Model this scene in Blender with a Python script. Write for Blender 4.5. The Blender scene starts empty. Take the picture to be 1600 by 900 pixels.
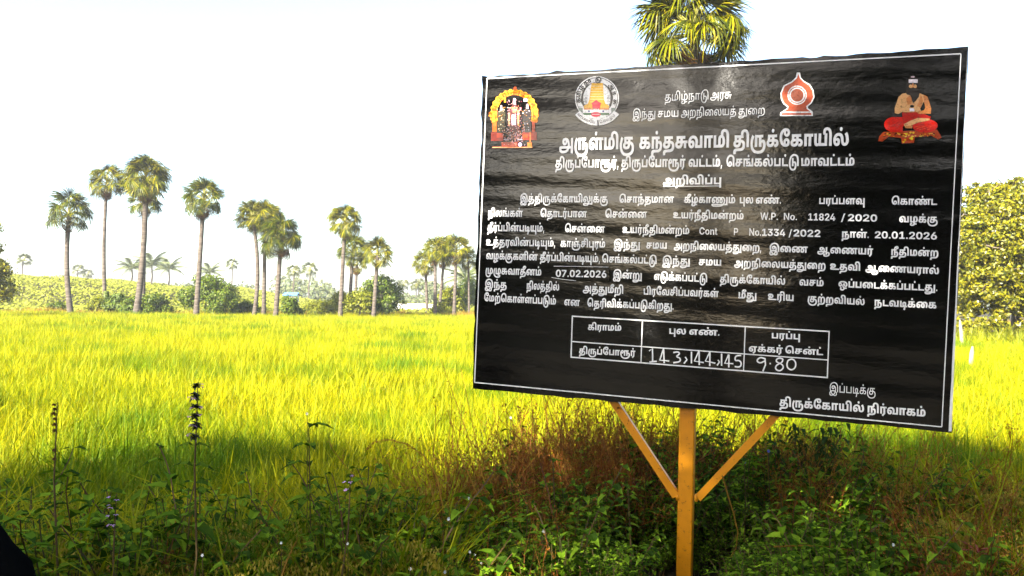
import bpy, math, random
import numpy as np
from mathutils import Matrix, Vector, Euler
from mathutils.geometry import delaunay_2d_cdt

R = math.radians
C = bpy.context.scene.collection
S = bpy.context.scene

# ------------------------------------------------------------------ camera, sky, sun, exposure
FOC = 1300.0
CAM_H = 2.2
cam_d = bpy.data.cameras.new('camera')
cam_d.sensor_width = 36.0
cam_d.lens = FOC / 1600.0 * 36.0
cam_d.clip_start = 0.05
cam_d.clip_end = 6000
cam = bpy.data.objects.new('camera', cam_d)
C.objects.link(cam)
cam_m = Matrix.Translation((0, 0, CAM_H)) @ Matrix.Rotation(R(90 + 1.13), 4, 'X') @ Matrix.Rotation(R(0.9), 4, 'Z')
cam.matrix_world = cam_m
S.camera = cam

SUN_EL = 32.0
SUN_AZ = -147.6           # direction towards the sun, degrees from +Y, negative = to the left
sv = Vector((math.sin(R(SUN_AZ)) * math.cos(R(SUN_EL)), math.cos(R(SUN_AZ)) * math.cos(R(SUN_EL)), math.sin(R(SUN_EL))))

world = bpy.data.worlds.new('World')
S.world = world
world.use_nodes = True
wn = world.node_tree
bg = wn.nodes['Background']
sky = wn.nodes.new('ShaderNodeTexSky')
sky.sky_type = 'NISHITA'
sky.sun_disc = False
sky.sun_elevation = R(SUN_EL)
sky.sun_rotation = R(SUN_AZ)
sky.air_density = 1.0
sky.dust_density = 2.0
sky.ozone_density = 1.0
wn.links.new(sky.outputs[0], bg.inputs[0])
bg.inputs[1].default_value = 0.088

sun_d = bpy.data.lights.new('sun', 'SUN')
sun_d.energy = 5.0
sun_d.angle = R(0.5)
sun_d.color = (1.0, 0.93, 0.80)
sun = bpy.data.objects.new('sun', sun_d)
C.objects.link(sun)
sun.rotation_euler = (-sv).to_track_quat('-Z', 'Y').to_euler()

S.view_settings.view_transform = 'Standard'
S.view_settings.look = 'None'
S.view_settings.gamma = 1.0
S.view_settings.exposure = 2.7
S.cycles.volume_bounces = 0
S.cycles.max_bounces = 7
S.cycles.transparent_max_bounces = 4

# ------------------------------------------------------------------ helpers
def at(px, dist, z=0.0):
    """ground point seen in picture column px (of 1600), dist metres ahead of the camera"""
    return Vector(((px - 800.0) / FOC * dist, dist, z))

def height_at(px, py, dist):
    """height above datum of a point seen at (px, py), dist metres ahead"""
    hor = 475.6 + (px - 800.0) * math.tan(R(0.9))
    return CAM_H + (hor - py) / FOC * dist

class Geo:
    def __init__(s):
        s.v = []; s.f = []; s.m = []; s.n = 0
    def add(s, v, f, mat=0):
        v = np.asarray(v, dtype=np.float32).reshape(-1, 3)
        f = np.asarray(f, dtype=np.int32)
        if len(f) == 0: return
        s.v.append(v); s.f.append(f + s.n); s.m.append(np.full(len(f), mat, dtype=np.int32)); s.n += len(v)
    def mesh(s, name, mats, smooth=False):
        me = bpy.data.meshes.new(name)
        if s.v:
            v = np.concatenate(s.v)
            me.vertices.add(len(v)); me.vertices.foreach_set('co', v.ravel())
            tot = np.concatenate([np.full(len(f), f.shape[1], dtype=np.int32) for f in s.f])
            idx = np.concatenate([f.ravel() for f in s.f])
            me.loops.add(len(idx)); me.loops.foreach_set('vertex_index', idx)
            me.polygons.add(len(tot))
            st = np.concatenate(([0], np.cumsum(tot)[:-1])).astype(np.int32)
            me.polygons.foreach_set('loop_start', st)
            me.polygons.foreach_set('material_index', np.concatenate(s.m))
            me.polygons.foreach_set('use_smooth', np.full(len(tot), smooth, dtype=bool))
            me.update(calc_edges=True)
        for m in mats: me.materials.append(m)
        return me
    def tube(s, pts, rad, sides=6, mat=0, cap=True):
        pts = [Vector(p) for p in pts]; n = len(pts)
        if not hasattr(rad, '__len__'): rad = [rad] * n
        vs = []; up = Vector((0.13, 0.31, 0.94)).normalized()
        for i, p in enumerate(pts):
            t = (pts[min(i + 1, n - 1)] - pts[max(i - 1, 0)]).normalized()
            a = t.cross(up)
            if a.length < 0.15: a = t.cross(Vector((1, 0, 0)))
            a.normalize(); b = t.cross(a)
            for k in range(sides):
                q = 2 * math.pi * k / sides
                vs.append(p + (a * math.cos(q) + b * math.sin(q)) * rad[i])
        fs = []
        for i in range(n - 1):
            for k in range(sides):
                k2 = (k + 1) % sides
                fs.append((i * sides + k, i * sides + k2, (i + 1) * sides + k2, (i + 1) * sides + k))
        s.add([tuple(v) for v in vs], fs, mat)
        if cap:
            base = len(vs)
            for ring in (0, n - 1):
                c = pts[ring]
                ring_v = [tuple(vs[ring * sides + k]) for k in range(sides)] + [tuple(c)]
                s.add(ring_v, [(k, (k + 1) % sides, sides) for k in range(sides)], mat)
    def box(s, x0, x1, y0, y1, z0, z1, mat=0):
        v = [(x0,y0,z0),(x1,y0,z0),(x1,y1,z0),(x0,y1,z0),(x0,y0,z1),(x1,y0,z1),(x1,y1,z1),(x0,y1,z1)]
        s.add(v, [(0,3,2,1),(4,5,6,7),(0,1,5,4),(1,2,6,5),(2,3,7,6),(3,0,4,7)], mat)

def link(name, me, parent=None, mw=None):
    o = bpy.data.objects.new(name, me); C.objects.link(o)
    if parent: o.parent = parent
    if mw is not None: o.matrix_world = mw
    return o

def tag(o, label=None, cat=None, group=None, kind=None):
    if label: o['label'] = label
    if cat: o['category'] = cat
    if group: o['group'] = group
    if kind: o['kind'] = kind
    return o

def empty(name, loc, label, cat, group=None, rz=0.0):
    o = bpy.data.objects.new(name, None); C.objects.link(o)
    o.location = loc; o.rotation_euler = (0, 0, rz); o.empty_display_size = 0.1
    return tag(o, label, cat, group)

# ------------------------------------------------------------------ materials
def nt(name):
    m = bpy.data.materials.new(name); m.use_nodes = True
    t = m.node_tree; t.nodes.clear()
    return m, t, t.nodes.new('ShaderNodeOutputMaterial')

def ramp(t, fac, stops):
    r = t.nodes.new('ShaderNodeValToRGB')
    e = r.color_ramp.elements
    while len(e) > 1: e.remove(e[0])
    e[0].position = stops[0][0]; e[0].color = (*stops[0][1], 1)
    for p, c in stops[1:]:
        k = e.new(p); k.color = (*c, 1)
    t.links.new(fac, r.inputs[0])
    return r.outputs[0]

def noise(t, scale, detail=3, rough=0.55, coord='Object', sc3=None):
    tc = t.nodes.new('ShaderNodeTexCoord'); n = t.nodes.new('ShaderNodeTexNoise')
    n.inputs['Scale'].default_value = scale; n.inputs['Detail'].default_value = detail; n.inputs['Roughness'].default_value = rough
    if coord == 'World':
        g = t.nodes.new('ShaderNodeNewGeometry'); src = g.outputs['Position']
    else: src = tc.outputs[coord]
    if sc3:
        mp = t.nodes.new('ShaderNodeMapping'); mp.inputs['Scale'].default_value = sc3
        t.links.new(src, mp.inputs[0]); src = mp.outputs[0]
    t.links.new(src, n.inputs[0])
    return n.outputs['Fac']

def mixc(t, a, b, fac, mode='MIX'):
    m = t.nodes.new('ShaderNodeMix'); m.data_type = 'RGBA'; m.blend_type = mode
    if isinstance(fac, (int, float)): m.inputs[0].default_value = fac
    else: t.links.new(fac, m.inputs[0])
    for v, i in ((a, 6), (b, 7)):
        if isinstance(v, tuple): m.inputs[i].default_value = (*v, 1)
        else: t.links.new(v, m.inputs[i])
    return m.outputs[2]

def leaf_mat(name, cols, trans=0.35, rough=0.5, patch=None, gloss=0.06, patch_scale=0.15):
    """foliage: every leaf (mesh island) draws its own tone from the ramp; light passes partly through"""
    m, t, out = nt(name)
    g = t.nodes.new('ShaderNodeNewGeometry')
    n = len(cols)
    col = ramp(t, g.outputs['Random Per Island'], [(i / max(1, n - 1), c) for i, c in enumerate(cols)])
    if patch:
        nz = noise(t, patch_scale, 3, 0.6, 'World')
        rp = ramp(t, nz, [(0.47, (0, 0, 0)), (0.66, (1, 1, 1))])
        col = mixc(t, col, patch, rp)
    d = t.nodes.new('ShaderNodeBsdfDiffuse'); tr = t.nodes.new('ShaderNodeBsdfTranslucent')
    gl = t.nodes.new('ShaderNodeBsdfGlossy'); gl.inputs['Roughness'].default_value = rough
    t.links.new(col, d.inputs[0]); t.links.new(col, tr.inputs[0])
    m1 = t.nodes.new('ShaderNodeMixShader'); m1.inputs[0].default_value = trans
    t.links.new(d.outputs[0], m1.inputs[1]); t.links.new(tr.outputs[0], m1.inputs[2])
    m2 = t.nodes.new('ShaderNodeMixShader'); m2.inputs[0].default_value = gloss
    t.links.new(m1.outputs[0], m2.inputs[1]); t.links.new(gl.outputs[0], m2.inputs[2])
    t.links.new(m2.outputs[0], out.inputs[0])
    return m

def solid(name, stops, scale=8, rough=0.8, bump=0.3, sc3=None, metal=0.0, spec=0.4, coord='Object', bscale=None, bdist=0.01):
    m, t, out = nt(name)
    p = t.nodes.new('ShaderNodeBsdfPrincipled')
    nz = noise(t, scale, 4, 0.6, coord, sc3)
    k = len(stops)
    col = ramp(t, nz, [(0.3 + 0.4 * i / max(1, k - 1), c) for i, c in enumerate(stops)])
    t.links.new(col, p.inputs['Base Color'])
    p.inputs['Roughness'].default_value = rough; p.inputs['Metallic'].default_value = metal
    p.inputs['Specular IOR Level'].default_value = spec
    if bump:
        b = t.nodes.new('ShaderNodeBump'); b.inputs['Strength'].default_value = bump; b.inputs['Distance'].default_value = bdist
        t.links.new(noise(t, bscale or scale * 2.5, 4, 0.6, coord, sc3), b.inputs['Height']); t.links.new(b.outputs[0], p.inputs['Normal'])
    t.links.new(p.outputs[0], out.inputs[0])
    return m

M = {}
M['soil'] = solid('soil_and_field_ground', [(0.014, 0.011, 0.006), (0.03, 0.024, 0.011), (0.045, 0.036, 0.016)], 0.6, 0.95, 0.5, coord='World', spec=0.1)
M['rice'] = leaf_mat('rice_blades', [(0.16, 0.21, 0.001), (0.28, 0.28, 0.001), (0.39, 0.34, 0.001), (0.05, 0.095, 0.001), (0.45, 0.37, 0.002), (0.26, 0.27, 0.001), (0.06, 0.105, 0.001)], 0.33, 0.6, (0.06, 0.125, 0.001), 0.008, 0.33)
M['ear'] = leaf_mat('rice_ears', [(0.30, 0.22, 0.015), (0.36, 0.28, 0.02), (0.22, 0.19, 0.01)], 0.15, 0.6, None, 0.03)
M['weed'] = leaf_mat('weed_leaves', [(0.024, 0.055, 0.002), (0.07, 0.14, 0.004), (0.20, 0.32, 0.014), (0.022, 0.05, 0.002), (0.045, 0.09, 0.003), (0.13, 0.22, 0.006)], 0.25, 0.6, None, 0.006)
M['weed_stem'] = leaf_mat('weed_stems', [(0.06, 0.06, 0.015), (0.10, 0.05, 0.02)], 0.0, 0.6, None, 0.02)
M['dry'] = leaf_mat('dry_red_grass', [(0.18, 0.05, 0.005), (0.30, 0.10, 0.008), (0.12, 0.022, 0.004), (0.36, 0.19, 0.016), (0.05, 0.014, 0.003), (0.24, 0.08, 0.006)], 0.2, 0.7, None, 0.02)
M['straw'] = leaf_mat('straw', [(0.26, 0.14, 0.008), (0.20, 0.10, 0.006), (0.32, 0.20, 0.012)], 0.25, 0.7, None, 0.02)
M['white_petal'] = leaf_mat('white_petals', [(0.75, 0.75, 0.70), (0.8, 0.8, 0.78)], 0.2, 0.6, None, 0.02)
M['mauve_petal'] = leaf_mat('mauve_petals', [(0.5, 0.25, 0.5), (0.6, 0.4, 0.6)], 0.2, 0.6, None, 0.02)
M['spike_dark'] = leaf_mat('dark_flower_whorl', [(0.02, 0.03, 0.02), (0.03, 0.045, 0.02), (0.05, 0.03, 0.04)], 0.05, 0.5, None, 0.04)
M['seed_brown'] = leaf_mat('brown_seeds', [(0.14, 0.05, 0.02), (0.09, 0.03, 0.015), (0.2, 0.09, 0.03)], 0.05, 0.6, None, 0.03)
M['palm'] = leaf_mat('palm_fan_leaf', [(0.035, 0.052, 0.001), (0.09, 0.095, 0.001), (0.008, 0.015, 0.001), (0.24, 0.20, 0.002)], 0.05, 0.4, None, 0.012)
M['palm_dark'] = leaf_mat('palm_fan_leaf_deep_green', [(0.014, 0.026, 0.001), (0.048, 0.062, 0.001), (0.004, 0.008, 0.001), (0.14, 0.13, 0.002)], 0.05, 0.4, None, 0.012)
M['palm_dead'] = leaf_mat('palm_dead_leaf', [(0.09, 0.04, 0.012), (0.19, 0.085, 0.025), (0.03, 0.015, 0.006)], 0.1, 0.7, None, 0.02)
M['petiole'] = leaf_mat('palm_petiole', [(0.20, 0.20, 0.03), (0.26, 0.24, 0.05)], 0.0, 0.5, None, 0.04)
M['fruit'] = solid('palm_fruit', [(0.05, 0.03, 0.02), (0.16, 0.06, 0.02)], 6, 0.5, 0.1)
M['bark_palm'] = solid('palm_bark', [(0.03, 0.024, 0.019), (0.07, 0.057, 0.046), (0.12, 0.10, 0.082)], 1.2, 0.9, 0.7, (1, 1, 6), spec=0.15, bdist=0.04)
M['bark'] = solid('tree_bark', [(0.07, 0.055, 0.04), (0.15, 0.12, 0.09)], 3, 0.9, 0.6, (2, 2, 0.6), spec=0.15, bdist=0.03)
M['tree_yellow'] = leaf_mat('mango_leaf_sunny', [(0.07, 0.085, 0.001), (0.17, 0.16, 0.001), (0.02, 0.03, 0.001), (0.25, 0.21, 0.002), (0.04, 0.05, 0.001)], 0.22, 0.4, None, 0.03)
M['tree_green'] = leaf_mat('bush_leaf_green', [(0.035, 0.07, 0.002), (0.08, 0.115, 0.002), (0.018, 0.04, 0.002), (0.12, 0.14, 0.003)], 0.2, 0.5, None, 0.02)
M['tree_lime'] = leaf_mat('bush_leaf_lime', [(0.11, 0.13, 0.002), (0.18, 0.18, 0.003), (0.06, 0.085, 0.002)], 0.25, 0.5, None, 0.02)
M['tree_dark'] = leaf_mat('tree_leaf_dark', [(0.035, 0.055, 0.01), (0.05, 0.08, 0.012), (0.025, 0.045, 0.004)], 0.15, 0.6, None, 0.008)
M['scrub'] = leaf_mat('hill_scrub_leaf_hazed', [(0.15, 0.165, 0.01), (0.18, 0.185, 0.01), (0.12, 0.14, 0.01)], 0.25, 0.6, None, 0.02)  # pale, narrow tone range: distance haze put into the leaf colour
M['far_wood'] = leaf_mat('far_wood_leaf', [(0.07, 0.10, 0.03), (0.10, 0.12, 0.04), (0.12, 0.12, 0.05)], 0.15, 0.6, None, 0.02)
M['blob_black'] = solid('near_black_matte', [(0.003, 0.003, 0.003), (0.006, 0.006, 0.005)], 5, 1.0, 0.6, spec=0.0)
M['plaster'] = solid('pale_plaster', [(0.42, 0.40, 0.36), (0.55, 0.52, 0.47)], 1.5, 0.9, 0.1)
M['blue_sheet'] = solid('blue_roof_sheet', [(0.06, 0.16, 0.38), (0.08, 0.2, 0.45)], 1.5, 0.6, 0.1)
M['stake'] = solid('whitewashed_stone', [(0.22, 0.20, 0.10), (0.36, 0.33, 0.2)], 9, 0.9, 0.3)

# ------------------------------------------------------------------ the ground: one sheet, bund near the camera, low rise beyond the field
def sstep(a, b, x):
    t = np.clip((x - a) / (b - a), 0, 1)
    return t * t * (3 - 2 * t)

def bund_edge(x):
    return 4.5 + 1.9 * np.exp(-np.abs((x - 1.45) / 2.0) ** 3.0)

def ground_z(x, y):
    x = np.asarray(x, dtype=float); y = np.asarray(y, dtype=float)
    e = bund_edge(x)
    b = (1 - sstep(e - 0.3, e + 1.1, y)) * (0.40 + 0.28 * np.exp(-np.abs((x - 1.3) / 1.9) ** 3) * sstep(1.5, 4.0, y))
    b = b + 0.05 * np.sin(x * 1.9 + y) * np.cos(y * 1.3 - x) * (b > 0.05)
    far = sstep(84, 92, y) * 0.35
    hill = 5.2 * np.exp(-((x + 98) / 42) ** 4) * sstep(112, 150, y) * (1 - 0.6 * sstep(190, 330, y))
    hill = hill * (1 + 0.16 * np.sin(x * 0.11 + 1.0) + 0.10 * np.sin(x * 0.23 + y * 0.05))
    h2 = 2.5 * sstep(170, 240, y) * (1 + 0.3 * np.sin(x * 0.03))
    return b + far + np.maximum(hill, h2 * 0.6)

def build_ground():
    rs = np.concatenate(([0.0], np.geomspace(0.6, 12, 34), np.geomspace(13, 900, 60)))
    na = 200
    a = np.linspace(0, 2 * np.pi, na, endpoint=False)
    X = np.outer(rs, np.sin(a)); Y = np.outer(rs, np.cos(a))
    V = np.stack([X, Y, ground_z(X, Y)], -1).reshape(-1, 3)
    i = np.arange(len(rs) - 1)[:, None] * na; k = np.arange(na)[None, :]; k2 = (k + 1) % na
    F = np.stack([i + k, i + na + k, i + na + k2, i + k2], -1).reshape(-1, 4)
    g = Geo(); g.add(V, F)
    o = link('ground', g.mesh('ground', [M['soil']], True)); tag(o, kind='structure')
build_ground()

# ------------------------------------------------------------------ plants as small meshes that a field of points repeats
def scatter(name, variants, pts, rot, scl, var, kind_label):
    """one object: points carrying rotation, scale and variant, on which geometry nodes set the plant meshes"""
    me = bpy.data.meshes.new(name + '_points')
    n = len(pts)
    me.vertices.add(n); me.vertices.foreach_set('co', np.asarray(pts, dtype=np.float32).ravel())
    r = me.attributes.new('rot', 'FLOAT_VECTOR', 'POINT'); r.data.foreach_set('vector', np.asarray(rot, dtype=np.float32).ravel())
    s = me.attributes.new('scl', 'FLOAT', 'POINT'); s.data.foreach_set('value', np.asarray(scl, dtype=np.float32))
    v = me.attributes.new('var', 'INT', 'POINT'); v.data.foreach_set('value', np.asarray(var, dtype=np.int32))
    o = link(name, me); tag(o, kind_label, None, None, 'stuff')
    t = bpy.data.node_groups.new(name + '_nodes', 'GeometryNodeTree')
    t.interface.new_socket('Geometry', in_out='INPUT', socket_type='NodeSocketGeometry')
    t.interface.new_socket('Geometry', in_out='OUTPUT', socket_type='NodeSocketGeometry')
    gi = t.nodes.new('NodeGroupInput'); go = t.nodes.new('NodeGroupOutput'); join = t.nodes.new('GeometryNodeJoinGeometry')
    def attr(nm, ty):
        a = t.nodes.new('GeometryNodeInputNamedAttribute'); a.data_type = ty; a.inputs['Name'].default_value = nm
        return [q for q in a.outputs if q.enabled][0]
    ra, sa, va = attr('rot', 'FLOAT_VECTOR'), attr('scl', 'FLOAT'), attr('var', 'INT')
    for k, vm in enumerate(variants):
        src = bpy.data.objects.new(vm.name + '_source', vm)
        oi = t.nodes.new('GeometryNodeObjectInfo'); oi.inputs['Object'].default_value = src
        cmpn = t.nodes.new('FunctionNodeCompare'); cmpn.data_type = 'INT'; cmpn.operation = 'EQUAL'
        ci = [q for q in cmpn.inputs if q.enabled]
        t.links.new(va, ci[0]); ci[1].default_value = k
        ip = t.nodes.new('GeometryNodeInstanceOnPoints')
        t.links.new(gi.outputs[0], ip.inputs['Points']); t.links.new(cmpn.outputs[0], ip.inputs['Selection'])
        t.links.new(oi.outputs['Geometry'], ip.inputs['Instance'])
        t.links.new(ra, ip.inputs['Rotation']); t.links.new(sa, ip.inputs['Scale'])
        t.links.new(ip.outputs[0], join.inputs[0])
    t.links.new(join.outputs[0], go.inputs[0])
    md = o.modifiers.new('plants', 'NODES'); md.node_group = t
    return o

def blades(rng, base, az, lean, length, width, segs, droop):
    """curved tapering strips; all arguments arrays of N"""
    n = len(az)
    ts = np.linspace(0, 1, segs + 1)
    dirx, diry = np.cos(az), np.sin(az)
    V = np.zeros((n, segs + 1, 2, 3))
    side = np.stack([-diry, dirx, np.zeros(n)], -1)
    tw = rng.uniform(-0.9, 0.9, n)
    side2 = side * np.cos(tw)[:, None] + np.stack([dirx, diry, np.zeros(n)], -1) * np.sin(tw)[:, None]
    for j, tt in enumerate(ts):
        out = lean * tt + droop * tt ** 3
        up = tt - 0.55 * droop * tt ** 4 - 0.12 * lean * tt
        p = base + np.stack([dirx * out * length, diry * out * length, up * length], -1)
        w = width * (1 - tt ** 2.2) * (0.55 + 0.9 * min(tt * 3, 0.5)) if j < segs else width * 0.02
        V[:, j, 0] = p - side2 * w[:, None] * 0.5; V[:, j, 1] = p + side2 * w[:, None] * 0.5
    idx = np.arange(n)[:, None] * (segs + 1) * 2 + np.arange(segs)[None, :] * 2
    F = np.stack([idx, idx + 1, idx + 3, idx + 2], -1).reshape(-1, 4)
    return V.reshape(-1, 3), F

def rice_tile(seed, size, clumps, per, segs, width, ears, hgt=0.8):
    rng = np.random.default_rng(seed); g = Geo()
    n = clumps * clumps
    gx = (np.arange(clumps) + 0.5) / clumps * size - size / 2
    cx, cy = np.meshgrid(gx, gx); c = np.stack([cx.ravel(), cy.ravel(), np.zeros(n)], -1)
    c[:, :2] += rng.normal(0, size / clumps * 0.22, (n, 2))
    ch = rng.normal(1.0, 0.13, n)
    k = n * per; ci = np.repeat(np.arange(n), per)
    base = c[ci] + np.concatenate([rng.normal(0, 0.022, (k, 2)), np.zeros((k, 1))], -1)
    v, f = blades(rng, base, rng.uniform(0, 6.283, k), np.abs(rng.normal(0.26, 0.22, k)), hgt * ch[ci] * rng.uniform(0.6, 1.18, k),
                  width * rng.uniform(0.6, 1.35, k), segs, np.abs(rng.normal(0.12, 0.45, k)))
    g.add(v, f, 0)
    if ears:
        k = int(n * ears); ci = rng.integers(0, n, k)
        base = c[ci] + np.concatenate([rng.normal(0, 0.03, (k, 2)), np.full((k, 1), hgt * 0.58)], -1)
        az = rng.uniform(0, 6.283, k); L = rng.uniform(0.2, 0.34, k)
        for i in range(k):
            d = Vector((math.cos(az[i]), math.sin(az[i]), 0)); b = Vector(base[i])
            pts = []
            for j in range(9):
                tt = j / 8
                pts.append(b + d * (L[i] * 0.75 * tt ** 1.3) + Vector((0, 0, L[i] * (0.75 * tt - 1.15 * tt ** 2.6) + 0.02)))
            vv = []; ff = []
            for j in range(2, 9):
                for q in range(3):
                    p = pts[j] + Vector(rng.normal(0, 0.009, 3)); dn = Vector((rng.normal(0, 0.3), rng.normal(0, 0.3), -1)).normalized()
                    sd = d.cross(Vector((0, 0, 1))) * 0.004 if q != 1 else d * 0.004
                    s0 = len(vv); vv += [p, p + dn * 0.009 + sd, p + dn * 0.02, p + dn * 0.009 - sd]; ff.append((s0, s0 + 1, s0 + 2, s0 + 3))
            g.add([tuple(x) for x in vv], ff, 1)
    return g.mesh('rice_tile', [M['rice'], M['ear']])

def field_far(x):
    px = x / 92 * FOC + 800
    return 84 + 12 * sstep(-60, 0, x)

def build_rice():
    rng = np.random.default_rng(5)
    near = [rice_tile(10 + i, 0.6, 4, 40, 5, 0.016, 3.6) for i in range(4)]
    mid = [rice_tile(20 + i, 1.2, 8, 20, 4, 0.018, 1.0) for i in range(3)]
    far = [rice_tile(30 + i, 3.0, 17, 12, 3, 0.032, 0, 0.78) for i in range(3)]
    P, Rt, Sc, Va = [], [], [], []
    def band(y0, y1, step, first, nv, marg):
        ys = np.arange(y0, y1, step)
        for y in ys:
            w = 0.64 * y + marg
            for x in np.arange(-w, w + step, step):
                e = float(bund_edge(x)) + 0.75
                if y < e + rng.uniform(-0.25, 0.2): continue
                if y > float(field_far(x)) : continue
                if y < y1:
                    P.append((x + rng.normal(0, step * 0.06), y + rng.normal(0, step * 0.06), float(ground_z(x, y)) * 0.6 - rng.uniform(0, 0.06) + 0.05 * math.sin(x * 0.7) * math.cos(y * 0.5)))
                    Rt.append((rng.normal(0, 0.05), rng.normal(0, 0.05), rng.integers(0, 4) * math.pi / 2 + rng.normal(0, 0.2)))
                    Sc.append(rng.uniform(0.94, 1.08)); Va.append(first + rng.integers(0, nv))
    band(3.7, 14.2, 0.52, 0, 4, 3.0)
    band(14.2, 38, 1.05, 4, 3, 4.0)
    band(38, 100, 2.7, 7, 3, 8.0)
    scatter('rice_crop', near + mid + far, P, Rt, Sc, Va, 'dense yellow green rice crop filling the paddy field')
build_rice()

# ------------------------------------------------------------------ leafy things
def leaf_quads(rng, c, nrm, L, W, fold=0.0):
    n = len(c)
    a = rng.normal(0, 1, (n, 3)); nrm = nrm / (np.linalg.norm(nrm, axis=1, keepdims=True) + 1e-9)
    a -= nrm * np.sum(a * nrm, 1, keepdims=True); a /= np.linalg.norm(a, axis=1, keepdims=True) + 1e-9
    b = np.cross(nrm, a)
    L = (L * rng.uniform(0.6, 1.3, n))[:, None]; W = (W * rng.uniform(0.7, 1.3, n))[:, None]
    V = np.stack([c - a * L / 2, c + b * W / 2 - nrm * W * 0.15 - a * L * 0.08, c + a * L / 2 - nrm * L * 0.12, c - b * W / 2 - nrm * W * 0.15 - a * L * 0.08], 1).reshape(-1, 3)
    F = np.arange(n * 4).reshape(-1, 4)
    return V, F

def crown_mesh(seed, lumps, count, leaf, mat, twig=0.22, clump=14, up=0.5, shell=0.55, rand=0.45):
    """lumps: (x, y, z, r); leaves gather in twigs near the surface of each lump, leaving gaps between twigs"""
    rng = np.random.default_rng(seed); g = Geo()
    vol = np.array([l[3] ** 2 for l in lumps]); vol = vol / vol.sum()
    for l, w in zip(lumps, vol):
        nt_ = max(3, int(count * w / clump))
        d = rng.normal(0, 1, (nt_, 3)); d /= np.linalg.norm(d, axis=1, keepdims=True)
        rr = l[3] * (shell + (1.08 - shell) * rng.uniform(0, 1, nt_) ** 0.7)
        tc = np.array(l[:3]) + d * rr[:, None] * np.array([1, 1, 0.85])
        ci = np.repeat(np.arange(nt_), clump)
        off = rng.normal(0, 1, (len(ci), 3)); sc = twig * rng.uniform(0.5, 1.3, nt_)[ci] * l[3] ** 0.5
        p = tc[ci] + off * sc[:, None] * np.array([1, 1, 0.7])
        nr = off * 0.6 + d[ci] * 0.6 + np.array([0, 0, up]) + rng.normal(0, rand, (len(ci), 3))
        v, f = leaf_quads(rng, p, nr, leaf, leaf * 0.5)
        g.add(v, f)
    return g.mesh('foliage', [mat])

def trunk_mesh(seed, h, r, lumps, mat, lean=0.0, fork=0.35):
    rng = random.Random(seed); g = Geo()
    top = Vector((lean, 0, h * 0.72))
    pts = [Vector((0, 0, -0.3)), Vector((lean * 0.1 + rng.uniform(-.1, .1) * r * 3, 0, h * fork * 0.5)), Vector((lean * 0.4, rng.uniform(-.1, .1), h * fork)), top]
    g.tube(pts, [r * 1.3, r, r * 0.85, r * 0.3], 8)
    for l in lumps:
        s = Vector((lean * 0.4, 0, h * fork)) if rng.random() < 0.6 else Vector((lean * 0.7, 0, h * 0.55))
        e = Vector(l[:3]); mid = s.lerp(e, 0.5) + Vector((rng.uniform(-.2, .2), rng.uniform(-.2, .2), rng.uniform(-.3, .1))) * l[3]
        g.tube([s, mid, e], [r * 0.45, r * 0.28, r * 0.1], 6)
        for _ in range(3):
            q = e + Vector((rng.uniform(-1, 1), rng.uniform(-1, 1), rng.uniform(-.4, .9))) * l[3] * 0.8
            g.tube([mid.lerp(e, 0.5), q], [r * 0.14, r * 0.04], 5)
    return g.mesh('trunk', [mat], True)

def leafy_tree(name, loc, seed, h, spread, nl, count, leaf, mat, label, cat='tree', group=None, r=None, low=0.25, lean=0.0, twig=0.22, lumps=None, shell=0.55):
    rng = random.Random(seed)
    if lumps is None:
        lumps = []
        for i in range(nl):
            a = i * 2.4 + rng.uniform(-.4, .4); q = (i + 0.5) / nl
            rad = spread * math.sqrt(q) * 0.72 * rng.uniform(0.75, 1.1)
            zz = h * (low + (1 - low) * (0.72 - 0.45 * q + rng.uniform(-.12, .2)))
            lumps.append((math.cos(a) * rad + lean, math.sin(a) * rad, zz, spread * rng.uniform(0.30, 0.46)))
    t = empty(name, loc, label, cat, group)
    link('trunk', trunk_mesh(seed, h, r or h * 0.03, lumps, M['bark'], lean), t)
    link('crown', crown_mesh(seed, lumps, count, leaf, mat, twig, shell=shell), t)
    return t

def copy_tree(root, loc, rz, scale, label, group=None):
    r = root.copy(); C.objects.link(r); r.location = loc; r.rotation_euler = (0, 0, rz); r.scale = (scale,) * 3
    r['label'] = label
    if group: r['group'] = group
    for ch in root.children:
        c = ch.copy(); C.objects.link(c); c.parent = r
    return r

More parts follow.
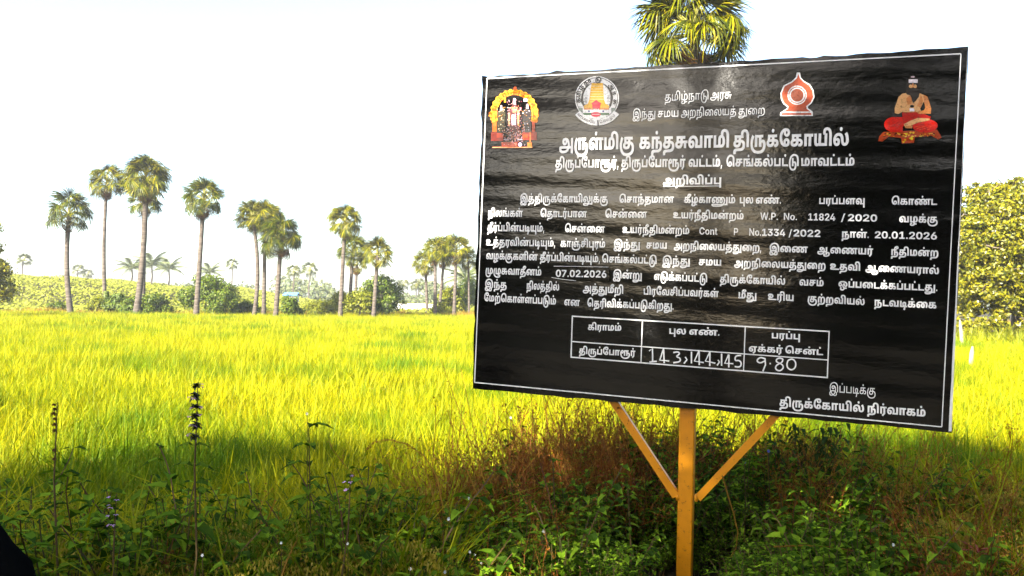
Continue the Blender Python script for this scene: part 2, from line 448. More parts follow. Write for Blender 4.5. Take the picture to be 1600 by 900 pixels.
# ------------------------------------------------------------------ fan palms
def frond_mesh(seed, petiole, rad, n, spread, droop, curl, mat, pet_mat, two=True, tilt=0.0):
    """costapalmate fan leaf: petiole along +X, pleated segments with free drooping tips"""
    rng = random.Random(seed); g = Geo()
    pp = [Vector((petiole * q, 0, 0.10 * petiole * math.sin(q * 2.2) - 0.05 * q)) for q in (0, .35, .7, 1)]
    g.tube([p for p in pp], [0.045, 0.03, 0.024, 0.02], 4, 1, cap=False)
    hub = pp[-1]
    dphi = 2 * spread / n
    ct, st = math.cos(tilt), math.sin(tilt)
    for i in range(n):
        ph = -spread + (i + 0.5) * dphi + rng.uniform(-.015, .015)
        Ls = rad * (0.80 + 0.20 * math.cos(ph * 0.8)) * rng.uniform(0.88, 1.05)
        dr = droop * rng.uniform(0.6, 1.5)
        rows = []
        for j, q in enumerate((0.04, 0.34, 0.60, 0.82, 1.0)):
            rr = Ls * q
            x, y = math.cos(ph) * rr, math.sin(ph) * rr
            z = -curl * abs(math.sin(ph)) * rr * 0.55 - dr * rad * q ** 3 - 0.12 * x * q
            if j > 2: x *= 1 - 0.10 * dr * q; y *= 1 - 0.10 * dr * q
            hw = rr * math.tan(dphi / 2) * 0.98 if q < 0.5 else (Ls * 0.34 * math.tan(dphi / 2)) * (1.25 if q < 0.7 else 0.75 if q < 0.9 else 0.08)
            sx, sy = -math.sin(ph) * hw, math.cos(ph) * hw
            X, Z = x * ct + z * st, -x * st + z * ct
            rows.append((hub + Vector((X - sx, y - sy, Z)), hub + Vector((X, y, Z + hw * 0.8)), hub + Vector((X + sx, y + sy, Z))))
        v = []; f = []
        for r3 in rows: v += [tuple(p) for p in r3]
        for j in range(4):
            a = j * 3
            f += [(a, a + 1, a + 4, a + 3), (a + 1, a + 2, a + 5, a + 4)] if two else [(a, a + 2, a + 5, a + 3)]
        g.add(v, f, 0)
    return g.mesh('frond', [mat, pet_mat])

FR = {}
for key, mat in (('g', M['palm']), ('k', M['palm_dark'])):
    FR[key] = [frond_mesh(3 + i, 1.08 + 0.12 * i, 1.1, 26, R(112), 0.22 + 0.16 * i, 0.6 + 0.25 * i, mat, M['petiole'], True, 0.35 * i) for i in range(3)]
FR['d'] = [frond_mesh(40 + i, 0.95, 1.05, 14, R(46 + 12 * i), 0.35, 1.1, M['palm_dead'], M['palm_dead'], True, 0.6) for i in range(2)]

def palm(loc, top_z, crown_r, label, seed, lean=(0, 0), bow=0.0, r=0.2, green=32, dead=9, key='g', group='palmyra palms around the rice field', fruit=0):
    rng = random.Random(seed)
    gz = float(ground_z(loc[0], loc[1]))
    t = empty('palmyra_palm', (loc[0], loc[1], gz - 0.1), label, 'palm tree', group)
    H = top_z - gz - crown_r * 0.78
    g = Geo(); pts = []; rad = []
    for i in range(13):
        q = i / 12
        b = math.sin(q * math.pi) * bow
        pts.append((lean[0] * q + b, lean[1] * q, H * q))
        rad.append(r * (1.45 - 1.6 * q if q < 0.16 else 1.18 - 0.30 * q) * (1 + rng.uniform(-.03, .03)))
    g.tube(pts, rad, 10)
    link('trunk', g.mesh('trunk', [M['bark_palm']], True), t)
    s = crown_r / 1.86
    C0 = Vector((lean[0], lean[1], H))
    def put(nm, me, az, el, sc, zoff=0.0):
        f = link(nm, me, t)
        f.location = C0 + Vector((0, 0, zoff)); f.rotation_euler = Euler((rng.uniform(-.45, .45), -el, az), 'XYZ'); f.scale = (sc,) * 3
    green = int(green * 1.25)
    for i in range(green):
        q = (i + 0.5) / green
        el = R(88 - 112 * q ** 0.9 + rng.uniform(-14, 14))
        put('frond', rng.choice(FR[key]), i * 2.39996 + rng.uniform(-.3, .3), el, s * rng.uniform(0.86, 1.1), s * (0.25 - 0.35 * q))
    for i in range(int(dead * 1.5)):
        el = R(-38 - rng.uniform(0, 44))
        put('dead_frond', rng.choice(FR['d']), i * 2.39996 * 1.3 + rng.uniform(-.3, .3), el, s * rng.uniform(0.62, 0.85), -s * rng.uniform(0.1, 0.45))
    for i in range(fruit):
        g = Geo(); a = rng.uniform(-2.6, -0.5)
        c = C0 + Vector((math.cos(a) * 0.55, math.sin(a) * 0.55, rng.uniform(-.1, .35)))
        for k in range(7):
            p = c + Vector((rng.uniform(-.17, .17), rng.uniform(-.17, .17), rng.uniform(-.17, .17)))
            g.tube([p + Vector((0, 0, -.085)), p + Vector((0, 0, -.05)), p, p + Vector((0, 0, .05)), p + Vector((0, 0, .085))], [.03, .08, .1, .08, .03], 8)
        link('fruit_cluster', g.mesh('fruit_cluster', [M['fruit']], True), t)
    return t

# (base column, distance, crown centre column, crown top row, crown radius, options, label)
def palm_px(px, d, cx, top_row, cr, label, seed, **kw):
    b = at(px, d); c = at(cx, d)
    return palm((b.x, b.y), height_at(cx, top_row, d), cr, label, seed, lean=(c.x - b.x, kw.pop('ly', 0.0)), **kw)

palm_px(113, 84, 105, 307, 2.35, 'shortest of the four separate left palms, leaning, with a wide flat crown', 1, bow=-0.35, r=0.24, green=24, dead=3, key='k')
palm_px(166, 92, 163, 262, 2.15, 'slender palm with creeper round its foot, left of the tallest palm', 2, bow=-0.25, r=0.19, green=26, dead=12)
palm_px(213, 84, 224, 252, 2.55, 'tallest palm on the left with the fullest crown and a pale double looking trunk', 3, bow=0.25, r=0.27, green=40, dead=12)
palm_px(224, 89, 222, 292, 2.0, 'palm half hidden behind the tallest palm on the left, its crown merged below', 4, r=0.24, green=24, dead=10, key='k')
palm_px(307, 82, 315, 286, 2.15, 'lone straight palm rising beside the round green bush left of the three palm clump', 5, r=0.22, green=30, dead=9, key='k')
palm_px(397, 84, 393, 317, 1.9, 'left palm of the three palm clump, thin trunk bowed outwards', 6, bow=0.45, r=0.19, green=26, dead=0)
palm_px(413, 88, 412, 320, 2.15, 'middle palm of the three palm clump, palest trunk, bright crown', 7, r=0.19, green=34, dead=2)
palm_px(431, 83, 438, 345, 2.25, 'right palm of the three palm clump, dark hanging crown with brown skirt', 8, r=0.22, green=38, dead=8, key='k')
palm_px(532, 86, 537, 324, 1.95, 'tallest palm of the middle clump, its trunk white and skirt pinkish brown', 9, r=0.2, green=30, dead=14)
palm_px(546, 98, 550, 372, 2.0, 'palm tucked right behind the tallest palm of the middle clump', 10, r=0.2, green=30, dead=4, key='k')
palm_px(555, 118, 557, 398, 1.7, 'small palm with orange brown dead leaves deep inside the middle clump', 11, r=0.19, green=16, dead=16)
palm_px(584, 86, 589, 376, 1.75, 'short palm standing before the dark round tree in the middle', 12, r=0.2, green=26, dead=7)
palm_px(669, 104, 664, 396, 1.75, 'lowest and leftmost palm of the grove beside the board edge', 13, r=0.17, green=24, dead=9)
palm_px(681, 98, 679, 375, 1.75, 'front pale trunk palm in the grove beside the board edge', 14, r=0.19, green=26, dead=3)
palm_px(686, 101, 694, 371, 1.6, 'pale trunk palm just right of the front one in the grove', 15, r=0.17, green=22, dead=3)
palm_px(692, 108, 691, 386, 1.7, 'thin dark trunk palm with brown skirt in the grove by the board', 16, r=0.13, green=22, dead=12)
palm_px(710, 98, 712, 371, 2.0, 'tallest palm of the grove beside the board, showing its orange leaf stalks', 17, r=0.19, green=28, dead=9)
palm_px(734, 100, 731, 391, 1.5, 'thin palm with a loose crown closest to the left edge of the board', 18, r=0.14, green=18, dead=4)
FR_SAVE = FR['g']
palm_px(1082, 36, 1081, -22, 2.45, 'large palm rising behind the black notice board, its crown above the board', 19, r=0.24, green=46, dead=12, fruit=3)

# far palms, pale in the haze
def far_palm(px, d, top_row, cr, label, seed, r=0.18):
    rng = random.Random(seed); b = at(px, d); gz = float(ground_z(b.x, b.y))
    H = height_at(px, top_row, d) - gz - cr * 0.8
    t = empty('distant_palm', (b.x, b.y, gz - 0.2), label, 'palm tree', 'distant palmyra palms in the haze')
    g = Geo(); g.tube([(0, 0, 0), (rng.uniform(-.5, .5), 0, H * 0.5), (rng.uniform(-.5, .5), 0, H)], [r * 1.2, r, r], 7)
    link('trunk', g.mesh('trunk', [M['bark_palm']], True), t)
    s = cr / 2.15
    for i in range(15):
        q = (i + 0.5) / 15; f = link('frond', rng.choice(FR['k']), t)
        f.location = (0, 0, H); f.rotation_euler = Euler((rng.uniform(-.4, .4), -R(80 - 110 * q), i * 2.4), 'XYZ'); f.scale = (s,) * 3
far_palm(37, 230, 394, 2.6, 'tiny pale palm beyond the low green hill at far left', 31)
far_palm(122, 290, 411, 2.9, 'tiny pale palm on the horizon right of the first left palm', 32)
far_palm(137, 320, 419, 2.7, 'smallest faint palm seen above the green hill', 33)
far_palm(362, 240, 402, 2.4, 'faint palm between the lone palm and the three palm clump', 34)
far_palm(458, 210, 411, 2.5, 'hazy palm to the right of the three palm clump, half behind its leaves', 35)
far_palm(483, 230, 407, 3.1, 'hazy palm standing alone over the far trees left of the middle clump', 36)
far_palm(630, 260, 434, 2.6, 'small faint palm in the gap between the middle clump and the grove', 37)
far_palm(650, 250, 436, 2.5, 'small faint palm close to the left side of the grove', 38)
far_palm(655, 285, 432, 2.4, 'faintest small palm behind the left side of the grove', 39)

def pinnate_mesh(seed):
    rng = random.Random(seed); g = Geo(); L = 4.2; ax = []
    for i in range(12):
        q = i / 11; ax.append(Vector((L * (q - 0.12 * q * q), 0, 1.2 * q - 2.3 * q * q)))
    g.tube(ax, [0.05 * (1 - 0.8 * i / 11) for i in range(12)], 4, 0, cap=False)
    for i in range(34):
        q = 0.12 + 0.88 * i / 33; k = q * 11; a = ax[int(min(k, 10))].lerp(ax[min(int(k) + 1, 11)], k - int(k))
        l = 0.95 * math.sin(math.pi * (0.15 + 0.8 * q)) + 0.15
        for sgn in (-1, 1):
            tip = a + Vector((0.45 * l, sgn * l * 0.8, -0.5 * l + rng.uniform(-.1, .1)))
            w = Vector((0.05, 0, 0.0))
            g.add([tuple(a - w), tuple(a + w), tuple(tip + w * .2), tuple(tip - w * .2)], [(0, 1, 2, 3)])
    return g.mesh('frond', [M['far_wood']])
PIN = [pinnate_mesh(1), pinnate_mesh(2)]
def coconut(px, d, top_row, label, seed, s=1.0):
    rng = random.Random(seed); b = at(px, d); gz = float(ground_z(b.x, b.y))
    H = height_at(px, top_row, d) - gz - 1.0 * s
    t = empty('coconut_palm', (b.x, b.y, gz - 0.2), label, 'palm tree', 'distant coconut palms in the haze')
    g = Geo(); g.tube([(0, 0, 0), (0.4, 0, H * 0.5), (0.2, 0, H)], [0.3, 0.2, 0.17], 7)
    link('trunk', g.mesh('trunk', [M['bark_palm']], True), t)
    for i in range(16):
        q = (i + 0.5) / 16; f = link('frond', rng.choice(PIN), t)
        f.location = (0.2, 0, H); f.rotation_euler = Euler((rng.uniform(-.3, .3), -R(62 - 75 * q), i * 2.4), 'XYZ'); f.scale = (s,) * 3
coconut(204, 205, 411, 'hazy coconut palm left of the tallest palm trunk', 41, 1.15)
coconut(235, 200, 405, 'tallest hazy coconut palm just right of the tallest palm trunk', 42, 1.3)
coconut(262, 210, 412, 'hazy coconut palm leaning over the far trees left of the lone palm', 43, 1.2)
coconut(326, 215, 418, 'hazy coconut palm right behind the lone palm', 44, 1.1)
coconut(725, 118, 425, 'yellow green coconut palm between the trunks of the grove', 45, 0.95)

# ------------------------------------------------------------------ bushes and trees beyond the field
def bush_px(px, d, top_row, width_px, seed, mat, label, count, leaf, cat='bush', name='bush', nl=9, low=0.1, group='bushes beyond the rice field', twig=0.2):
    b = at(px, d); gz = float(ground_z(b.x, b.y)); h = height_at(px, top_row, d) - gz
    leafy_tree(name, (b.x, b.y, gz), seed, h, width_px / FOC * d / 2 * 1.12, nl, count, leaf, mat, label, cat, group, r=0.1, low=low, twig=twig * 1.3, shell=0.3)
bush_px(322, 88, 430, 78, 51, M['tree_green'], 'round green bush tree at the foot of the lone palm', 9000, 0.30, 'tree', 'small_tree', 11)
bush_px(349, 86, 452, 50, 52, M['tree_green'], 'lower green bush leaning right of the round bush by the lone palm', 5000, 0.26)
bush_px(453, 86, 460, 34, 53, M['tree_green'], 'small dark green bush right of the three palm clump', 4000, 0.24)
bush_px(598, 92, 428, 66, 54, M['tree_green'], 'dark round leafy tree behind the short palm in the middle', 9000, 0.30, 'tree', 'small_tree', 11)
bush_px(563, 88, 446, 52, 55, M['tree_lime'], 'yellow green bush between the tall middle palms and the dark round tree', 6000, 0.26)
bush_px(531, 97, 452, 40, 56, M['tree_lime'], 'lime coloured bush left of the middle palm trunks', 4000, 0.26)
bush_px(505, 91, 473, 62, 57, M['tree_lime'], 'low spreading lime shrub at the field edge in the centre', 4000, 0.22)
bush_px(728, 108, 436, 60, 58, M['tree_green'], 'bushy green tree behind the grove at the board edge', 7000, 0.32, 'tree', 'small_tree', 10)
bush_px(705, 104, 446, 46, 59, M['tree_lime'], 'pale lime tree inside the grove by the board', 4000, 0.3)
bush_px(689, 99, 474, 34, 60, M['tree_lime'], 'low lime shrub at the feet of the grove palms', 2500, 0.22)
bush_px(182, 88, 459, 44, 61, M['tree_green'], 'dark bush between the slender palm and the tallest palm', 5000, 0.26)
bush_px(207, 86, 466, 40, 62, M['tree_green'], 'low bush left of the tallest palm foot', 4000, 0.24)
bush_px(243, 87, 462, 50, 63, M['tree_green'], 'broad low bush right of the tallest palm foot', 5000, 0.25)
bush_px(152, 90, 464, 30, 64, M['tree_lime'], 'small light bush left of the slender palm foot', 3000, 0.24)
bush_px(92, 92, 472, 30, 65, M['tree_green'], 'tiny low bush left of the leaning palm foot', 2000, 0.22)
bush_px(383, 92, 468, 40, 66, M['tree_green'], 'small dark bush behind the left trunk of the three palm clump', 3000, 0.24)
bush_px(-22, 70, 338, 74, 67, M['tree_yellow'], 'tall leafy tree cut by the left border of the photo', 12000, 0.26, 'tree', 'broadleaf_tree', 14, 0.05, 'broadleaf trees')

# creeper round the foot of the slender palm
rng_ = np.random.default_rng(77)
b = at(166, 91.7); n_ = 1400; hh = rng_.uniform(0, 2.6, n_)
an = rng_.uniform(0, 6.28, n_); rr_ = 0.22 + rng_.uniform(0, 0.35, n_) * (1.1 - hh / 2.8)
cc = np.stack([b.x + np.cos(an) * rr_, b.y + np.sin(an) * rr_, 0.35 + hh], -1)
g = Geo(); g.add(*leaf_quads(rng_, cc, np.stack([np.cos(an), np.sin(an), np.full(n_, .4)], -1), 0.2, 0.12))
tag(link('creeper', g.mesh('creeper', [M['tree_green']])), 'green creeper climbing the foot of the slender palm trunk', 'creeper')

# big sunlit tree at the right
def big_tree():
    d = 52; rng = random.Random(9); b = at(1590, d); gz = 0.0
    lumps = []
    for px, row, rp, dd in ((1525, 305, 22, 0), (1550, 298, 24, 1), (1585, 300, 26, 0), (1515, 335, 26, -1), (1560, 330, 30, -2), (1600, 335, 34, 0), (1500, 365, 26, 1), (1535, 370, 30, -2.4),
                            (1580, 372, 32, -2.6), (1630, 350, 34, 0), (1505, 405, 26, 0), (1550, 410, 30, -2.6), (1600, 412, 32, -2.2), (1640, 405, 34, -1), (1500, 445, 22, 0), (1535, 450, 24, -2.4), (1580, 455, 26, -2.4),
                            (1625, 452, 30, -1.5), (1515, 482, 17, -1.2), (1560, 486, 18, -2.2), (1605, 484, 20, -1.6), (1480, 350, 26, 2), (1470, 400, 26, 2), (1660, 440, 30, 1), (1480, 440, 24, 1.5), (1670, 370, 34, 2), (1498, 503, 13, -2), (1530, 506, 14, -2.6), (1562, 507, 15, -2.8), (1600, 508, 16, -2.6), (1635, 500, 18, -2), (1560, 360, 36, 3), (1610, 300, 24, 2)):
        p = at(px, d + dd); z = height_at(px, row, d + dd)
        lumps.append((p.x - b.x, p.y - b.y, z - gz, rp / FOC * d * 1.1))
    t = leafy_tree('broadleaf_tree', (b.x, b.y, gz), 91, 8.5, 5, 0, 45000, 0.24, M['tree_yellow'], 'big sunlit yellow green tree with bare twigs to the right of the notice board', 'tree', 'broadleaf trees', r=0.3, lumps=[(l[0], l[1], l[2], l[3] * 0.6) for l in lumps], twig=0.2, shell=0.1)
    link('crown', crown_mesh(92, [(l[0] + rng.uniform(-.4, .4), l[1], l[2] + rng.uniform(-.3, .3), l[3] * rng.uniform(.85, 1.2)) for l in lumps], 50000, 0.25, M['tree_yellow'], 0.2, 75, up=0.1, shell=0.9, rand=1.1), t)
    g = Geo()
    for l in lumps:
        for k in range(2):
            a = Vector(l[:3]) + Vector((rng.uniform(-1, 1), rng.uniform(-1, 1), rng.uniform(-1, .6))) * l[3] * 0.6; e = a + Vector((rng.uniform(-1, 1), rng.uniform(-1.2, -.3), rng.uniform(-.3, 1))) * l[3] * 0.9
            g.tube([a, a.lerp(e, .5) + Vector((0, 0, rng.uniform(-.2, .2))), e], [.06, .045, .015], 5)
    link('branch', g.mesh('branch', [M['bark']], True), t)
big_tree()

# dry bank vegetation along the far edge of the field, hill scrub, far wood (each one mass nobody could count)
def grass_strip():
    rng = np.random.default_rng(12); g = Geo(); n = 15000
    x = rng.uniform(-66, 62, n); y = field_far(x) + 0.2 + np.abs(rng.normal(0, 2.2, n))
    L = rng.uniform(0.5, 1.15, n) * (0.8 + 0.4 * np.sin(x * 0.35) ** 2)
    v, f = blades(rng, np.stack([x, y, ground_z(x, y)], -1), rng.uniform(0, 6.28, n), rng.uniform(0, .4, n), L, np.full(n, 0.06), 2, rng.uniform(0, .4, n))
    g.add(v, f)
    tag(link('dry_grass_strip', g.mesh('dry_grass_strip', [M['straw']])), 'dry brown grass strip along the far edge of the rice', kind='stuff')
    # straw coloured reeds under the big tree at the right
    g = Geo(); n = 9000
    x = rng.uniform(24, 44, n); y = rng.uniform(40, 56, n)
    keep = (x / y > 0.50) ; x, y = x[keep], y[keep]; n = len(x)
    v, f = blades(rng, np.stack([x, y, ground_z(x, y)], -1), rng.uniform(0, 6.28, n), rng.uniform(0, .4, n), rng.uniform(0.8, 1.7, n), np.full(n, 0.06), 2, rng.uniform(0, .5, n))
    g.add(v, f)
    tag(link('tall_straw_grass', g.mesh('tall_straw_grass', [M['tree_lime'], M['straw']])), 'tall yellow grass below the big right tree', kind='stuff')
grass_strip()

def hill_scrub():
    rng = np.random.default_rng(14); g = Geo(); n = 150000
    x = rng.uniform(-150, -2, n); y = rng.uniform(100, 235, n)
    m = x > -0.70 * y - 6; x, y = x[m], y[m]
    den = np.sin(x * 0.35 + 2 * np.sin(y * 0.12)) + np.sin(y * 0.4 + x * 0.1)
    z = ground_z(x, y) + rng.uniform(0, 0.6, len(x)) * (1.2 + 0.35 * den)
    g.add(*leaf_quads(rng, np.stack([x, y, z], -1), np.stack([rng.normal(0, .5, len(x)), rng.normal(-.3, .5, len(x)), np.ones(len(x))], -1), 0.5, 0.34))
    tag(link('hill_scrub', g.mesh('hill_scrub', [M['scrub']])), 'low yellow green scrub covering the rise beyond the field', kind='stuff')
hill_scrub()

def far_wood():
    rng = np.random.default_rng(15); rr = random.Random(15); lumps = []
    for k in range(150):
        px = rr.uniform(-120, 760) if k < 110 else rr.uniform(760, 1720)
        d = rr.uniform(235, 330) ; base = 2.0
        top = 446 - 12 * math.exp(-((px - 240) / 90) ** 2) - 12 * math.exp(-((px - 560) / 120) ** 2) - 8 * math.exp(-((px - 440) / 60) ** 2) + rr.uniform(-6, 8)
        if px < 110: top += 6
        if 612 < px < 660: top += 16
        p = at(px, d); h = height_at(px, top, d)
        r_ = rr.uniform(2.0, 3.6)
        lumps.append((p.x, p.y, h - r_, r_)); lumps.append((p.x + rr.uniform(-3, 3), p.y, max(1, h - 2.4 * r_), r_ * 1.3))
    me = crown_mesh(16, lumps, 60000, 0.95, M['far_wood'], 0.35, 10)
    me.name = 'far_wood'
    tag(link('far_wood', me), 'pale hazy line of far trees along the horizon', kind='stuff')
far_wood()

# pale built things far off
def far_wall():
    b = at(640, 150); g = Geo(); gz = float(ground_z(b.x, b.y))
    t = empty('embankment_wall', (b.x, b.y, gz), 'low whitish wall far off, left of the grove beside the board', 'wall')
    g.box(-4.6, 4.6, -0.2, 0.2, -0.3, 1.5); link('wall', g.mesh('wall', [M['plaster']]), t)
    g = Geo(); g.box(-4.7, 4.7, -0.3, 0.3, 1.5, 1.7); link('coping', g.mesh('coping', [M['plaster']]), t)
    b = at(456, 190); gz = float(ground_z(b.x, b.y)); z1 = height_at(456, 461, 190) - gz
    t = empty('field_shed', (b.x, b.y, gz), 'tiny far shed with a blue sheet roof right of the three palm clump', 'shed')
    g = Geo(); g.box(-1.3, 1.3, -1.5, 1.5, -0.3, z1); link('wall', g.mesh('wall', [M['plaster']]), t)
    g = Geo(); g.add([(-1.6, -1.9, z1 - .1), (1.6, -1.9, z1 - .1), (1.6, 0, z1 + .6), (-1.6, 0, z1 + .6), (1.6, 1.9, z1 - .1), (-1.6, 1.9, z1 - .1)], [(0, 1, 2, 3), (3, 2, 4, 5)])
    ro = link('roof', g.mesh('roof', [M['blue_sheet']]), t)
    sm = ro.modifiers.new('thickness', 'SOLIDIFY'); sm.thickness = 0.06
far_wall()

def stake(px, d, row0, row1, w, label, seed, tilt):
    b = at(px, d); z0 = min(height_at(px, row1, d), 0.6) ; z1 = height_at(px, row0, d); gz = float(ground_z(b.x, b.y))
    g = Geo(); rng = random.Random(seed)
    pts = [(0, 0, -0.2), (tilt * .3, 0, (z1 - gz) * 0.4), (tilt * .8, 0, (z1 - gz) * 0.85), (tilt, 0, z1 - gz)]
    g.tube(pts, [w, w * 0.95, w * 0.8, w * 0.35], 7)
    o = link('boundary_stone', g.mesh('boundary_stone', [M['stake']], True)); o.location = (b.x, b.y, gz)
    tag(o, label, 'boundary stone', 'whitewashed boundary stones at right')
stake(1505, 40, 500, 532, 0.09, 'upper whitewashed boundary stone nearest the board, under the big tree', 1, -0.15)
stake(1515, 25, 541, 568, 0.075, 'lower whitewashed boundary stone standing in the yellow crop', 2, 0.1)

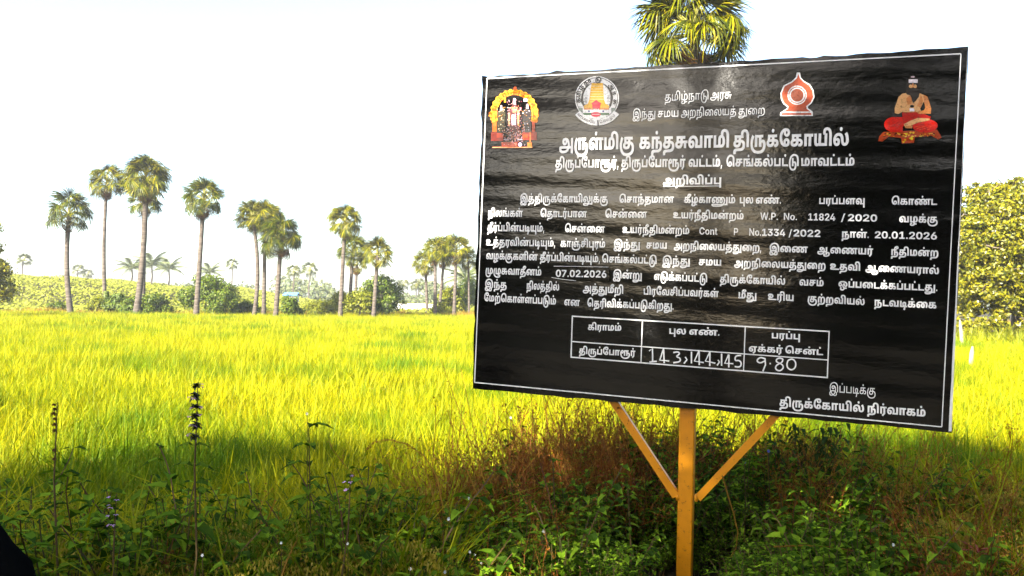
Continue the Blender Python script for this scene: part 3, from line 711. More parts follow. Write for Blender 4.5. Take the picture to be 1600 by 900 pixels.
GLYPHS = {
0:(846,[[269,-12,155,7,76,64,54,106,47,155,54,206,77,249,115,284,170,311,245,327,490,332,650,310,713,281,760,237,790,177,800,98,793,36,774,-15,701,-96,625,-133,526,-153,221,-165,181,-182,156,-213,147,-265,150,-316,53,-321,46,-241,62,-166,105,-115,144,-94,193,-82,509,-72,601,-49,659,-9,689,41,699,106,680,183,629,228,558,249,480,255,248,250,189,231,158,201,148,157,157,118,184,90,277,68,351,81,398,128,415,219,415,476,248,476,248,302,156,286,156,556,702,556,702,476,514,476,514,229,502,123,468,58,385,4]]),
1:(876,[[590,568,662,558,720,529,764,483,794,422,818,264,803,142,753,60,698,24,625,6,522,0,86,0,86,556,187,556,187,80,403,80,403,355,415,454,450,516,507,555],[591,488,560,482,534,466,511,423,504,338,504,80,606,85,649,98,701,158,716,268,703,379,663,458,632,480]]),
2:(273,[[-80,845,28,826,109,773,149,715,177,625,187,484,187,0,86,0,86,461,80,583,61,663,30,715,-18,751,-81,763,-152,746,-196,702,-210,637,-202,577,-177,515,-281,515,-302,574,-309,636,-291,730,-239,795,-165,832]]),
3:(876,[[590,568,662,558,720,529,764,483,794,422,818,264,803,142,753,60,698,24,625,6,522,0,86,0,86,556,187,556,187,80,403,80,403,355,415,454,450,516,507,555],[591,488,560,482,534,466,511,423,504,338,504,80,606,85,649,98,701,158,716,268,703,379,663,458,632,480],[259,-58,294,-62,287,-137,237,-134,180,-145,158,-184,176,-221,221,-238,301,-243,384,-231,440,-198,496,-120,525,-104,578,-97,656,-113,594,-138,509,-255,426,-304,369,-317,270,-321,179,-310,109,-281,74,-243,59,-184,70,-131,104,-91,155,-65],[553,-170,470,-134,422,-83,403,0,502,0,512,-47,543,-77,576,-87,749,-90,749,-170],[439,674,388,694,368,745,388,796,439,816,489,796,509,745,489,694]]),
4:(813,[[576,362,673,336,741,259,760,201,766,133,760,52,740,-10,666,-97,591,-134,495,-153,220,-165,180,-182,155,-213,146,-265,149,-316,52,-321,45,-241,62,-166,104,-115,144,-94,193,-82,487,-72,568,-51,622,-12,654,44,666,130,653,213,615,264,552,281,497,269,450,241,447,324,505,351],[86,0,86,556,623,556,623,476,456,476,456,0,355,0,355,476,187,476,187,0]]),
5:(653,[[86,0,86,556,636,556,636,476,472,476,472,0,371,0,371,476,187,476,187,0]]),
6:(1046,[[436,-301,352,-292,278,-265,215,-222,162,-163,121,-89,92,-1,74,100,68,239,92,452,160,621,266,744,405,819,570,845,720,824,830,764,891,697,931,612,953,504,961,368,961,0,860,0,860,330,852,484,820,613,751,706,674,747,567,761,447,742,338,683,249,580,189,428,173,333,167,225,172,114,186,21,209,-55,240,-116,325,-193,433,-217,537,-199,606,-145,646,-59,658,54,646,166,609,225,551,243,494,229,445,198,445,281,497,310,569,323,670,295,708,260,737,210,755,144,761,61,755,-32,736,-108,707,-171,668,-220,565,-281],[360,0,360,556,462,556,462,0]]),
7:(1144,[[237,-122,163,-104,104,-75,62,-37,37,9,28,61,39,111,74,152,104,168,145,177,964,180,966,100,179,99,156,95,141,86,127,54,140,13,179,-19,244,-40,353,-47,446,-41,526,-24,644,41,714,133,729,201,733,249,714,358,654,444,609,472,527,491,447,481,406,451,390,397,412,338,471,314,528,336,550,402,538,464,501,516,569,533,602,497,627,451,637,396,627,332,595,282,542,249,468,238,383,255,321,307,298,393,306,449,328,494,406,550,511,568,586,561,651,542,751,470,812,368,832,251,816,128,778,52,721,-11,647,-62,560,-98,459,-121,349,-128],[957,-154,957,556,1058,556,1058,-154]]),
8:(653,[[249,-212,184,-151,371,26,371,476,187,476,187,0,86,0,86,556,636,556,636,476,472,476,472,0]]),
9:(888,[[269,-12,155,7,76,64,54,106,47,155,54,206,77,249,115,284,170,311,244,327,339,332,864,332,864,255,330,255,248,250,189,231,158,201,148,157,157,118,184,90,277,68,351,81,398,128,415,219,415,476,248,476,248,302,156,286,156,556,702,556,702,476,514,476,514,229,502,123,468,58,385,4],[641,0,641,275,739,267,739,0]]),
10:(1151,[[262,-321,144,-298,70,-233,44,-133,54,-65,83,-5,128,45,186,86,324,138,487,155,632,142,753,105,850,42,911,-39,932,-133,918,-211,875,-271,805,-308,708,-321,567,-301,434,-242,332,-173,242,-80,171,28,99,195,75,378,106,550,144,629,198,700,268,759,355,805,459,835,580,845,699,836,799,811,882,768,950,709,1015,608,1053,482,1065,320,1065,0,965,0,965,267,954,441,919,571,856,666,742,738,668,756,580,762,422,737,293,662,244,606,206,540,182,461,175,372,183,261,209,165,252,70,317,-33,409,-128,522,-201,607,-232,700,-241,763,-233,804,-209,827,-172,834,-125,827,-78,804,-36,725,28,614,64,489,75,335,58,226,14,162,-49,141,-124,149,-172,172,-209,213,-233,274,-241,356,-234,433,-209,548,-136,639,-32,694,85,714,166,720,250,702,366,654,444,587,486,507,491,446,482,402,452,386,399,407,340,467,316,523,338,545,403,532,465,493,520,582,510,607,478,625,438,632,393,613,315,556,260,463,240,378,259,317,314,294,397,302,450,324,493,407,549,522,568,613,558,687,528,745,481,787,418,812,342,820,254,811,148,778,35,721,-78,639,-174,537,-247,403,-301]]),
11:(813,[[576,362,673,336,741,259,760,201,766,133,760,52,740,-10,666,-97,591,-134,495,-153,220,-165,180,-182,155,-213,146,-265,149,-316,52,-321,45,-241,62,-166,104,-115,144,-94,193,-82,487,-72,568,-51,622,-12,654,44,666,130,653,213,615,264,552,281,497,269,450,241,447,324,505,351],[86,0,86,556,623,556,623,476,456,476,456,0,355,0,355,476,187,476,187,0],[406,674,356,694,336,745,356,796,406,816,457,796,477,745,457,694]]),
12:(1118,[[269,-12,155,7,76,64,54,106,47,156,54,206,77,249,115,284,170,311,245,327,500,332,617,316,711,266,774,180,797,58,787,-24,739,-150,642,-243,502,-301,309,-321,173,-305,74,-255,46,-215,37,-165,45,-125,69,-98,104,-83,170,-79,956,-79,969,-159,143,-160,132,-179,143,-204,175,-224,229,-237,322,-242,453,-231,553,-200,627,-150,678,-49,690,1,694,55,687,118,668,169,637,207,595,234,480,255,248,250,189,231,158,201,148,157,157,118,184,90,277,68,351,81,398,127,415,219,415,476,248,476,248,302,156,286,156,556,701,556,701,476,514,476,514,229,502,123,468,58,385,4],[931,-159,931,556,1032,556,1032,-159]]),
13:(743,[[269,-12,155,7,76,64,54,106,47,155,54,206,77,249,115,284,170,311,244,327,339,332,702,332,702,255,330,255,248,250,189,231,158,201,148,157,157,118,184,90,277,68,351,81,398,128,415,219,415,476,248,476,248,302,156,286,156,556,702,556,702,476,514,476,514,229,502,123,468,58,385,4]]),
14:(980,[[358,0,358,556,458,556,458,80,793,80,793,556,894,556,894,0],[244,-11,177,1,129,36,108,70,92,120,86,202,86,556,187,556,191,142,213,90,236,74,268,69,321,84,367,132,365,40,315,4]]),
15:(893,[[587,568,660,558,721,529,769,482,804,418,825,338,832,243,824,132,801,43,764,-26,716,-79,629,-128,523,-152,218,-165,178,-182,153,-213,144,-265,147,-316,50,-321,43,-241,60,-166,102,-115,142,-94,191,-82,381,-79,538,-66,646,-18,683,23,709,80,724,153,729,245,724,325,710,387,687,433,657,464,580,488,532,479,493,452,466,399,459,317,459,0,358,0,358,317,353,401,334,456,309,479,272,488,234,479,209,457,189,402,185,0,84,0,84,339,89,421,107,480,139,524,192,557,260,568,334,554,389,512,428,443,399,451,438,511,500,553]]),
16:(1190,[[255,-12,153,15,112,49,80,98,61,162,54,242,65,335,99,415,154,479,227,528,316,558,421,568,517,560,603,537,683,496,774,412,817,345,844,270,853,189,832,78,774,11,682,-12,627,-5,583,14,526,85,508,186,521,294,559,385,615,461,653,495,746,549,853,568,941,558,1011,528,1064,482,1100,423,1129,280,1115,160,1081,63,1038,-12,954,36,1006,137,1021,200,1026,275,1005,387,943,460,844,486,766,474,698,434,646,366,615,285,605,190,610,133,625,94,648,72,679,64,725,82,748,128,755,186,747,258,724,323,687,380,636,427,533,473,413,486,342,479,281,459,192,387,149,282,146,232,160,133,200,80,258,64,302,75,330,107,340,158,334,199,315,230,251,255,176,233,113,180,96,252,173,310,270,332,337,321,390,288,424,236,436,167,414,71,353,9]]),
17:(1038,[[255,-12,153,14,112,48,80,97,61,162,54,242,79,384,148,486,249,548,370,568,475,554,564,503,608,443,631,362,644,188,656,138,681,99,715,77,760,70,819,85,860,138,872,182,876,240,860,356,817,458,754,545,843,602,942,436,968,345,977,247,971,170,952,105,921,55,877,18,822,-5,753,-12,673,0,609,37,558,119,538,246,534,319,518,388,484,444,436,475,364,486,301,477,247,453,203,414,172,363,146,231,160,134,200,80,257,64,301,75,330,107,340,158,334,199,315,230,251,255,176,233,113,180,96,252,173,310,270,332,337,321,390,288,424,236,436,167,414,71,352,9]]),
18:(846,[[269,-12,155,7,76,64,54,106,47,155,54,206,77,249,115,284,170,311,245,327,490,332,650,310,713,281,760,237,790,177,800,98,793,36,774,-15,701,-96,625,-133,526,-153,221,-165,181,-182,156,-213,147,-265,150,-316,53,-321,46,-241,62,-166,105,-115,144,-94,193,-82,509,-72,601,-49,659,-9,689,41,699,106,680,183,629,228,558,249,480,255,248,250,189,231,158,201,148,157,157,118,184,90,277,68,351,81,398,128,415,219,415,476,248,476,248,302,156,286,156,556,702,556,702,476,514,476,514,229,502,123,468,58,385,4],[446,674,396,694,376,745,396,796,446,816,496,796,516,745,496,694]]),
19:(1277,[[271,-145,182,-124,113,-92,62,-48,32,5,22,65,37,131,76,171,122,190,178,198,1041,200,1037,72,227,71,218,67,206,44,217,17,250,-4,306,-18,397,-22,495,-17,575,0,639,25,688,58,749,143,753,234,739,336,693,416,655,443,583,460,506,456,470,437,456,399,470,360,509,346,548,359,564,407,545,472,498,529,613,568,655,518,686,458,697,382,690,327,660,275,599,236,494,222,392,240,316,297,294,340,287,395,296,453,322,500,362,536,416,561,550,581,642,574,720,554,787,521,840,478,910,368,933,239,927,125,881,42,818,-27,738,-81,642,-120,528,-144,397,-152],[1019,-154,1019,569,1209,569,1209,-154]]),
20:(1236,[[974,346,1042,338,1099,316,1144,280,1176,230,1196,168,1203,95,1193,-10,1162,-98,1112,-170,1044,-227,962,-269,867,-298,630,-321,456,-306,297,-259,167,-170,117,-109,79,-34,55,53,47,165,66,318,116,459,184,582,332,498,252,334,225,162,248,14,278,-45,322,-95,378,-134,448,-163,532,-180,647,-186,758,-178,850,-154,921,-113,972,-58,1003,12,1013,96,1003,160,974,202,925,216,889,210,856,190,845,315,908,338],[376,0,376,569,1012,569,1012,439,880,439,880,0,690,0,690,439,566,439,566,0]]),
21:(1244,[[285,-12,212,-4,150,18,102,55,66,106,44,170,37,248,44,326,67,394,148,498,264,560,400,581,509,568,603,531,696,466,614,340,528,419,473,443,405,451,302,426,234,352,215,299,209,235,216,169,240,128,283,114,314,121,334,142,340,174,323,220,278,234,213,214,156,162,124,261,220,327,335,355,411,344,470,310,508,255,521,177,496,76,464,39,419,11,360,-6],[591,0,591,478,612,469,613,569,1227,569,1227,439,1095,439,1095,0,905,0,905,439,781,439,781,0],[622,656,551,682,530,713,523,751,530,790,551,820,622,846,694,820,714,790,721,751,694,682]]),
22:(968,[[641,581,734,571,807,540,862,492,900,430,923,356,930,275,924,200,906,140,842,57,780,24,700,6,589,0,68,0,68,569,258,569,258,130,410,130,410,351,427,460,475,528,548,568],[657,451,634,446,617,434,604,406,600,130,688,144,728,189,742,276,734,370,706,430]]),
23:(326,[[-81,851,65,828,170,763,220,696,248,604,258,467,258,0,68,0,66,540,52,629,12,693,-26,715,-78,723,-142,710,-174,674,-184,627,-177,574,-154,515,-341,515,-360,570,-366,629,-341,732,-274,801,-182,839]]),
24:(1245,[[590,-12,506,-7,437,8,382,34,342,69,318,114,310,168,318,220,344,266,388,303,454,332,542,349,656,355,821,355,920,349,1002,331,1070,302,1124,264,1192,168,1214,53,1206,-25,1184,-92,1100,-198,976,-269,826,-308,636,-321,506,-314,396,-294,303,-261,228,-218,120,-110,64,18,47,163,66,320,116,460,184,582,332,498,272,386,236,274,225,154,247,20,318,-88,373,-130,444,-161,530,-180,648,-187,801,-173,920,-130,997,-56,1024,51,1016,114,993,162,913,218,809,234,564,232,524,221,502,202,494,176,500,149,520,131,592,118,656,128,696,166,711,240,711,439,577,439,577,302,406,286,406,569,1085,569,1085,439,896,439,896,252,878,136,826,55,730,4]]),
25:(967,[[313,-12,230,-7,160,8,106,34,66,69,41,114,33,168,42,220,67,266,112,303,177,332,266,349,379,355,714,351,788,338,850,313,912,256,934,167,920,92,879,35,812,0,720,-12,596,1,624,127,684,120,736,133,755,174,744,206,713,224,622,234,287,232,247,221,224,202,217,176,224,149,243,131,315,118,378,128,420,166,434,240,434,439,300,439,300,302,129,286,129,569,808,569,808,439,619,439,619,252,602,136,549,55,454,4]]),
26:(937,[[684,370,752,362,806,339,849,302,878,254,902,130,894,47,871,-20,834,-74,787,-115,708,-154,612,-174,291,-184,250,-200,228,-226,223,-312,36,-322,30,-231,50,-148,102,-91,149,-67,210,-54,564,-45,632,-29,677,1,706,50,716,123,706,188,677,227,630,240,586,231,548,210,533,333,600,360],[68,0,68,569,704,569,704,439,572,439,572,0,382,0,382,439,258,439,258,0],[468,656,397,682,376,713,369,751,376,790,397,820,468,846,540,820,560,790,567,751,540,682]]),
27:(971,[[313,-12,230,-7,160,8,106,34,66,69,41,114,33,168,42,220,67,266,112,303,177,332,266,349,379,355,573,355,678,349,767,330,840,298,894,250,927,183,938,96,930,24,906,-34,821,-117,730,-154,616,-174,294,-184,253,-200,231,-226,226,-312,39,-322,33,-230,52,-148,105,-91,152,-67,213,-54,552,-46,644,-32,710,2,742,46,753,108,740,168,703,207,647,228,576,234,287,232,247,221,224,202,217,176,224,149,243,131,315,118,378,128,420,165,434,239,434,439,300,439,300,302,129,286,129,569,808,569,808,439,619,439,619,252,602,136,549,55,454,4]]),
28:(1015,[[313,-12,229,-7,160,8,105,34,65,69,41,114,33,168,42,220,67,266,112,303,177,332,266,349,379,355,989,355,989,234,287,232,247,221,224,202,217,176,224,149,243,131,315,118,378,128,420,166,434,240,434,439,300,439,300,302,129,286,129,569,810,569,810,439,619,439,619,252,602,136,549,55,454,4],[705,0,705,275,890,267,890,0]]),
29:(1194,[[285,-12,212,-5,150,18,102,54,66,104,44,168,37,245,50,348,88,432,148,497,228,544,323,572,429,581,518,575,594,558,706,493,770,398,791,283,784,206,762,130,936,130,936,569,1126,569,1126,0,570,0,564,99,592,172,601,259,578,363,514,428,415,451,355,444,304,425,234,350,209,235,216,169,240,128,283,114,314,121,334,142,340,174,323,220,278,234,213,214,156,162,124,261,220,327,335,355,412,344,471,310,508,254,521,177,496,76,464,39,419,11,360,-6]]),
30:(729,[[68,0,68,569,712,569,712,439,580,439,580,0,390,0,390,439,258,439,258,0]]),
31:(967,[[313,-12,230,-7,160,8,106,34,66,69,41,114,33,168,42,220,67,266,112,303,177,332,266,349,379,355,714,351,788,338,850,313,912,256,934,167,920,92,879,35,812,0,720,-12,596,1,624,127,684,120,736,133,755,174,744,206,713,224,622,234,287,232,247,221,224,202,217,176,224,149,243,131,315,118,378,128,420,166,434,240,434,439,300,439,300,302,129,286,129,569,808,569,808,439,619,439,619,252,602,136,549,55,454,4],[512,656,440,682,419,713,412,751,419,790,440,820,511,846,582,820,603,790,610,751,582,682]]),
32:(825,[[501,-12,403,-5,314,16,236,51,169,98,115,159,75,233,50,319,42,416,50,513,76,598,117,673,172,736,240,785,320,822,409,844,508,851,593,845,666,828,725,800,769,760,797,708,806,642,782,550,708,482,650,462,577,456,508,462,451,480,377,546,353,636,364,702,390,758,557,758,524,716,508,650,513,616,528,595,570,580,614,600,627,648,619,682,590,714,531,727,455,720,373,698,298,638,244,544,224,416,246,282,302,188,382,133,516,112,579,126,608,159,615,194,602,242,556,264,512,245,495,193,510,124,541,80,374,88,350,142,340,212,363,299,435,364,491,382,561,388,637,381,696,360,770,290,794,197,786,141,764,90,724,48,668,16,594,-5]]),
33:(1071,[[377,0,377,569,567,569,567,130,813,130,813,569,1003,569,1003,0],[257,-12,182,0,123,36,91,80,72,142,65,225,65,569,255,569,258,168,275,132,294,121,319,117,370,134,402,176,406,49,346,4]]),
34:(1180,[[284,-12,212,-4,150,18,102,55,66,106,44,170,37,247,45,325,68,392,152,497,279,560,433,581,570,566,667,518,726,451,761,358,780,192,789,163,804,141,830,124,865,118,912,130,940,172,949,253,938,346,904,438,847,526,1004,615,1066,530,1108,444,1139,266,1132,192,1110,126,1072,69,1019,26,949,-3,861,-12,758,-2,683,30,616,108,586,229,566,353,541,402,494,438,419,451,312,425,236,351,215,298,208,235,216,169,240,128,282,114,314,121,334,142,340,174,323,220,277,234,213,214,156,162,124,261,220,327,335,355,411,344,470,310,508,255,521,177,496,76,464,39,419,11,359,-6],[590,656,519,682,498,713,491,751,498,790,519,820,590,846,662,820,682,790,689,751,662,682]]),
35:(965,[[311,-12,229,-7,161,8,106,34,66,69,42,114,34,168,42,220,68,265,112,303,177,331,265,348,377,354,568,354,672,348,761,330,833,297,887,249,920,183,931,96,923,25,899,-32,815,-115,725,-152,612,-173,291,-183,250,-199,228,-226,223,-312,40,-322,34,-231,53,-149,105,-92,152,-68,213,-55,551,-47,642,-32,708,2,739,46,750,108,737,170,698,209,641,229,570,235,286,233,245,222,222,203,214,175,221,147,240,129,314,116,378,126,419,163,433,239,433,441,298,441,298,302,131,286,131,568,803,568,803,441,614,441,614,251,597,135,546,56,451,4]]),
36:(324,[[-81,851,64,828,167,764,216,698,245,606,255,467,255,0,69,0,66,542,52,631,13,695,-26,717,-78,725,-142,712,-176,676,-185,628,-178,574,-155,515,-338,515,-356,571,-363,630,-338,733,-273,801,-182,839]]),
37:(1229,[[968,345,1035,337,1092,315,1136,279,1169,230,1189,168,1195,95,1185,-10,1154,-98,1104,-170,1038,-227,956,-269,862,-298,626,-321,452,-306,294,-257,165,-168,116,-107,79,-33,56,54,48,165,66,318,117,459,185,581,330,499,249,335,222,161,245,14,275,-46,318,-96,374,-136,444,-165,529,-183,645,-189,755,-181,846,-156,917,-116,969,-60,1000,11,1010,95,1000,161,970,203,921,217,882,210,847,188,836,311,899,336],[375,0,375,568,1007,568,1007,441,873,441,873,0,688,0,688,441,561,441,561,0]]),
38:(852,[[69,0,69,568,255,568,255,128,598,128,598,568,783,568,783,0],[426,657,356,683,329,750,336,789,356,819,426,844,496,819,516,789,523,750,496,683]]),
39:(821,[[499,-12,401,-5,313,16,235,51,169,99,115,159,75,233,51,319,43,416,51,513,76,599,117,673,172,736,240,785,320,822,409,844,508,851,592,845,663,828,721,800,765,760,792,708,801,643,777,552,703,484,646,464,575,458,506,464,451,482,378,547,354,637,365,705,392,760,554,759,522,717,505,651,510,617,525,595,568,579,613,599,626,649,618,684,589,716,529,729,454,722,371,700,295,639,241,544,220,416,242,282,299,187,378,132,514,110,577,124,606,157,614,194,600,243,554,265,509,246,493,192,507,123,538,79,376,86,351,140,341,210,364,297,435,362,490,380,559,386,634,380,692,359,766,289,789,196,781,140,758,89,719,47,664,15,591,-5]]),
40:(852,[[69,0,69,568,255,568,255,128,598,128,598,568,783,568,783,0]]),
41:(725,[[69,0,69,568,708,568,708,441,575,441,575,0,389,0,389,441,255,441,255,0]]),
42:(1401,[[1140,345,1208,337,1264,315,1308,279,1341,230,1361,168,1367,95,1359,9,1334,-66,1294,-130,1241,-184,1103,-263,932,-307,708,-321,572,-313,446,-290,333,-251,235,-194,154,-118,94,-22,57,95,44,234,64,379,120,488,206,557,314,580,379,574,430,556,495,490,516,402,497,305,434,239,381,221,310,215,214,231,168,255,129,294,168,430,231,360,296,339,338,352,356,402,341,445,311,457,264,435,232,375,212,228,221,132,248,48,292,-24,350,-83,423,-129,509,-162,606,-182,748,-189,928,-170,1065,-116,1152,-27,1174,30,1182,96,1172,161,1142,203,1093,217,1056,211,1024,192,1014,315,1075,337],[548,0,548,568,1179,568,1179,441,1045,441,1045,0,860,0,860,441,733,441,733,0]]),
43:(725,[[351,-214,235,-106,389,38,389,441,255,441,255,0,69,0,69,568,708,568,708,441,575,441,575,0],[363,657,292,683,265,750,272,789,293,819,362,844,432,819,452,789,459,750,432,683]]),
1044:(269,[[26,-183,66,116,221,116,134,-183]]),
45:(1188,[[284,-12,212,-5,151,17,102,54,67,104,45,168,38,245,51,347,88,431,148,496,227,543,321,571,426,580,515,574,590,557,702,492,765,398,785,283,778,204,756,128,934,128,934,568,1119,568,1119,0,568,0,562,97,590,171,600,260,577,364,512,430,412,453,352,446,301,426,230,350,206,234,213,167,238,125,281,112,314,119,333,140,340,173,323,221,276,235,210,215,153,163,122,261,216,327,331,354,408,343,467,309,504,253,517,177,492,76,460,39,416,11,357,-6]]),
46:(758,[[69,0,69,568,255,568,255,128,741,128,741,0],[409,657,339,683,312,750,319,789,339,819,409,844,479,819,499,789,506,750,479,683]]),
47:(758,[[69,0,69,568,255,568,255,128,741,128,741,0]]),
48:(965,[[639,580,731,570,803,539,858,491,896,429,918,356,925,274,920,200,903,141,839,57,778,24,696,6,585,0,69,0,69,568,255,568,255,128,410,128,410,351,427,460,474,527,547,567],[654,453,632,448,614,436,600,407,596,128,687,141,728,187,742,275,733,370,705,431],[483,657,413,683,385,750,392,789,413,819,482,844,552,819,573,789,579,750,552,683]]),
49:(1025,[[423,-12,335,-5,259,16,194,49,140,95,69,219,45,381,54,483,82,575,127,656,187,724,261,778,347,818,444,843,550,851,700,832,826,774,899,695,942,582,956,427,956,0,770,0,770,359,765,491,745,593,703,665,637,707,542,720,421,700,319,637,249,530,229,459,223,376,231,265,255,187,289,137,330,109,374,115,440,110,478,116,502,133,520,191,508,241,490,259,461,265,414,245,397,189,411,122,439,79,291,90,272,139,264,206,286,299,354,363,406,381,471,386,542,380,599,359,672,286,694,192,686,132,662,81,623,41,569,12,503,-6]]),
50:(858,[[311,-12,229,-7,160,8,105,34,66,69,42,114,34,168,42,220,68,265,112,303,177,331,265,348,377,354,805,354,805,235,286,233,245,222,222,203,214,175,221,147,240,129,314,116,378,126,419,164,433,240,433,441,298,441,298,302,131,286,131,568,805,568,805,441,614,441,614,251,597,135,546,56,450,4]]),
51:(1237,[[69,0,69,568,760,568,760,441,563,441,563,337,624,361,692,369,753,363,801,346,862,287,881,216,875,163,860,128,984,128,982,0,377,0,377,128,679,128,691,152,696,185,681,227,639,242,602,235,563,215,563,171,377,171,377,441,255,441,255,0],[912,0,906,128,983,128,983,568,1168,568,1168,0],[619,657,549,683,522,750,528,789,549,819,619,844,689,819,709,789,716,750,689,683]]),
52:(961,[[311,-12,229,-7,161,8,106,34,66,69,42,114,34,168,42,220,68,265,112,303,177,331,265,348,377,354,710,350,784,337,846,311,906,254,928,166,914,91,873,35,806,0,715,-12,593,1,620,124,680,117,733,131,753,173,741,206,710,225,616,235,286,233,245,222,222,203,214,175,221,147,240,129,314,115,378,126,419,164,433,240,433,441,298,441,298,302,131,286,131,568,803,568,803,441,614,441,614,251,597,135,546,56,451,4]]),
53:(1173,[[283,-12,211,-5,151,18,102,54,67,105,45,169,38,246,45,324,68,392,152,496,278,559,430,580,566,565,663,517,720,451,754,360,773,192,783,161,799,138,825,121,859,116,907,128,936,171,945,253,934,346,900,438,843,527,996,614,1058,529,1100,444,1131,265,1124,191,1102,125,1065,69,1012,25,942,-3,855,-12,753,-1,679,31,614,108,584,229,564,354,539,403,492,439,416,453,308,426,232,351,212,298,205,234,213,167,237,125,281,112,314,119,333,140,340,173,323,221,275,235,210,215,153,163,122,261,216,327,331,354,407,343,466,310,504,254,517,177,492,76,460,39,416,11,357,-6],[587,657,517,683,490,750,496,789,517,819,587,844,657,819,677,789,684,750,657,683]]),
54:(1178,[[494,-317,379,-307,285,-276,210,-227,151,-162,108,-85,79,4,57,223,80,428,151,602,203,674,267,735,343,784,430,821,528,843,638,851,786,836,912,788,996,727,1057,641,1096,517,1106,436,1110,0,924,0,924,315,917,447,890,562,833,651,752,702,634,721,494,699,383,632,302,526,252,383,235,208,240,93,257,3,282,-67,315,-118,398,-175,493,-190,591,-171,653,-119,685,-41,695,57,684,150,654,201,605,217,567,210,531,188,521,311,583,336,647,345,713,337,770,313,817,272,851,216,873,142,880,52,874,-34,854,-109,822,-172,778,-224,656,-294],[373,0,373,568,558,568,558,0]]),
55:(965,[[639,580,731,570,803,539,858,491,896,429,918,356,925,274,920,200,903,141,839,57,778,24,696,6,585,0,69,0,69,568,255,568,255,128,410,128,410,351,427,460,474,527,547,567],[654,453,632,448,614,436,600,407,596,128,687,141,728,187,742,275,733,370,705,431]]),
56:(1271,[[269,-144,182,-123,112,-91,63,-47,32,5,22,65,37,130,76,170,121,189,176,197,1037,199,1033,74,223,72,214,68,202,45,213,17,246,-5,303,-19,395,-23,493,-18,573,-2,636,24,686,58,747,143,752,235,737,338,691,418,653,444,580,462,503,457,467,438,453,399,467,359,507,344,547,358,563,407,544,472,498,530,612,566,653,518,683,458,694,383,687,327,657,275,596,237,493,223,392,241,316,297,295,341,288,395,296,453,322,500,362,535,415,560,548,580,639,573,717,553,783,520,836,478,905,368,928,240,921,125,876,43,814,-26,734,-80,637,-119,524,-143,394,-151],[1016,-154,1016,568,1202,568,1202,-154]]),
57:(1024,[[687,580,774,570,847,540,904,490,946,423,972,339,981,239,972,126,946,36,907,-34,855,-88,762,-142,643,-170,285,-183,244,-199,222,-226,217,-312,34,-322,28,-231,48,-149,100,-92,146,-68,207,-55,474,-51,619,-39,719,3,753,41,776,91,790,156,795,236,780,357,737,429,671,453,633,447,606,430,578,379,571,299,571,0,385,0,382,384,365,432,347,447,321,453,294,448,275,433,255,383,252,0,66,0,66,312,76,413,105,484,151,535,217,569,301,580,394,564,459,516,511,440,449,443,510,517,586,564]]),
58:(852,[[598,-283,598,0,69,0,69,568,255,568,255,128,598,128,598,568,783,568,783,-283]]),
59:(1259,[[295,-321,208,-315,138,-297,85,-267,49,-226,27,-175,20,-116,32,-39,69,25,126,77,198,116,358,163,529,177,666,168,810,134,923,81,1003,-1,1025,-53,1032,-115,1017,-202,970,-267,886,-307,760,-321,600,-299,452,-238,337,-167,242,-77,166,29,88,193,69,283,62,383,71,472,96,557,138,637,199,708,278,767,377,812,497,841,637,851,753,844,856,823,948,788,1025,740,1121,635,1176,494,1189,403,1193,0,1008,0,1008,242,998,410,965,536,903,629,793,697,720,715,632,721,474,698,350,631,304,581,269,519,247,446,240,361,248,266,272,181,310,98,382,-10,475,-97,586,-158,664,-184,748,-194,804,-188,840,-170,866,-110,838,-37,760,11,648,42,523,50,383,39,266,0,206,-45,186,-109,212,-171,248,-188,305,-194,385,-186,460,-164,565,-107,651,-24,710,87,731,166,739,254,731,340,696,415,663,444,613,463,604,457,556,462,517,457,485,438,472,399,486,359,526,344,563,358,577,407,558,472,512,530,642,544,674,504,699,448,708,396,687,304,624,244,574,228,511,223,411,241,335,298,314,341,307,395,315,452,340,498,432,560,562,580,669,569,757,537,824,486,872,419,901,339,910,249,898,133,866,27,804,-82,717,-172,611,-240,463,-299]]),
60:(965,[[311,-12,229,-7,161,8,106,34,66,69,42,114,34,168,42,220,68,265,112,303,177,331,265,348,377,354,568,354,672,348,761,330,833,297,887,249,920,183,931,96,923,25,899,-32,815,-115,725,-152,612,-173,291,-183,250,-199,228,-226,223,-312,40,-322,34,-231,53,-149,105,-92,152,-68,213,-55,551,-47,642,-32,708,2,739,46,750,108,737,170,698,209,641,229,570,235,286,233,245,222,222,203,214,175,221,147,240,129,314,116,378,126,419,163,433,239,433,441,298,441,298,302,131,286,131,568,803,568,803,441,614,441,614,251,597,135,546,56,451,4],[508,657,438,683,411,750,418,789,438,819,508,844,578,819,598,789,605,750,578,683]]),
61:(961,[[311,-12,229,-7,161,8,106,34,66,69,42,114,34,168,42,220,68,265,112,303,177,331,265,348,377,354,710,350,784,337,846,311,906,254,928,166,914,91,873,35,806,0,715,-12,593,1,620,124,680,117,733,131,753,173,741,206,710,225,616,235,286,233,245,222,222,203,214,175,221,147,240,129,314,115,378,126,419,164,433,240,433,441,298,441,298,302,131,286,131,568,803,568,803,441,614,441,614,251,597,135,546,56,451,4],[508,657,438,683,410,750,417,789,438,819,508,844,578,819,598,789,605,750,578,683]]),
62:(1067,[[376,0,376,568,562,568,562,128,812,128,812,568,998,568,998,0],[257,-12,182,0,124,36,92,79,73,139,67,223,67,568,252,568,256,167,272,130,291,119,317,115,367,132,401,174,404,48,344,4]]),
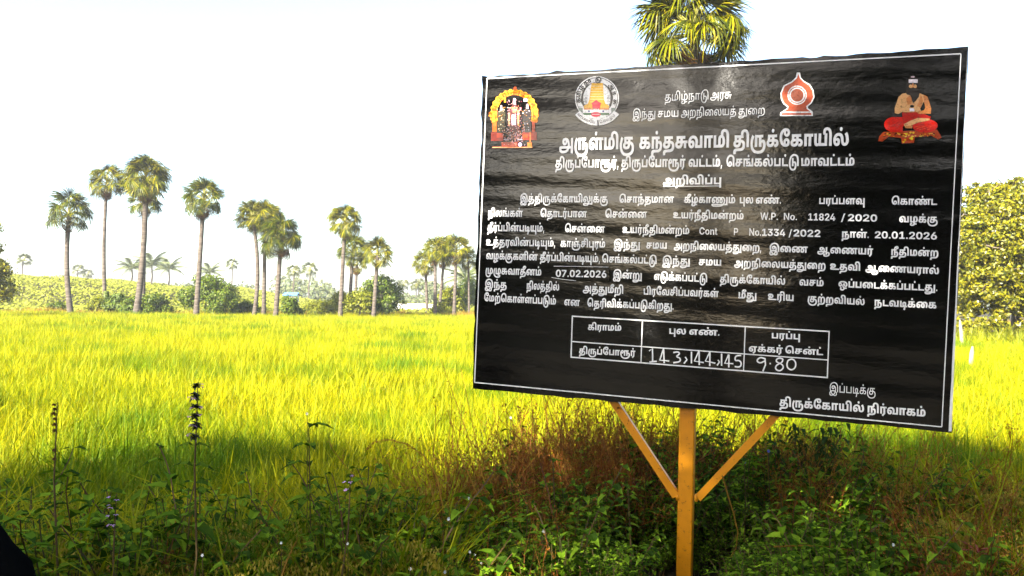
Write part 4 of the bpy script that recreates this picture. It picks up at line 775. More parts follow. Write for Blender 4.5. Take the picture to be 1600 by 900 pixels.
63:(1485,[[26,-153,35,-110,60,-79,110,-58,182,-51,1368,-51,1366,-179,811,-179,735,-161,194,-163,188,-173,198,-187,225,-197,391,-207,518,-200,626,-176,711,-128,755,-22,770,66,952,67,942,-21,907,-128,851,-189,781,-238,699,-275,606,-301,357,-321,259,-316,177,-303,112,-280,64,-247,35,-205],[1230,-179,1230,568,1416,568,1416,-179],[283,-12,211,-5,151,18,102,54,67,105,45,169,38,246,45,324,68,392,152,496,278,559,430,580,566,565,663,517,720,451,754,360,773,192,783,161,799,138,825,121,859,116,907,128,936,171,945,253,934,346,900,438,843,527,996,614,1058,529,1100,444,1131,265,1124,191,1102,125,1065,69,1012,25,942,-3,855,-12,753,-1,679,31,614,108,584,229,564,354,539,403,492,439,416,453,308,426,232,351,212,298,205,234,213,167,237,125,281,112,314,119,333,140,340,173,323,221,275,235,210,215,153,163,122,261,216,327,331,354,407,343,466,310,504,254,517,177,492,76,460,39,416,11,357,-6]]),
64:(1237,[[586,-12,504,-7,436,8,382,34,342,69,318,114,310,168,318,220,343,265,388,303,453,331,540,348,653,354,815,354,914,348,996,330,1063,301,1116,264,1184,167,1205,53,1198,-25,1175,-93,1092,-199,970,-269,820,-309,632,-321,504,-314,395,-294,303,-261,228,-219,121,-110,65,18,48,163,66,320,116,460,185,581,329,499,269,388,234,276,222,154,244,19,315,-90,371,-132,441,-163,527,-183,644,-190,797,-175,916,-132,993,-57,1020,51,1012,114,989,162,908,219,803,235,562,233,520,222,497,203,489,175,496,147,516,129,589,116,653,126,694,164,709,240,709,441,573,441,573,299,406,283,406,568,1079,568,1079,441,889,441,889,251,872,135,821,56,726,4]]),
65:(932,[[679,369,746,362,800,339,843,302,872,254,896,130,889,47,865,-20,829,-73,782,-114,703,-152,607,-173,288,-183,247,-199,225,-226,220,-312,37,-322,31,-231,50,-149,102,-92,149,-68,210,-55,562,-46,629,-30,675,0,705,50,715,123,704,189,675,228,627,242,582,233,544,211,531,333,597,359],[69,0,69,568,700,568,700,441,567,441,567,0,381,0,381,441,255,441,255,0],[466,657,396,683,368,750,375,789,396,819,465,844,535,819,556,789,562,750,535,683]]),
66:(1415,[[284,-12,212,-5,151,17,102,54,67,104,45,168,38,244,51,340,92,423,158,489,247,539,355,570,482,580,602,572,705,545,800,496,895,419,949,354,985,280,997,195,990,130,972,78,941,38,899,10,782,-12,714,-6,657,13,613,44,582,86,557,200,578,306,635,398,740,491,825,535,929,560,1076,568,1398,568,1398,441,1265,441,1265,0,1079,0,1079,441,967,436,906,425,861,407,824,384,768,332,735,269,725,197,739,132,777,111,808,122,824,152,829,196,797,305,758,353,704,394,610,439,486,453,411,446,347,428,253,363,209,272,206,230,213,166,238,125,281,112,314,119,333,140,340,173,323,221,276,235,210,215,153,163,122,261,216,327,331,354,407,343,466,309,504,254,517,177,492,76,460,39,416,11,357,-6]]),
67:(961,[[311,-12,229,-7,161,8,106,34,66,69,42,114,34,168,42,220,68,265,112,303,177,331,265,348,377,354,710,350,784,337,846,311,906,254,928,166,914,91,873,35,806,0,715,-12,593,1,620,124,680,117,733,131,753,173,741,206,710,225,616,235,286,233,245,222,222,203,214,175,221,147,240,129,314,115,378,126,419,164,433,240,433,441,298,441,298,302,131,286,131,568,803,568,803,441,614,441,614,251,597,135,546,56,451,4],[750,851,848,841,916,811,956,765,970,707,958,653,925,611,870,585,792,576,715,585,665,612,636,654,627,706,648,781,702,844,797,813,755,763,740,715,746,689,761,673,788,668,820,679,830,706,812,736,768,745,711,739,658,723,611,681,592,616,597,575,611,536,470,511,450,567,444,632,460,707,512,778,607,831,672,846]]),
68:(965,[[639,580,731,570,803,539,858,491,896,429,918,356,925,274,920,200,903,141,839,57,778,24,696,6,585,0,69,0,69,568,255,568,255,128,410,128,410,351,427,460,474,527,547,567],[654,453,632,448,614,436,600,407,596,128,687,141,728,187,742,275,733,370,705,431],[232,-29,324,-38,314,-149,262,-146,224,-152,214,-169,220,-184,241,-193,298,-196,374,-187,426,-161,460,-120,486,-103,540,-92,628,-88,722,-113,657,-133,628,-162,556,-255,451,-306,294,-321,176,-311,91,-275,52,-231,38,-166,50,-112,86,-68,146,-39],[579,-194,567,-181,490,-151,434,-93,411,2,591,3,597,-27,612,-48,644,-64,801,-68,801,-194],[483,657,413,683,385,750,392,789,413,819,482,844,552,819,573,789,579,750,552,683]]),
69:(2158,[[284,-12,212,-5,151,17,102,54,67,104,45,168,38,244,51,340,92,423,158,489,246,539,355,570,482,580,602,572,705,545,800,496,895,419,949,354,985,280,997,195,990,130,972,78,941,38,899,10,781,-12,714,-6,657,13,613,44,582,86,557,200,573,302,618,388,712,487,853,558,1019,580,1132,572,1225,543,1317,490,1419,386,1467,296,1484,195,1478,130,1459,78,1428,38,1386,10,1269,-12,1201,-6,1145,13,1101,44,1070,86,1045,200,1059,302,1101,390,1194,496,1308,559,1374,575,1451,580,1560,569,1647,536,1713,483,1760,414,1787,333,1796,242,1788,139,1763,50,1674,-92,1661,-143,1474,-237,1264,-291,1029,-315,437,-321,261,-313,132,-286,53,-234,26,-153,35,-110,60,-79,110,-58,182,-51,1925,-51,1945,-179,1521,-179,1428,-161,195,-163,188,-173,208,-189,265,-199,710,-206,955,-202,1162,-188,1330,-161,1462,-116,1470,-80,1539,4,1591,113,1610,240,1602,319,1574,387,1524,435,1448,453,1372,440,1311,405,1248,331,1221,267,1212,197,1226,132,1264,111,1296,122,1312,152,1316,196,1303,273,1265,340,1207,394,1123,438,1019,453,909,436,824,391,771,339,737,274,725,200,739,132,777,111,808,122,824,152,829,196,797,305,758,353,704,394,610,439,486,453,411,446,347,428,253,363,209,272,206,230,211,178,234,130,285,111,315,117,333,138,340,173,323,221,276,235,210,215,153,163,122,261,216,327,331,354,407,343,466,309,504,254,517,177,492,76,460,39,416,11,357,-6],[1903,-179,1903,568,2089,568,2089,-179]]),
70:(1173,[[283,-12,211,-5,151,18,102,54,67,105,45,169,38,246,45,324,68,392,152,496,278,559,430,580,566,565,663,517,720,451,754,360,773,192,783,161,799,138,825,121,859,116,907,128,936,171,945,253,934,346,900,438,843,527,996,614,1058,529,1100,444,1131,265,1124,191,1102,125,1065,69,1012,25,942,-3,855,-12,753,-1,679,31,614,108,584,229,564,354,539,403,492,439,416,453,308,426,232,351,212,298,205,234,213,167,237,125,281,112,314,119,333,140,340,173,323,221,275,235,210,215,153,163,122,261,216,327,331,354,407,343,466,310,504,254,517,177,492,76,460,39,416,11,357,-6]]),
71:(924,[[284,-12,212,-5,151,17,102,53,67,103,45,165,38,239,45,319,68,386,150,484,245,535,365,561,570,568,571,441,399,437,334,424,285,400,227,334,211,286,206,226,213,165,238,125,281,112,314,119,333,140,340,173,323,221,276,235,210,215,153,163,122,261,216,327,331,354,407,343,466,309,504,254,517,177,492,76,460,39,416,11,357,-6],[589,0,589,441,534,441,548,568,907,568,907,441,774,441,774,0]]),
72:(1903,[[284,-12,212,-5,151,17,102,54,67,104,45,168,38,244,51,340,92,423,158,489,246,539,355,570,482,580,602,572,705,545,800,496,895,419,949,354,985,280,997,195,990,130,972,78,941,38,899,10,781,-12,714,-6,657,13,613,44,582,86,557,200,573,302,618,388,712,487,853,558,1019,580,1132,572,1225,543,1317,490,1419,386,1467,296,1484,195,1478,130,1459,78,1428,38,1386,10,1269,-12,1201,-6,1145,13,1101,44,1070,86,1045,200,1066,306,1122,398,1227,491,1312,535,1416,560,1564,568,1886,568,1886,441,1752,441,1752,0,1567,0,1567,441,1454,436,1394,425,1348,407,1311,384,1255,332,1223,269,1212,197,1226,132,1264,111,1296,122,1312,152,1316,196,1303,273,1265,340,1207,394,1123,438,1019,453,909,436,824,391,771,339,737,274,725,200,739,132,777,111,808,122,824,152,829,196,797,305,758,353,704,394,610,439,486,453,411,446,347,428,253,363,209,272,206,230,211,178,234,130,285,111,315,117,333,138,340,173,323,221,276,235,210,215,153,163,122,261,216,327,331,354,407,343,466,309,504,254,517,177,492,76,460,39,416,11,357,-6],[951,657,881,683,854,750,861,789,881,819,951,844,1021,819,1041,789,1048,750,1021,683]]),
1073:(269,[[135,-10,72,16,46,79,72,141,135,167,198,141,224,79,198,16]]),
74:(725,[[351,-214,235,-106,389,38,389,441,255,441,255,0,69,0,69,568,708,568,708,441,575,441,575,0]]),
75:(1237,[[284,-12,212,-5,151,18,102,55,67,105,45,170,38,247,45,325,68,392,148,497,264,559,399,580,506,568,599,531,690,468,611,343,525,421,470,445,403,453,300,427,230,352,212,298,206,234,213,167,238,125,281,111,314,119,333,140,340,173,323,221,276,235,210,215,153,163,122,261,216,327,331,354,407,343,466,310,504,254,517,177,492,76,460,39,416,11,357,-6],[589,0,589,475,609,470,610,568,1220,568,1220,441,1086,441,1086,0,901,0,901,441,774,441,774,0]]),
76:(1188,[[284,-12,212,-5,151,17,102,54,67,104,45,168,38,245,51,347,88,431,148,496,227,543,320,571,425,580,515,574,590,557,702,492,765,398,785,283,778,204,756,128,934,128,934,568,1119,568,1119,0,568,0,562,97,590,171,600,260,577,364,512,430,412,453,352,446,301,426,230,350,206,234,213,167,238,125,281,112,314,119,333,140,340,173,323,221,276,235,210,215,153,163,122,261,216,327,331,354,408,343,467,309,504,253,517,177,492,76,460,39,416,11,357,-6],[934,-283,934,6,1119,6,1119,-283]]),
77:(932,[[679,369,746,362,800,339,843,302,872,254,896,130,889,47,865,-20,829,-73,782,-114,703,-152,607,-173,288,-183,247,-199,225,-226,220,-312,37,-322,31,-231,50,-149,102,-92,149,-68,210,-55,562,-46,629,-30,675,0,705,50,715,123,704,189,675,228,627,242,582,233,544,211,531,333,597,359],[69,0,69,568,700,568,700,441,567,441,567,0,381,0,381,441,255,441,255,0]]),
78:(1237,[[284,-12,212,-5,151,18,102,55,67,105,45,170,38,247,45,325,68,392,148,497,264,559,399,580,506,568,599,531,690,468,611,343,525,421,470,445,403,453,300,427,230,352,212,298,206,234,213,167,238,125,281,111,314,119,333,140,340,173,323,221,276,235,210,215,153,163,122,261,216,327,331,354,407,343,466,310,504,254,517,177,492,76,460,39,416,11,357,-6],[589,0,589,475,609,470,610,568,1220,568,1220,441,1086,441,1086,0,901,0,901,441,774,441,774,0],[619,657,549,683,521,750,528,789,549,819,618,844,688,819,709,789,715,750,688,683]]),
79:(1415,[[284,-12,212,-5,151,17,102,54,67,104,45,168,38,244,51,340,92,423,158,489,247,539,355,570,482,580,602,572,705,545,800,496,895,419,949,354,985,280,997,195,990,130,972,78,941,38,899,10,782,-12,714,-6,657,13,613,44,582,86,557,200,578,306,635,398,740,491,825,535,929,560,1076,568,1398,568,1398,441,1265,441,1265,0,1079,0,1079,441,967,436,906,425,861,407,824,384,768,332,735,269,725,197,739,132,777,111,808,122,824,152,829,196,797,305,758,353,704,394,610,439,486,453,411,446,347,428,253,363,209,272,206,230,213,166,238,125,281,112,314,119,333,140,340,173,323,221,276,235,210,215,153,163,122,261,216,327,331,354,407,343,466,309,504,254,517,177,492,76,460,39,416,11,357,-6],[708,657,638,683,610,750,617,789,638,819,708,844,778,819,798,789,805,750,778,683]]),
80:(1342,[[284,-12,212,-5,151,17,102,54,67,104,45,168,38,244,51,340,92,423,158,489,247,539,355,570,482,580,602,572,706,545,802,497,899,420,953,354,986,280,997,193,990,130,972,79,941,39,899,11,783,-12,716,-6,660,14,616,45,584,88,564,142,557,207,571,298,609,383,696,489,821,559,969,580,1076,570,1160,540,1223,493,1267,432,1293,361,1302,283,1289,167,1256,66,1216,-12,1060,68,1099,151,1115,267,1094,366,1037,430,954,453,875,438,815,395,769,343,737,276,725,197,739,131,777,111,808,122,824,153,829,196,798,305,760,353,705,394,610,439,486,453,411,446,347,428,253,363,206,258,213,166,238,125,281,112,314,119,333,140,340,173,323,221,276,235,210,215,153,163,122,261,216,327,331,354,407,343,466,309,504,254,517,177,492,76,460,39,416,11,357,-6]]),
81:(1098,[[321,580,439,574,535,554,608,522,660,480,691,430,702,373,694,320,672,276,593,213,483,177,215,146,209,138,214,130,1081,128,1081,0,235,0,164,5,112,19,54,66,38,128,52,181,101,230,144,247,430,284,500,318,521,367,496,421,434,449,356,458,266,459,218,448,200,413,216,381,253,373,294,385,310,424,296,476,253,526,390,545,421,511,441,468,449,411,435,347,396,302,331,275,240,266,144,278,66,323,44,360,36,410,44,462,69,504,109,537,165,561,236,575]]),
82:(932,[[679,369,746,362,800,339,843,302,872,254,896,130,889,47,865,-20,829,-73,782,-114,703,-152,607,-173,288,-183,247,-199,225,-226,220,-312,37,-322,31,-231,50,-149,102,-92,149,-68,210,-55,562,-46,629,-30,675,0,705,50,715,123,704,189,675,228,627,242,582,233,544,211,531,333,597,359],[69,0,69,568,700,568,700,441,567,441,567,0,381,0,381,441,255,441,255,0],[709,851,807,841,875,811,915,765,929,707,918,653,884,611,829,585,752,576,674,585,624,612,596,654,586,706,608,781,661,844,756,813,715,763,700,715,705,689,720,673,747,668,779,679,789,706,771,736,727,745,671,739,617,723,570,681,551,616,556,575,570,536,429,511,409,567,403,632,419,707,471,778,566,831,631,846]]),
1083:(1010,[[214,0,18,728,162,728,273,256,306,74,283,74,338,345,435,728,576,728,692,256,727,74,703,74,755,345,848,728,992,728,796,0,643,0,537,403,488,650,521,650,473,403,367,0]]),
1084:(269,[[136,-9,80,14,57,70,80,126,136,148,192,126,214,70,192,14]]),
1085:(639,[[67,0,67,728,344,728,420,720,484,697,535,661,572,613,595,555,602,488,594,422,571,364,534,316,483,280,418,257,341,249,153,249,153,361,327,361,405,377,451,422,467,488,451,555,405,599,327,615,201,615,201,0]]),
1086:(747,[[67,0,67,728,216,728,496,279,568,133,554,122,544,348,544,728,679,728,679,0,530,0,268,420,174,595,193,602,203,357,203,0]]),
1087:(597,[[298,-11,225,-3,161,24,109,65,71,121,47,188,38,266,47,344,71,412,109,468,161,509,225,536,298,544,372,536,436,509,488,468,527,412,551,344,559,266,551,188,527,121,488,65,436,24,372,-3],[298,94,369,117,412,178,427,266,412,355,369,416,298,439,228,416,185,355,170,266,185,178,228,117]]),
1088:(645,[[84,0,84,131,581,131,581,0],[431,728,431,0,270,0,267,583,101,471,101,615,268,728]]),
1089:(645,[[322,-10,243,-4,174,16,117,48,73,90,46,139,37,196,58,281,118,344,204,379,146,399,101,435,72,484,62,541,71,595,96,643,188,713,322,738,457,713,549,643,574,595,583,541,573,484,543,435,498,399,442,376,527,344,587,281,608,196,599,139,572,90,528,48,471,16,401,-4],[322,107,383,120,424,156,439,209,424,262,383,299,322,313,262,299,221,263,206,209,220,156,261,120],[322,431,375,443,411,476,424,524,411,573,375,605,322,617,270,605,234,573,221,524,234,476,270,443]]),
1090:(645,[[62,0,62,118,379,403,415,452,427,506,413,561,375,596,319,609,261,595,223,555,209,491,55,491,63,562,88,622,127,671,180,708,245,730,320,738,394,731,458,710,511,677,551,633,576,579,584,517,566,431,509,345,288,132,591,132,591,0]]),
1091:(645,[[23,134,23,261,307,728,465,728,187,262,622,262,622,134],[377,0,380,454,529,454,529,0]]),
1092:(372,[[360,762,126,-109,12,-109,246,762]]),
1093:(645,[[323,-10,236,1,165,34,109,89,69,163,44,255,36,363,44,472,69,564,109,639,165,693,236,727,323,738,409,727,481,693,537,638,577,564,601,472,609,363,601,255,577,163,537,89,481,34,410,1],[323,123,394,150,435,230,449,363,435,497,394,578,323,605,252,578,210,497,196,363,210,230,252,150]]),
94:(965,[[639,580,731,570,803,539,858,491,896,429,918,356,925,274,920,200,903,141,839,57,778,24,696,6,585,0,69,0,69,568,255,568,255,128,410,128,410,351,427,460,474,527,547,567],[654,453,632,448,614,436,600,407,596,128,687,141,728,187,742,275,733,370,705,431],[232,-29,324,-38,314,-149,262,-146,224,-152,214,-169,220,-184,241,-193,298,-196,374,-187,426,-161,460,-120,486,-103,540,-92,628,-88,722,-113,657,-133,628,-162,556,-255,451,-306,294,-321,176,-311,91,-275,52,-231,38,-166,50,-112,86,-68,146,-39],[579,-194,567,-181,490,-151,434,-93,411,2,591,3,597,-27,612,-48,644,-64,801,-68,801,-194]]),
95:(965,[[311,-12,229,-7,161,8,106,34,66,69,42,114,34,168,42,220,68,265,112,303,177,331,265,348,377,354,568,354,672,348,761,330,833,297,887,249,920,183,931,96,923,25,899,-32,815,-115,725,-152,612,-173,291,-183,250,-199,228,-226,223,-312,40,-322,34,-231,53,-149,105,-92,152,-68,213,-55,551,-47,642,-32,708,2,739,46,750,108,737,170,698,209,641,229,570,235,286,233,245,222,222,203,214,175,221,147,240,129,314,116,378,126,419,163,433,239,433,441,298,441,298,302,131,286,131,568,803,568,803,441,614,441,614,251,597,135,546,56,451,4],[744,851,842,841,910,811,950,765,964,707,953,653,919,611,864,585,787,576,710,585,659,612,631,654,621,706,643,781,696,844,792,813,750,763,735,715,740,689,756,673,782,668,814,679,824,706,806,736,762,745,706,739,652,723,605,681,586,616,591,575,605,536,464,511,444,567,438,632,454,707,506,778,601,831,667,846]]),
96:(897,[[69,0,69,568,255,568,255,128,880,128,880,0],[559,487,667,469,733,423,766,360,775,294,766,193,739,84,632,-283,459,-237,544,43,589,225,597,296,587,340,552,360,514,340,500,288,510,224,542,161,593,91,472,19,399,106,350,194,333,294,356,388,430,459,488,480]]),
97:(1067,[[376,0,376,568,562,568,562,128,812,128,812,568,998,568,998,0],[257,-12,182,0,124,36,92,79,73,139,67,223,67,568,252,568,256,167,272,130,291,119,317,115,367,132,400,174,404,48,344,4],[812,-283,812,71,998,71,998,-283]]),
1098:(733,[[381,-10,289,1,208,35,140,89,88,163,55,255,44,363,55,472,88,564,140,638,208,693,290,727,381,738,495,720,589,670,656,589,692,482,556,482,535,540,497,583,445,609,383,618,326,611,276,588,235,551,205,501,186,438,179,363,186,289,205,226,236,176,276,139,326,117,383,109,445,118,496,145,535,188,557,246,692,246,659,145,593,63,499,9]]),
1099:(601,[[192,310,192,0,62,0,62,536,187,536,188,402,173,402,202,463,241,508,291,535,353,544,451,520,516,450,539,339,539,0,409,0,409,318,402,367,382,403,349,425,305,433,247,419,206,377]]),
1100:(355,[[325,536,325,434,9,434,9,536],[91,669,220,669,220,153,232,112,273,100,322,104,335,3,252,-5,182,4,132,32,101,77,91,140]]),
1101:(645,[[318,-10,238,-3,170,20,114,55,72,102,46,158,36,220,198,220,215,168,257,133,318,121,378,134,418,171,433,229,418,284,373,322,302,336,213,336,213,438,374,595,74,595,74,728,568,728,568,607,329,387,329,422,407,424,474,408,528,377,567,333,592,280,600,219,591,155,564,99,520,53,464,18,395,-3]]),
1102:(645,[[326,-10,253,-3,188,20,132,56,89,105,61,167,52,238,76,354,145,478,314,728,481,728,256,399,212,399,243,432,293,459,363,469,427,462,483,442,529,408,564,363,586,307,593,241,585,171,559,109,518,59,464,21,399,-2],[323,117,384,132,425,176,440,238,425,300,384,343,323,359,264,343,222,300,207,238,222,176,264,132]]),
103:(1417,[[1156,345,1224,337,1280,315,1324,279,1357,230,1376,170,1383,98,1374,10,1348,-67,1307,-132,1253,-186,1113,-264,944,-308,763,-321,559,-315,441,-297,341,-269,257,-230,189,-183,136,-128,69,2,48,163,66,320,117,460,185,581,330,499,269,389,234,281,222,166,247,19,279,-42,327,-93,392,-134,475,-164,578,-182,744,-189,928,-172,1072,-122,1125,-82,1165,-32,1189,29,1197,101,1187,161,1158,202,1108,217,1072,211,1038,191,1028,314,1090,337],[571,-12,498,-5,438,17,389,53,354,103,332,165,325,239,332,319,355,386,436,484,532,535,652,561,857,568,857,441,686,437,621,424,571,400,514,334,498,286,492,226,500,165,525,125,568,112,600,119,620,140,627,173,609,221,563,235,497,215,440,163,409,261,503,327,618,354,693,343,752,309,791,254,803,177,778,76,747,39,702,11,644,-6],[875,0,875,441,820,441,835,568,1194,568,1194,441,1061,441,1061,0],[709,657,639,683,611,750,618,789,639,819,708,844,778,819,799,789,806,750,778,683]]),
104:(1282,[[311,-12,229,-7,161,8,106,34,66,69,42,114,34,168,42,220,68,265,112,303,177,331,265,348,377,354,574,354,700,340,816,294,900,205,924,141,932,63,915,-37,874,-121,876,-142,826,-197,762,-242,683,-277,592,-301,352,-321,257,-316,176,-303,112,-280,64,-247,35,-205,26,-153,35,-110,60,-79,110,-58,182,-51,1085,-51,1174,-179,758,-179,702,-161,194,-163,188,-173,197,-187,225,-197,387,-207,512,-199,613,-175,688,-132,695,-101,726,-57,744,-6,750,64,743,122,722,166,647,219,540,235,286,233,245,222,222,203,214,175,221,147,240,129,314,116,378,126,419,164,433,240,433,441,298,441,298,302,131,286,131,568,804,568,804,441,614,441,614,251,597,135,546,56,451,4],[1027,-179,1027,568,1212,568,1212,-179]]),
105:(1903,[[284,-12,212,-5,151,17,102,54,67,104,45,168,38,244,51,340,92,423,158,489,246,539,355,570,482,580,602,572,705,545,800,496,895,419,949,354,985,280,997,195,990,130,972,78,941,38,899,10,781,-12,714,-6,657,13,613,44,582,86,557,200,573,302,618,388,712,487,853,558,1019,580,1132,572,1225,543,1317,490,1419,386,1467,296,1484,195,1478,130,1459,78,1428,38,1386,10,1269,-12,1201,-6,1145,13,1101,44,1070,86,1045,200,1066,306,1122,398,1227,491,1312,535,1416,560,1564,568,1886,568,1886,441,1752,441,1752,0,1567,0,1567,441,1454,436,1394,425,1348,407,1311,384,1255,332,1223,269,1212,197,1226,132,1264,111,1296,122,1312,152,1316,196,1303,273,1265,340,1207,394,1123,438,1019,453,909,436,824,391,771,339,737,274,725,200,739,132,777,111,808,122,824,152,829,196,797,305,758,353,704,394,610,439,486,453,411,446,347,428,253,363,209,272,206,230,211,178,234,130,285,111,315,117,333,138,340,173,323,221,276,235,210,215,153,163,122,261,216,327,331,354,407,343,466,309,504,254,517,177,492,76,460,39,416,11,357,-6]]),
106:(1523,[[269,-144,182,-123,112,-91,63,-47,32,5,22,65,37,130,76,170,121,189,176,197,1037,199,1033,74,223,72,214,68,202,45,213,17,246,-5,303,-19,395,-23,493,-18,573,-2,636,24,686,58,747,143,752,235,737,338,691,418,653,444,580,462,503,457,467,438,453,399,467,359,507,344,547,358,563,407,544,472,498,530,612,566,653,518,683,458,694,383,687,327,657,275,596,237,493,223,392,241,316,297,295,341,288,395,296,453,322,500,362,535,415,560,548,580,639,573,717,553,783,520,836,478,905,368,928,240,921,129,876,48,813,-20,733,-76,637,-117,524,-142,394,-151],[903,-310,809,-275,754,-221,736,-149,756,-84,811,-37,897,-20,955,-23,1002,-34,982,-145,925,-136,902,-141,893,-155,909,-176,962,-191,1078,-196,1215,-181,1310,-134,1336,-100,1345,-59,1326,-11,1272,5,1215,-6,1168,-33,1160,87,1224,116,1312,129,1417,109,1493,50,1514,6,1522,-49,1509,-123,1471,-189,1409,-244,1322,-286,1212,-312,1079,-321],[1016,-124,1016,568,1202,568,1202,-124]]),
107:(1275,[[484,-310,376,-301,284,-274,209,-232,149,-177,104,-110,72,-35,48,151,67,312,120,457,188,580,334,499,250,326,221,130,234,11,277,-88,358,-155,416,-173,485,-179,558,-172,615,-151,659,-118,691,-73,723,43,905,30,881,-78,836,-164,772,-229,692,-275,595,-301],[949,580,1041,570,1114,539,1169,491,1206,429,1228,356,1236,274,1230,200,1213,141,1149,57,1088,24,1007,6,896,0,379,0,379,568,565,568,565,128,720,128,720,351,737,460,784,527,857,567],[965,453,942,448,924,436,910,407,906,128,997,141,1038,187,1052,275,1043,370,1015,431]]),
108:(1271,[[966,-11,1044,-23,1108,-62,1126,-95,1133,-139,1106,-220,1036,-273,940,-304,832,-318,702,-321,502,-307,323,-262,179,-175,124,-114,82,-41,56,47,48,168,67,319,117,459,185,581,330,499,269,388,234,279,222,155,229,71,248,2,321,-98,429,-156,562,-183,755,-190,900,-179,947,-162,965,-137,957,-119,928,-114,884,-120,841,-134,813,-42,895,-18],[716,-142,716,67,897,67,897,-142],[945,580,1037,570,1110,539,1165,491,1202,429,1224,356,1232,274,1226,200,1209,141,1145,57,1084,24,1003,6,892,0,375,0,375,568,561,568,561,128,716,128,716,351,733,460,780,527,853,567],[961,453,938,448,920,436,906,407,902,128,993,141,1034,187,1048,275,1039,370,1011,431]]),
109:(1009,[[311,-12,229,-7,160,8,105,34,66,69,42,114,34,168,42,220,68,265,112,303,177,331,265,348,377,354,983,354,983,235,286,233,245,222,222,203,214,175,221,147,240,129,314,116,378,126,419,164,433,240,433,441,298,441,298,302,131,286,131,568,805,568,805,441,614,441,614,251,597,135,546,56,450,4],[701,0,701,275,882,267,882,0]]),
110:(1343,[[687,580,774,570,847,540,904,490,946,422,972,337,981,235,960,55,902,-89,891,-136,806,-218,696,-276,561,-310,352,-321,253,-316,171,-303,107,-280,60,-247,32,-205,23,-153,32,-110,57,-79,107,-58,178,-51,1152,-51,1152,-179,805,-179,752,-161,191,-163,186,-173,195,-187,223,-197,379,-207,485,-202,573,-186,644,-159,700,-120,762,16,787,123,795,228,780,354,737,428,671,453,633,447,606,430,578,379,571,299,571,0,385,0,382,384,365,432,347,447,321,453,294,448,275,433,255,383,252,0,66,0,66,312,76,413,105,484,151,535,217,569,301,580,394,564,459,516,511,440,449,443,510,517,586,564],[1088,-179,1088,568,1273,568,1273,-179]]),
111:(1176,[[902,38,837,43,785,59,718,117,696,200,709,267,723,265,666,201,653,144,667,81,706,33,751,9,817,-5,1043,-10,1043,-137,885,-137,788,-131,718,-117,646,-92,591,-57,523,31,502,126,526,240,597,329,709,392,856,326,843,284,839,240,852,182,902,160,934,171,953,199,959,238,948,299,916,351,862,392,788,423,694,442,581,448,429,440,303,409,201,345,189,261,195,221,217,185,263,170,308,186,324,234,307,276,263,290,210,276,160,235,156,343,226,383,304,397,392,378,455,322,479,231,472,171,450,124,372,67,263,49,197,56,141,76,95,110,61,154,41,208,34,271,41,336,63,393,145,480,262,540,404,571,570,580,710,574,832,555,939,521,1029,469,1112,378,1135,319,1142,250,1130,173,1091,105,1017,56],[489,-321,353,-300,300,-274,260,-236,234,-187,226,-127,239,-48,277,28,433,-40,412,-80,405,-119,414,-157,442,-184,493,-193,548,-186,595,-159,662,-83,690,-59,860,-87,810,-153,727,-246,625,-302]]),
1112:(645,[[114,0,412,593,64,593,64,728,581,728,581,593,282,0]]),
113:(965,[[753,851,851,841,919,811,959,765,973,707,962,653,928,611,873,585,796,576,718,585,668,612,640,654,630,706,652,781,705,844,800,813,759,763,744,715,749,689,765,673,791,668,823,679,833,706,815,736,771,745,715,739,661,723,614,681,595,616,600,575,614,536,473,511,453,567,447,632,463,707,515,778,610,831,675,846],[639,580,731,570,803,539,858,491,896,429,918,356,925,274,920,200,903,141,839,57,778,24,696,6,585,0,69,0,69,568,255,568,255,128,410,128,410,351,427,460,474,527,547,567],[654,453,632,448,614,436,600,407,596,128,687,141,728,187,742,275,733,370,705,431]]),
114:(1024,[[687,580,774,570,847,540,904,490,946,423,972,339,981,239,972,126,946,36,907,-34,855,-88,762,-142,643,-170,285,-183,244,-199,222,-226,217,-312,34,-322,28,-231,48,-149,100,-92,146,-68,207,-55,474,-51,619,-39,719,3,753,41,776,91,790,156,795,236,780,357,737,429,671,453,633,447,606,430,578,379,571,299,571,0,385,0,382,384,365,432,347,447,321,453,294,448,275,433,255,383,252,0,66,0,66,312,76,413,105,484,151,535,217,569,301,580,394,564,459,516,511,440,449,443,510,517,586,564],[513,657,443,683,415,750,422,789,443,819,513,844,583,819,603,789,610,750,583,683]]),
115:(924,[[550,-214,434,-106,589,38,589,441,532,441,548,568,907,568,907,441,774,441,774,0],[284,-12,212,-5,151,17,102,53,67,103,45,165,38,239,45,319,68,386,150,484,245,535,365,561,575,568,571,441,399,437,334,424,285,400,227,334,211,286,206,226,213,165,238,125,281,112,314,119,333,140,340,173,323,221,276,235,210,215,153,163,122,261,216,327,331,354,407,343,466,309,504,254,517,177,492,76,460,39,416,11,357,-6]]),
116:(791,[[86,0,86,556,187,556,187,80,604,80,604,556,704,556,704,0],[395,674,345,694,325,745,345,796,395,816,446,796,466,745,446,694]]),
117:(791,[[86,0,86,556,187,556,187,80,604,80,604,556,704,556,704,0]]),
118:(814,[[86,0,86,556,187,556,187,80,797,80,797,0],[502,473,578,460,629,423,657,370,665,308,656,215,520,-284,427,-259,555,203,565,303,548,370,500,393,443,366,427,332,421,287,438,200,482,125,540,61,461,18,394,100,345,189,326,295,346,385,406,449]]),
119:(846,[[269,-12,155,7,76,64,54,106,47,155,54,206,77,249,115,284,170,311,244,327,527,332,621,327,688,312,741,283,784,230,799,154,787,86,752,34,696,2,619,-9,517,4,537,79,606,70,676,92,694,119,700,159,685,210,646,239,592,252,330,255,248,250,189,231,158,201,148,157,157,118,184,90,277,68,351,81,398,127,415,219,415,476,248,476,248,302,156,286,156,556,701,556,701,476,514,476,514,229,502,123,468,58,385,4],[443,674,393,694,373,745,393,796,443,816,493,796,513,745,493,694]]),
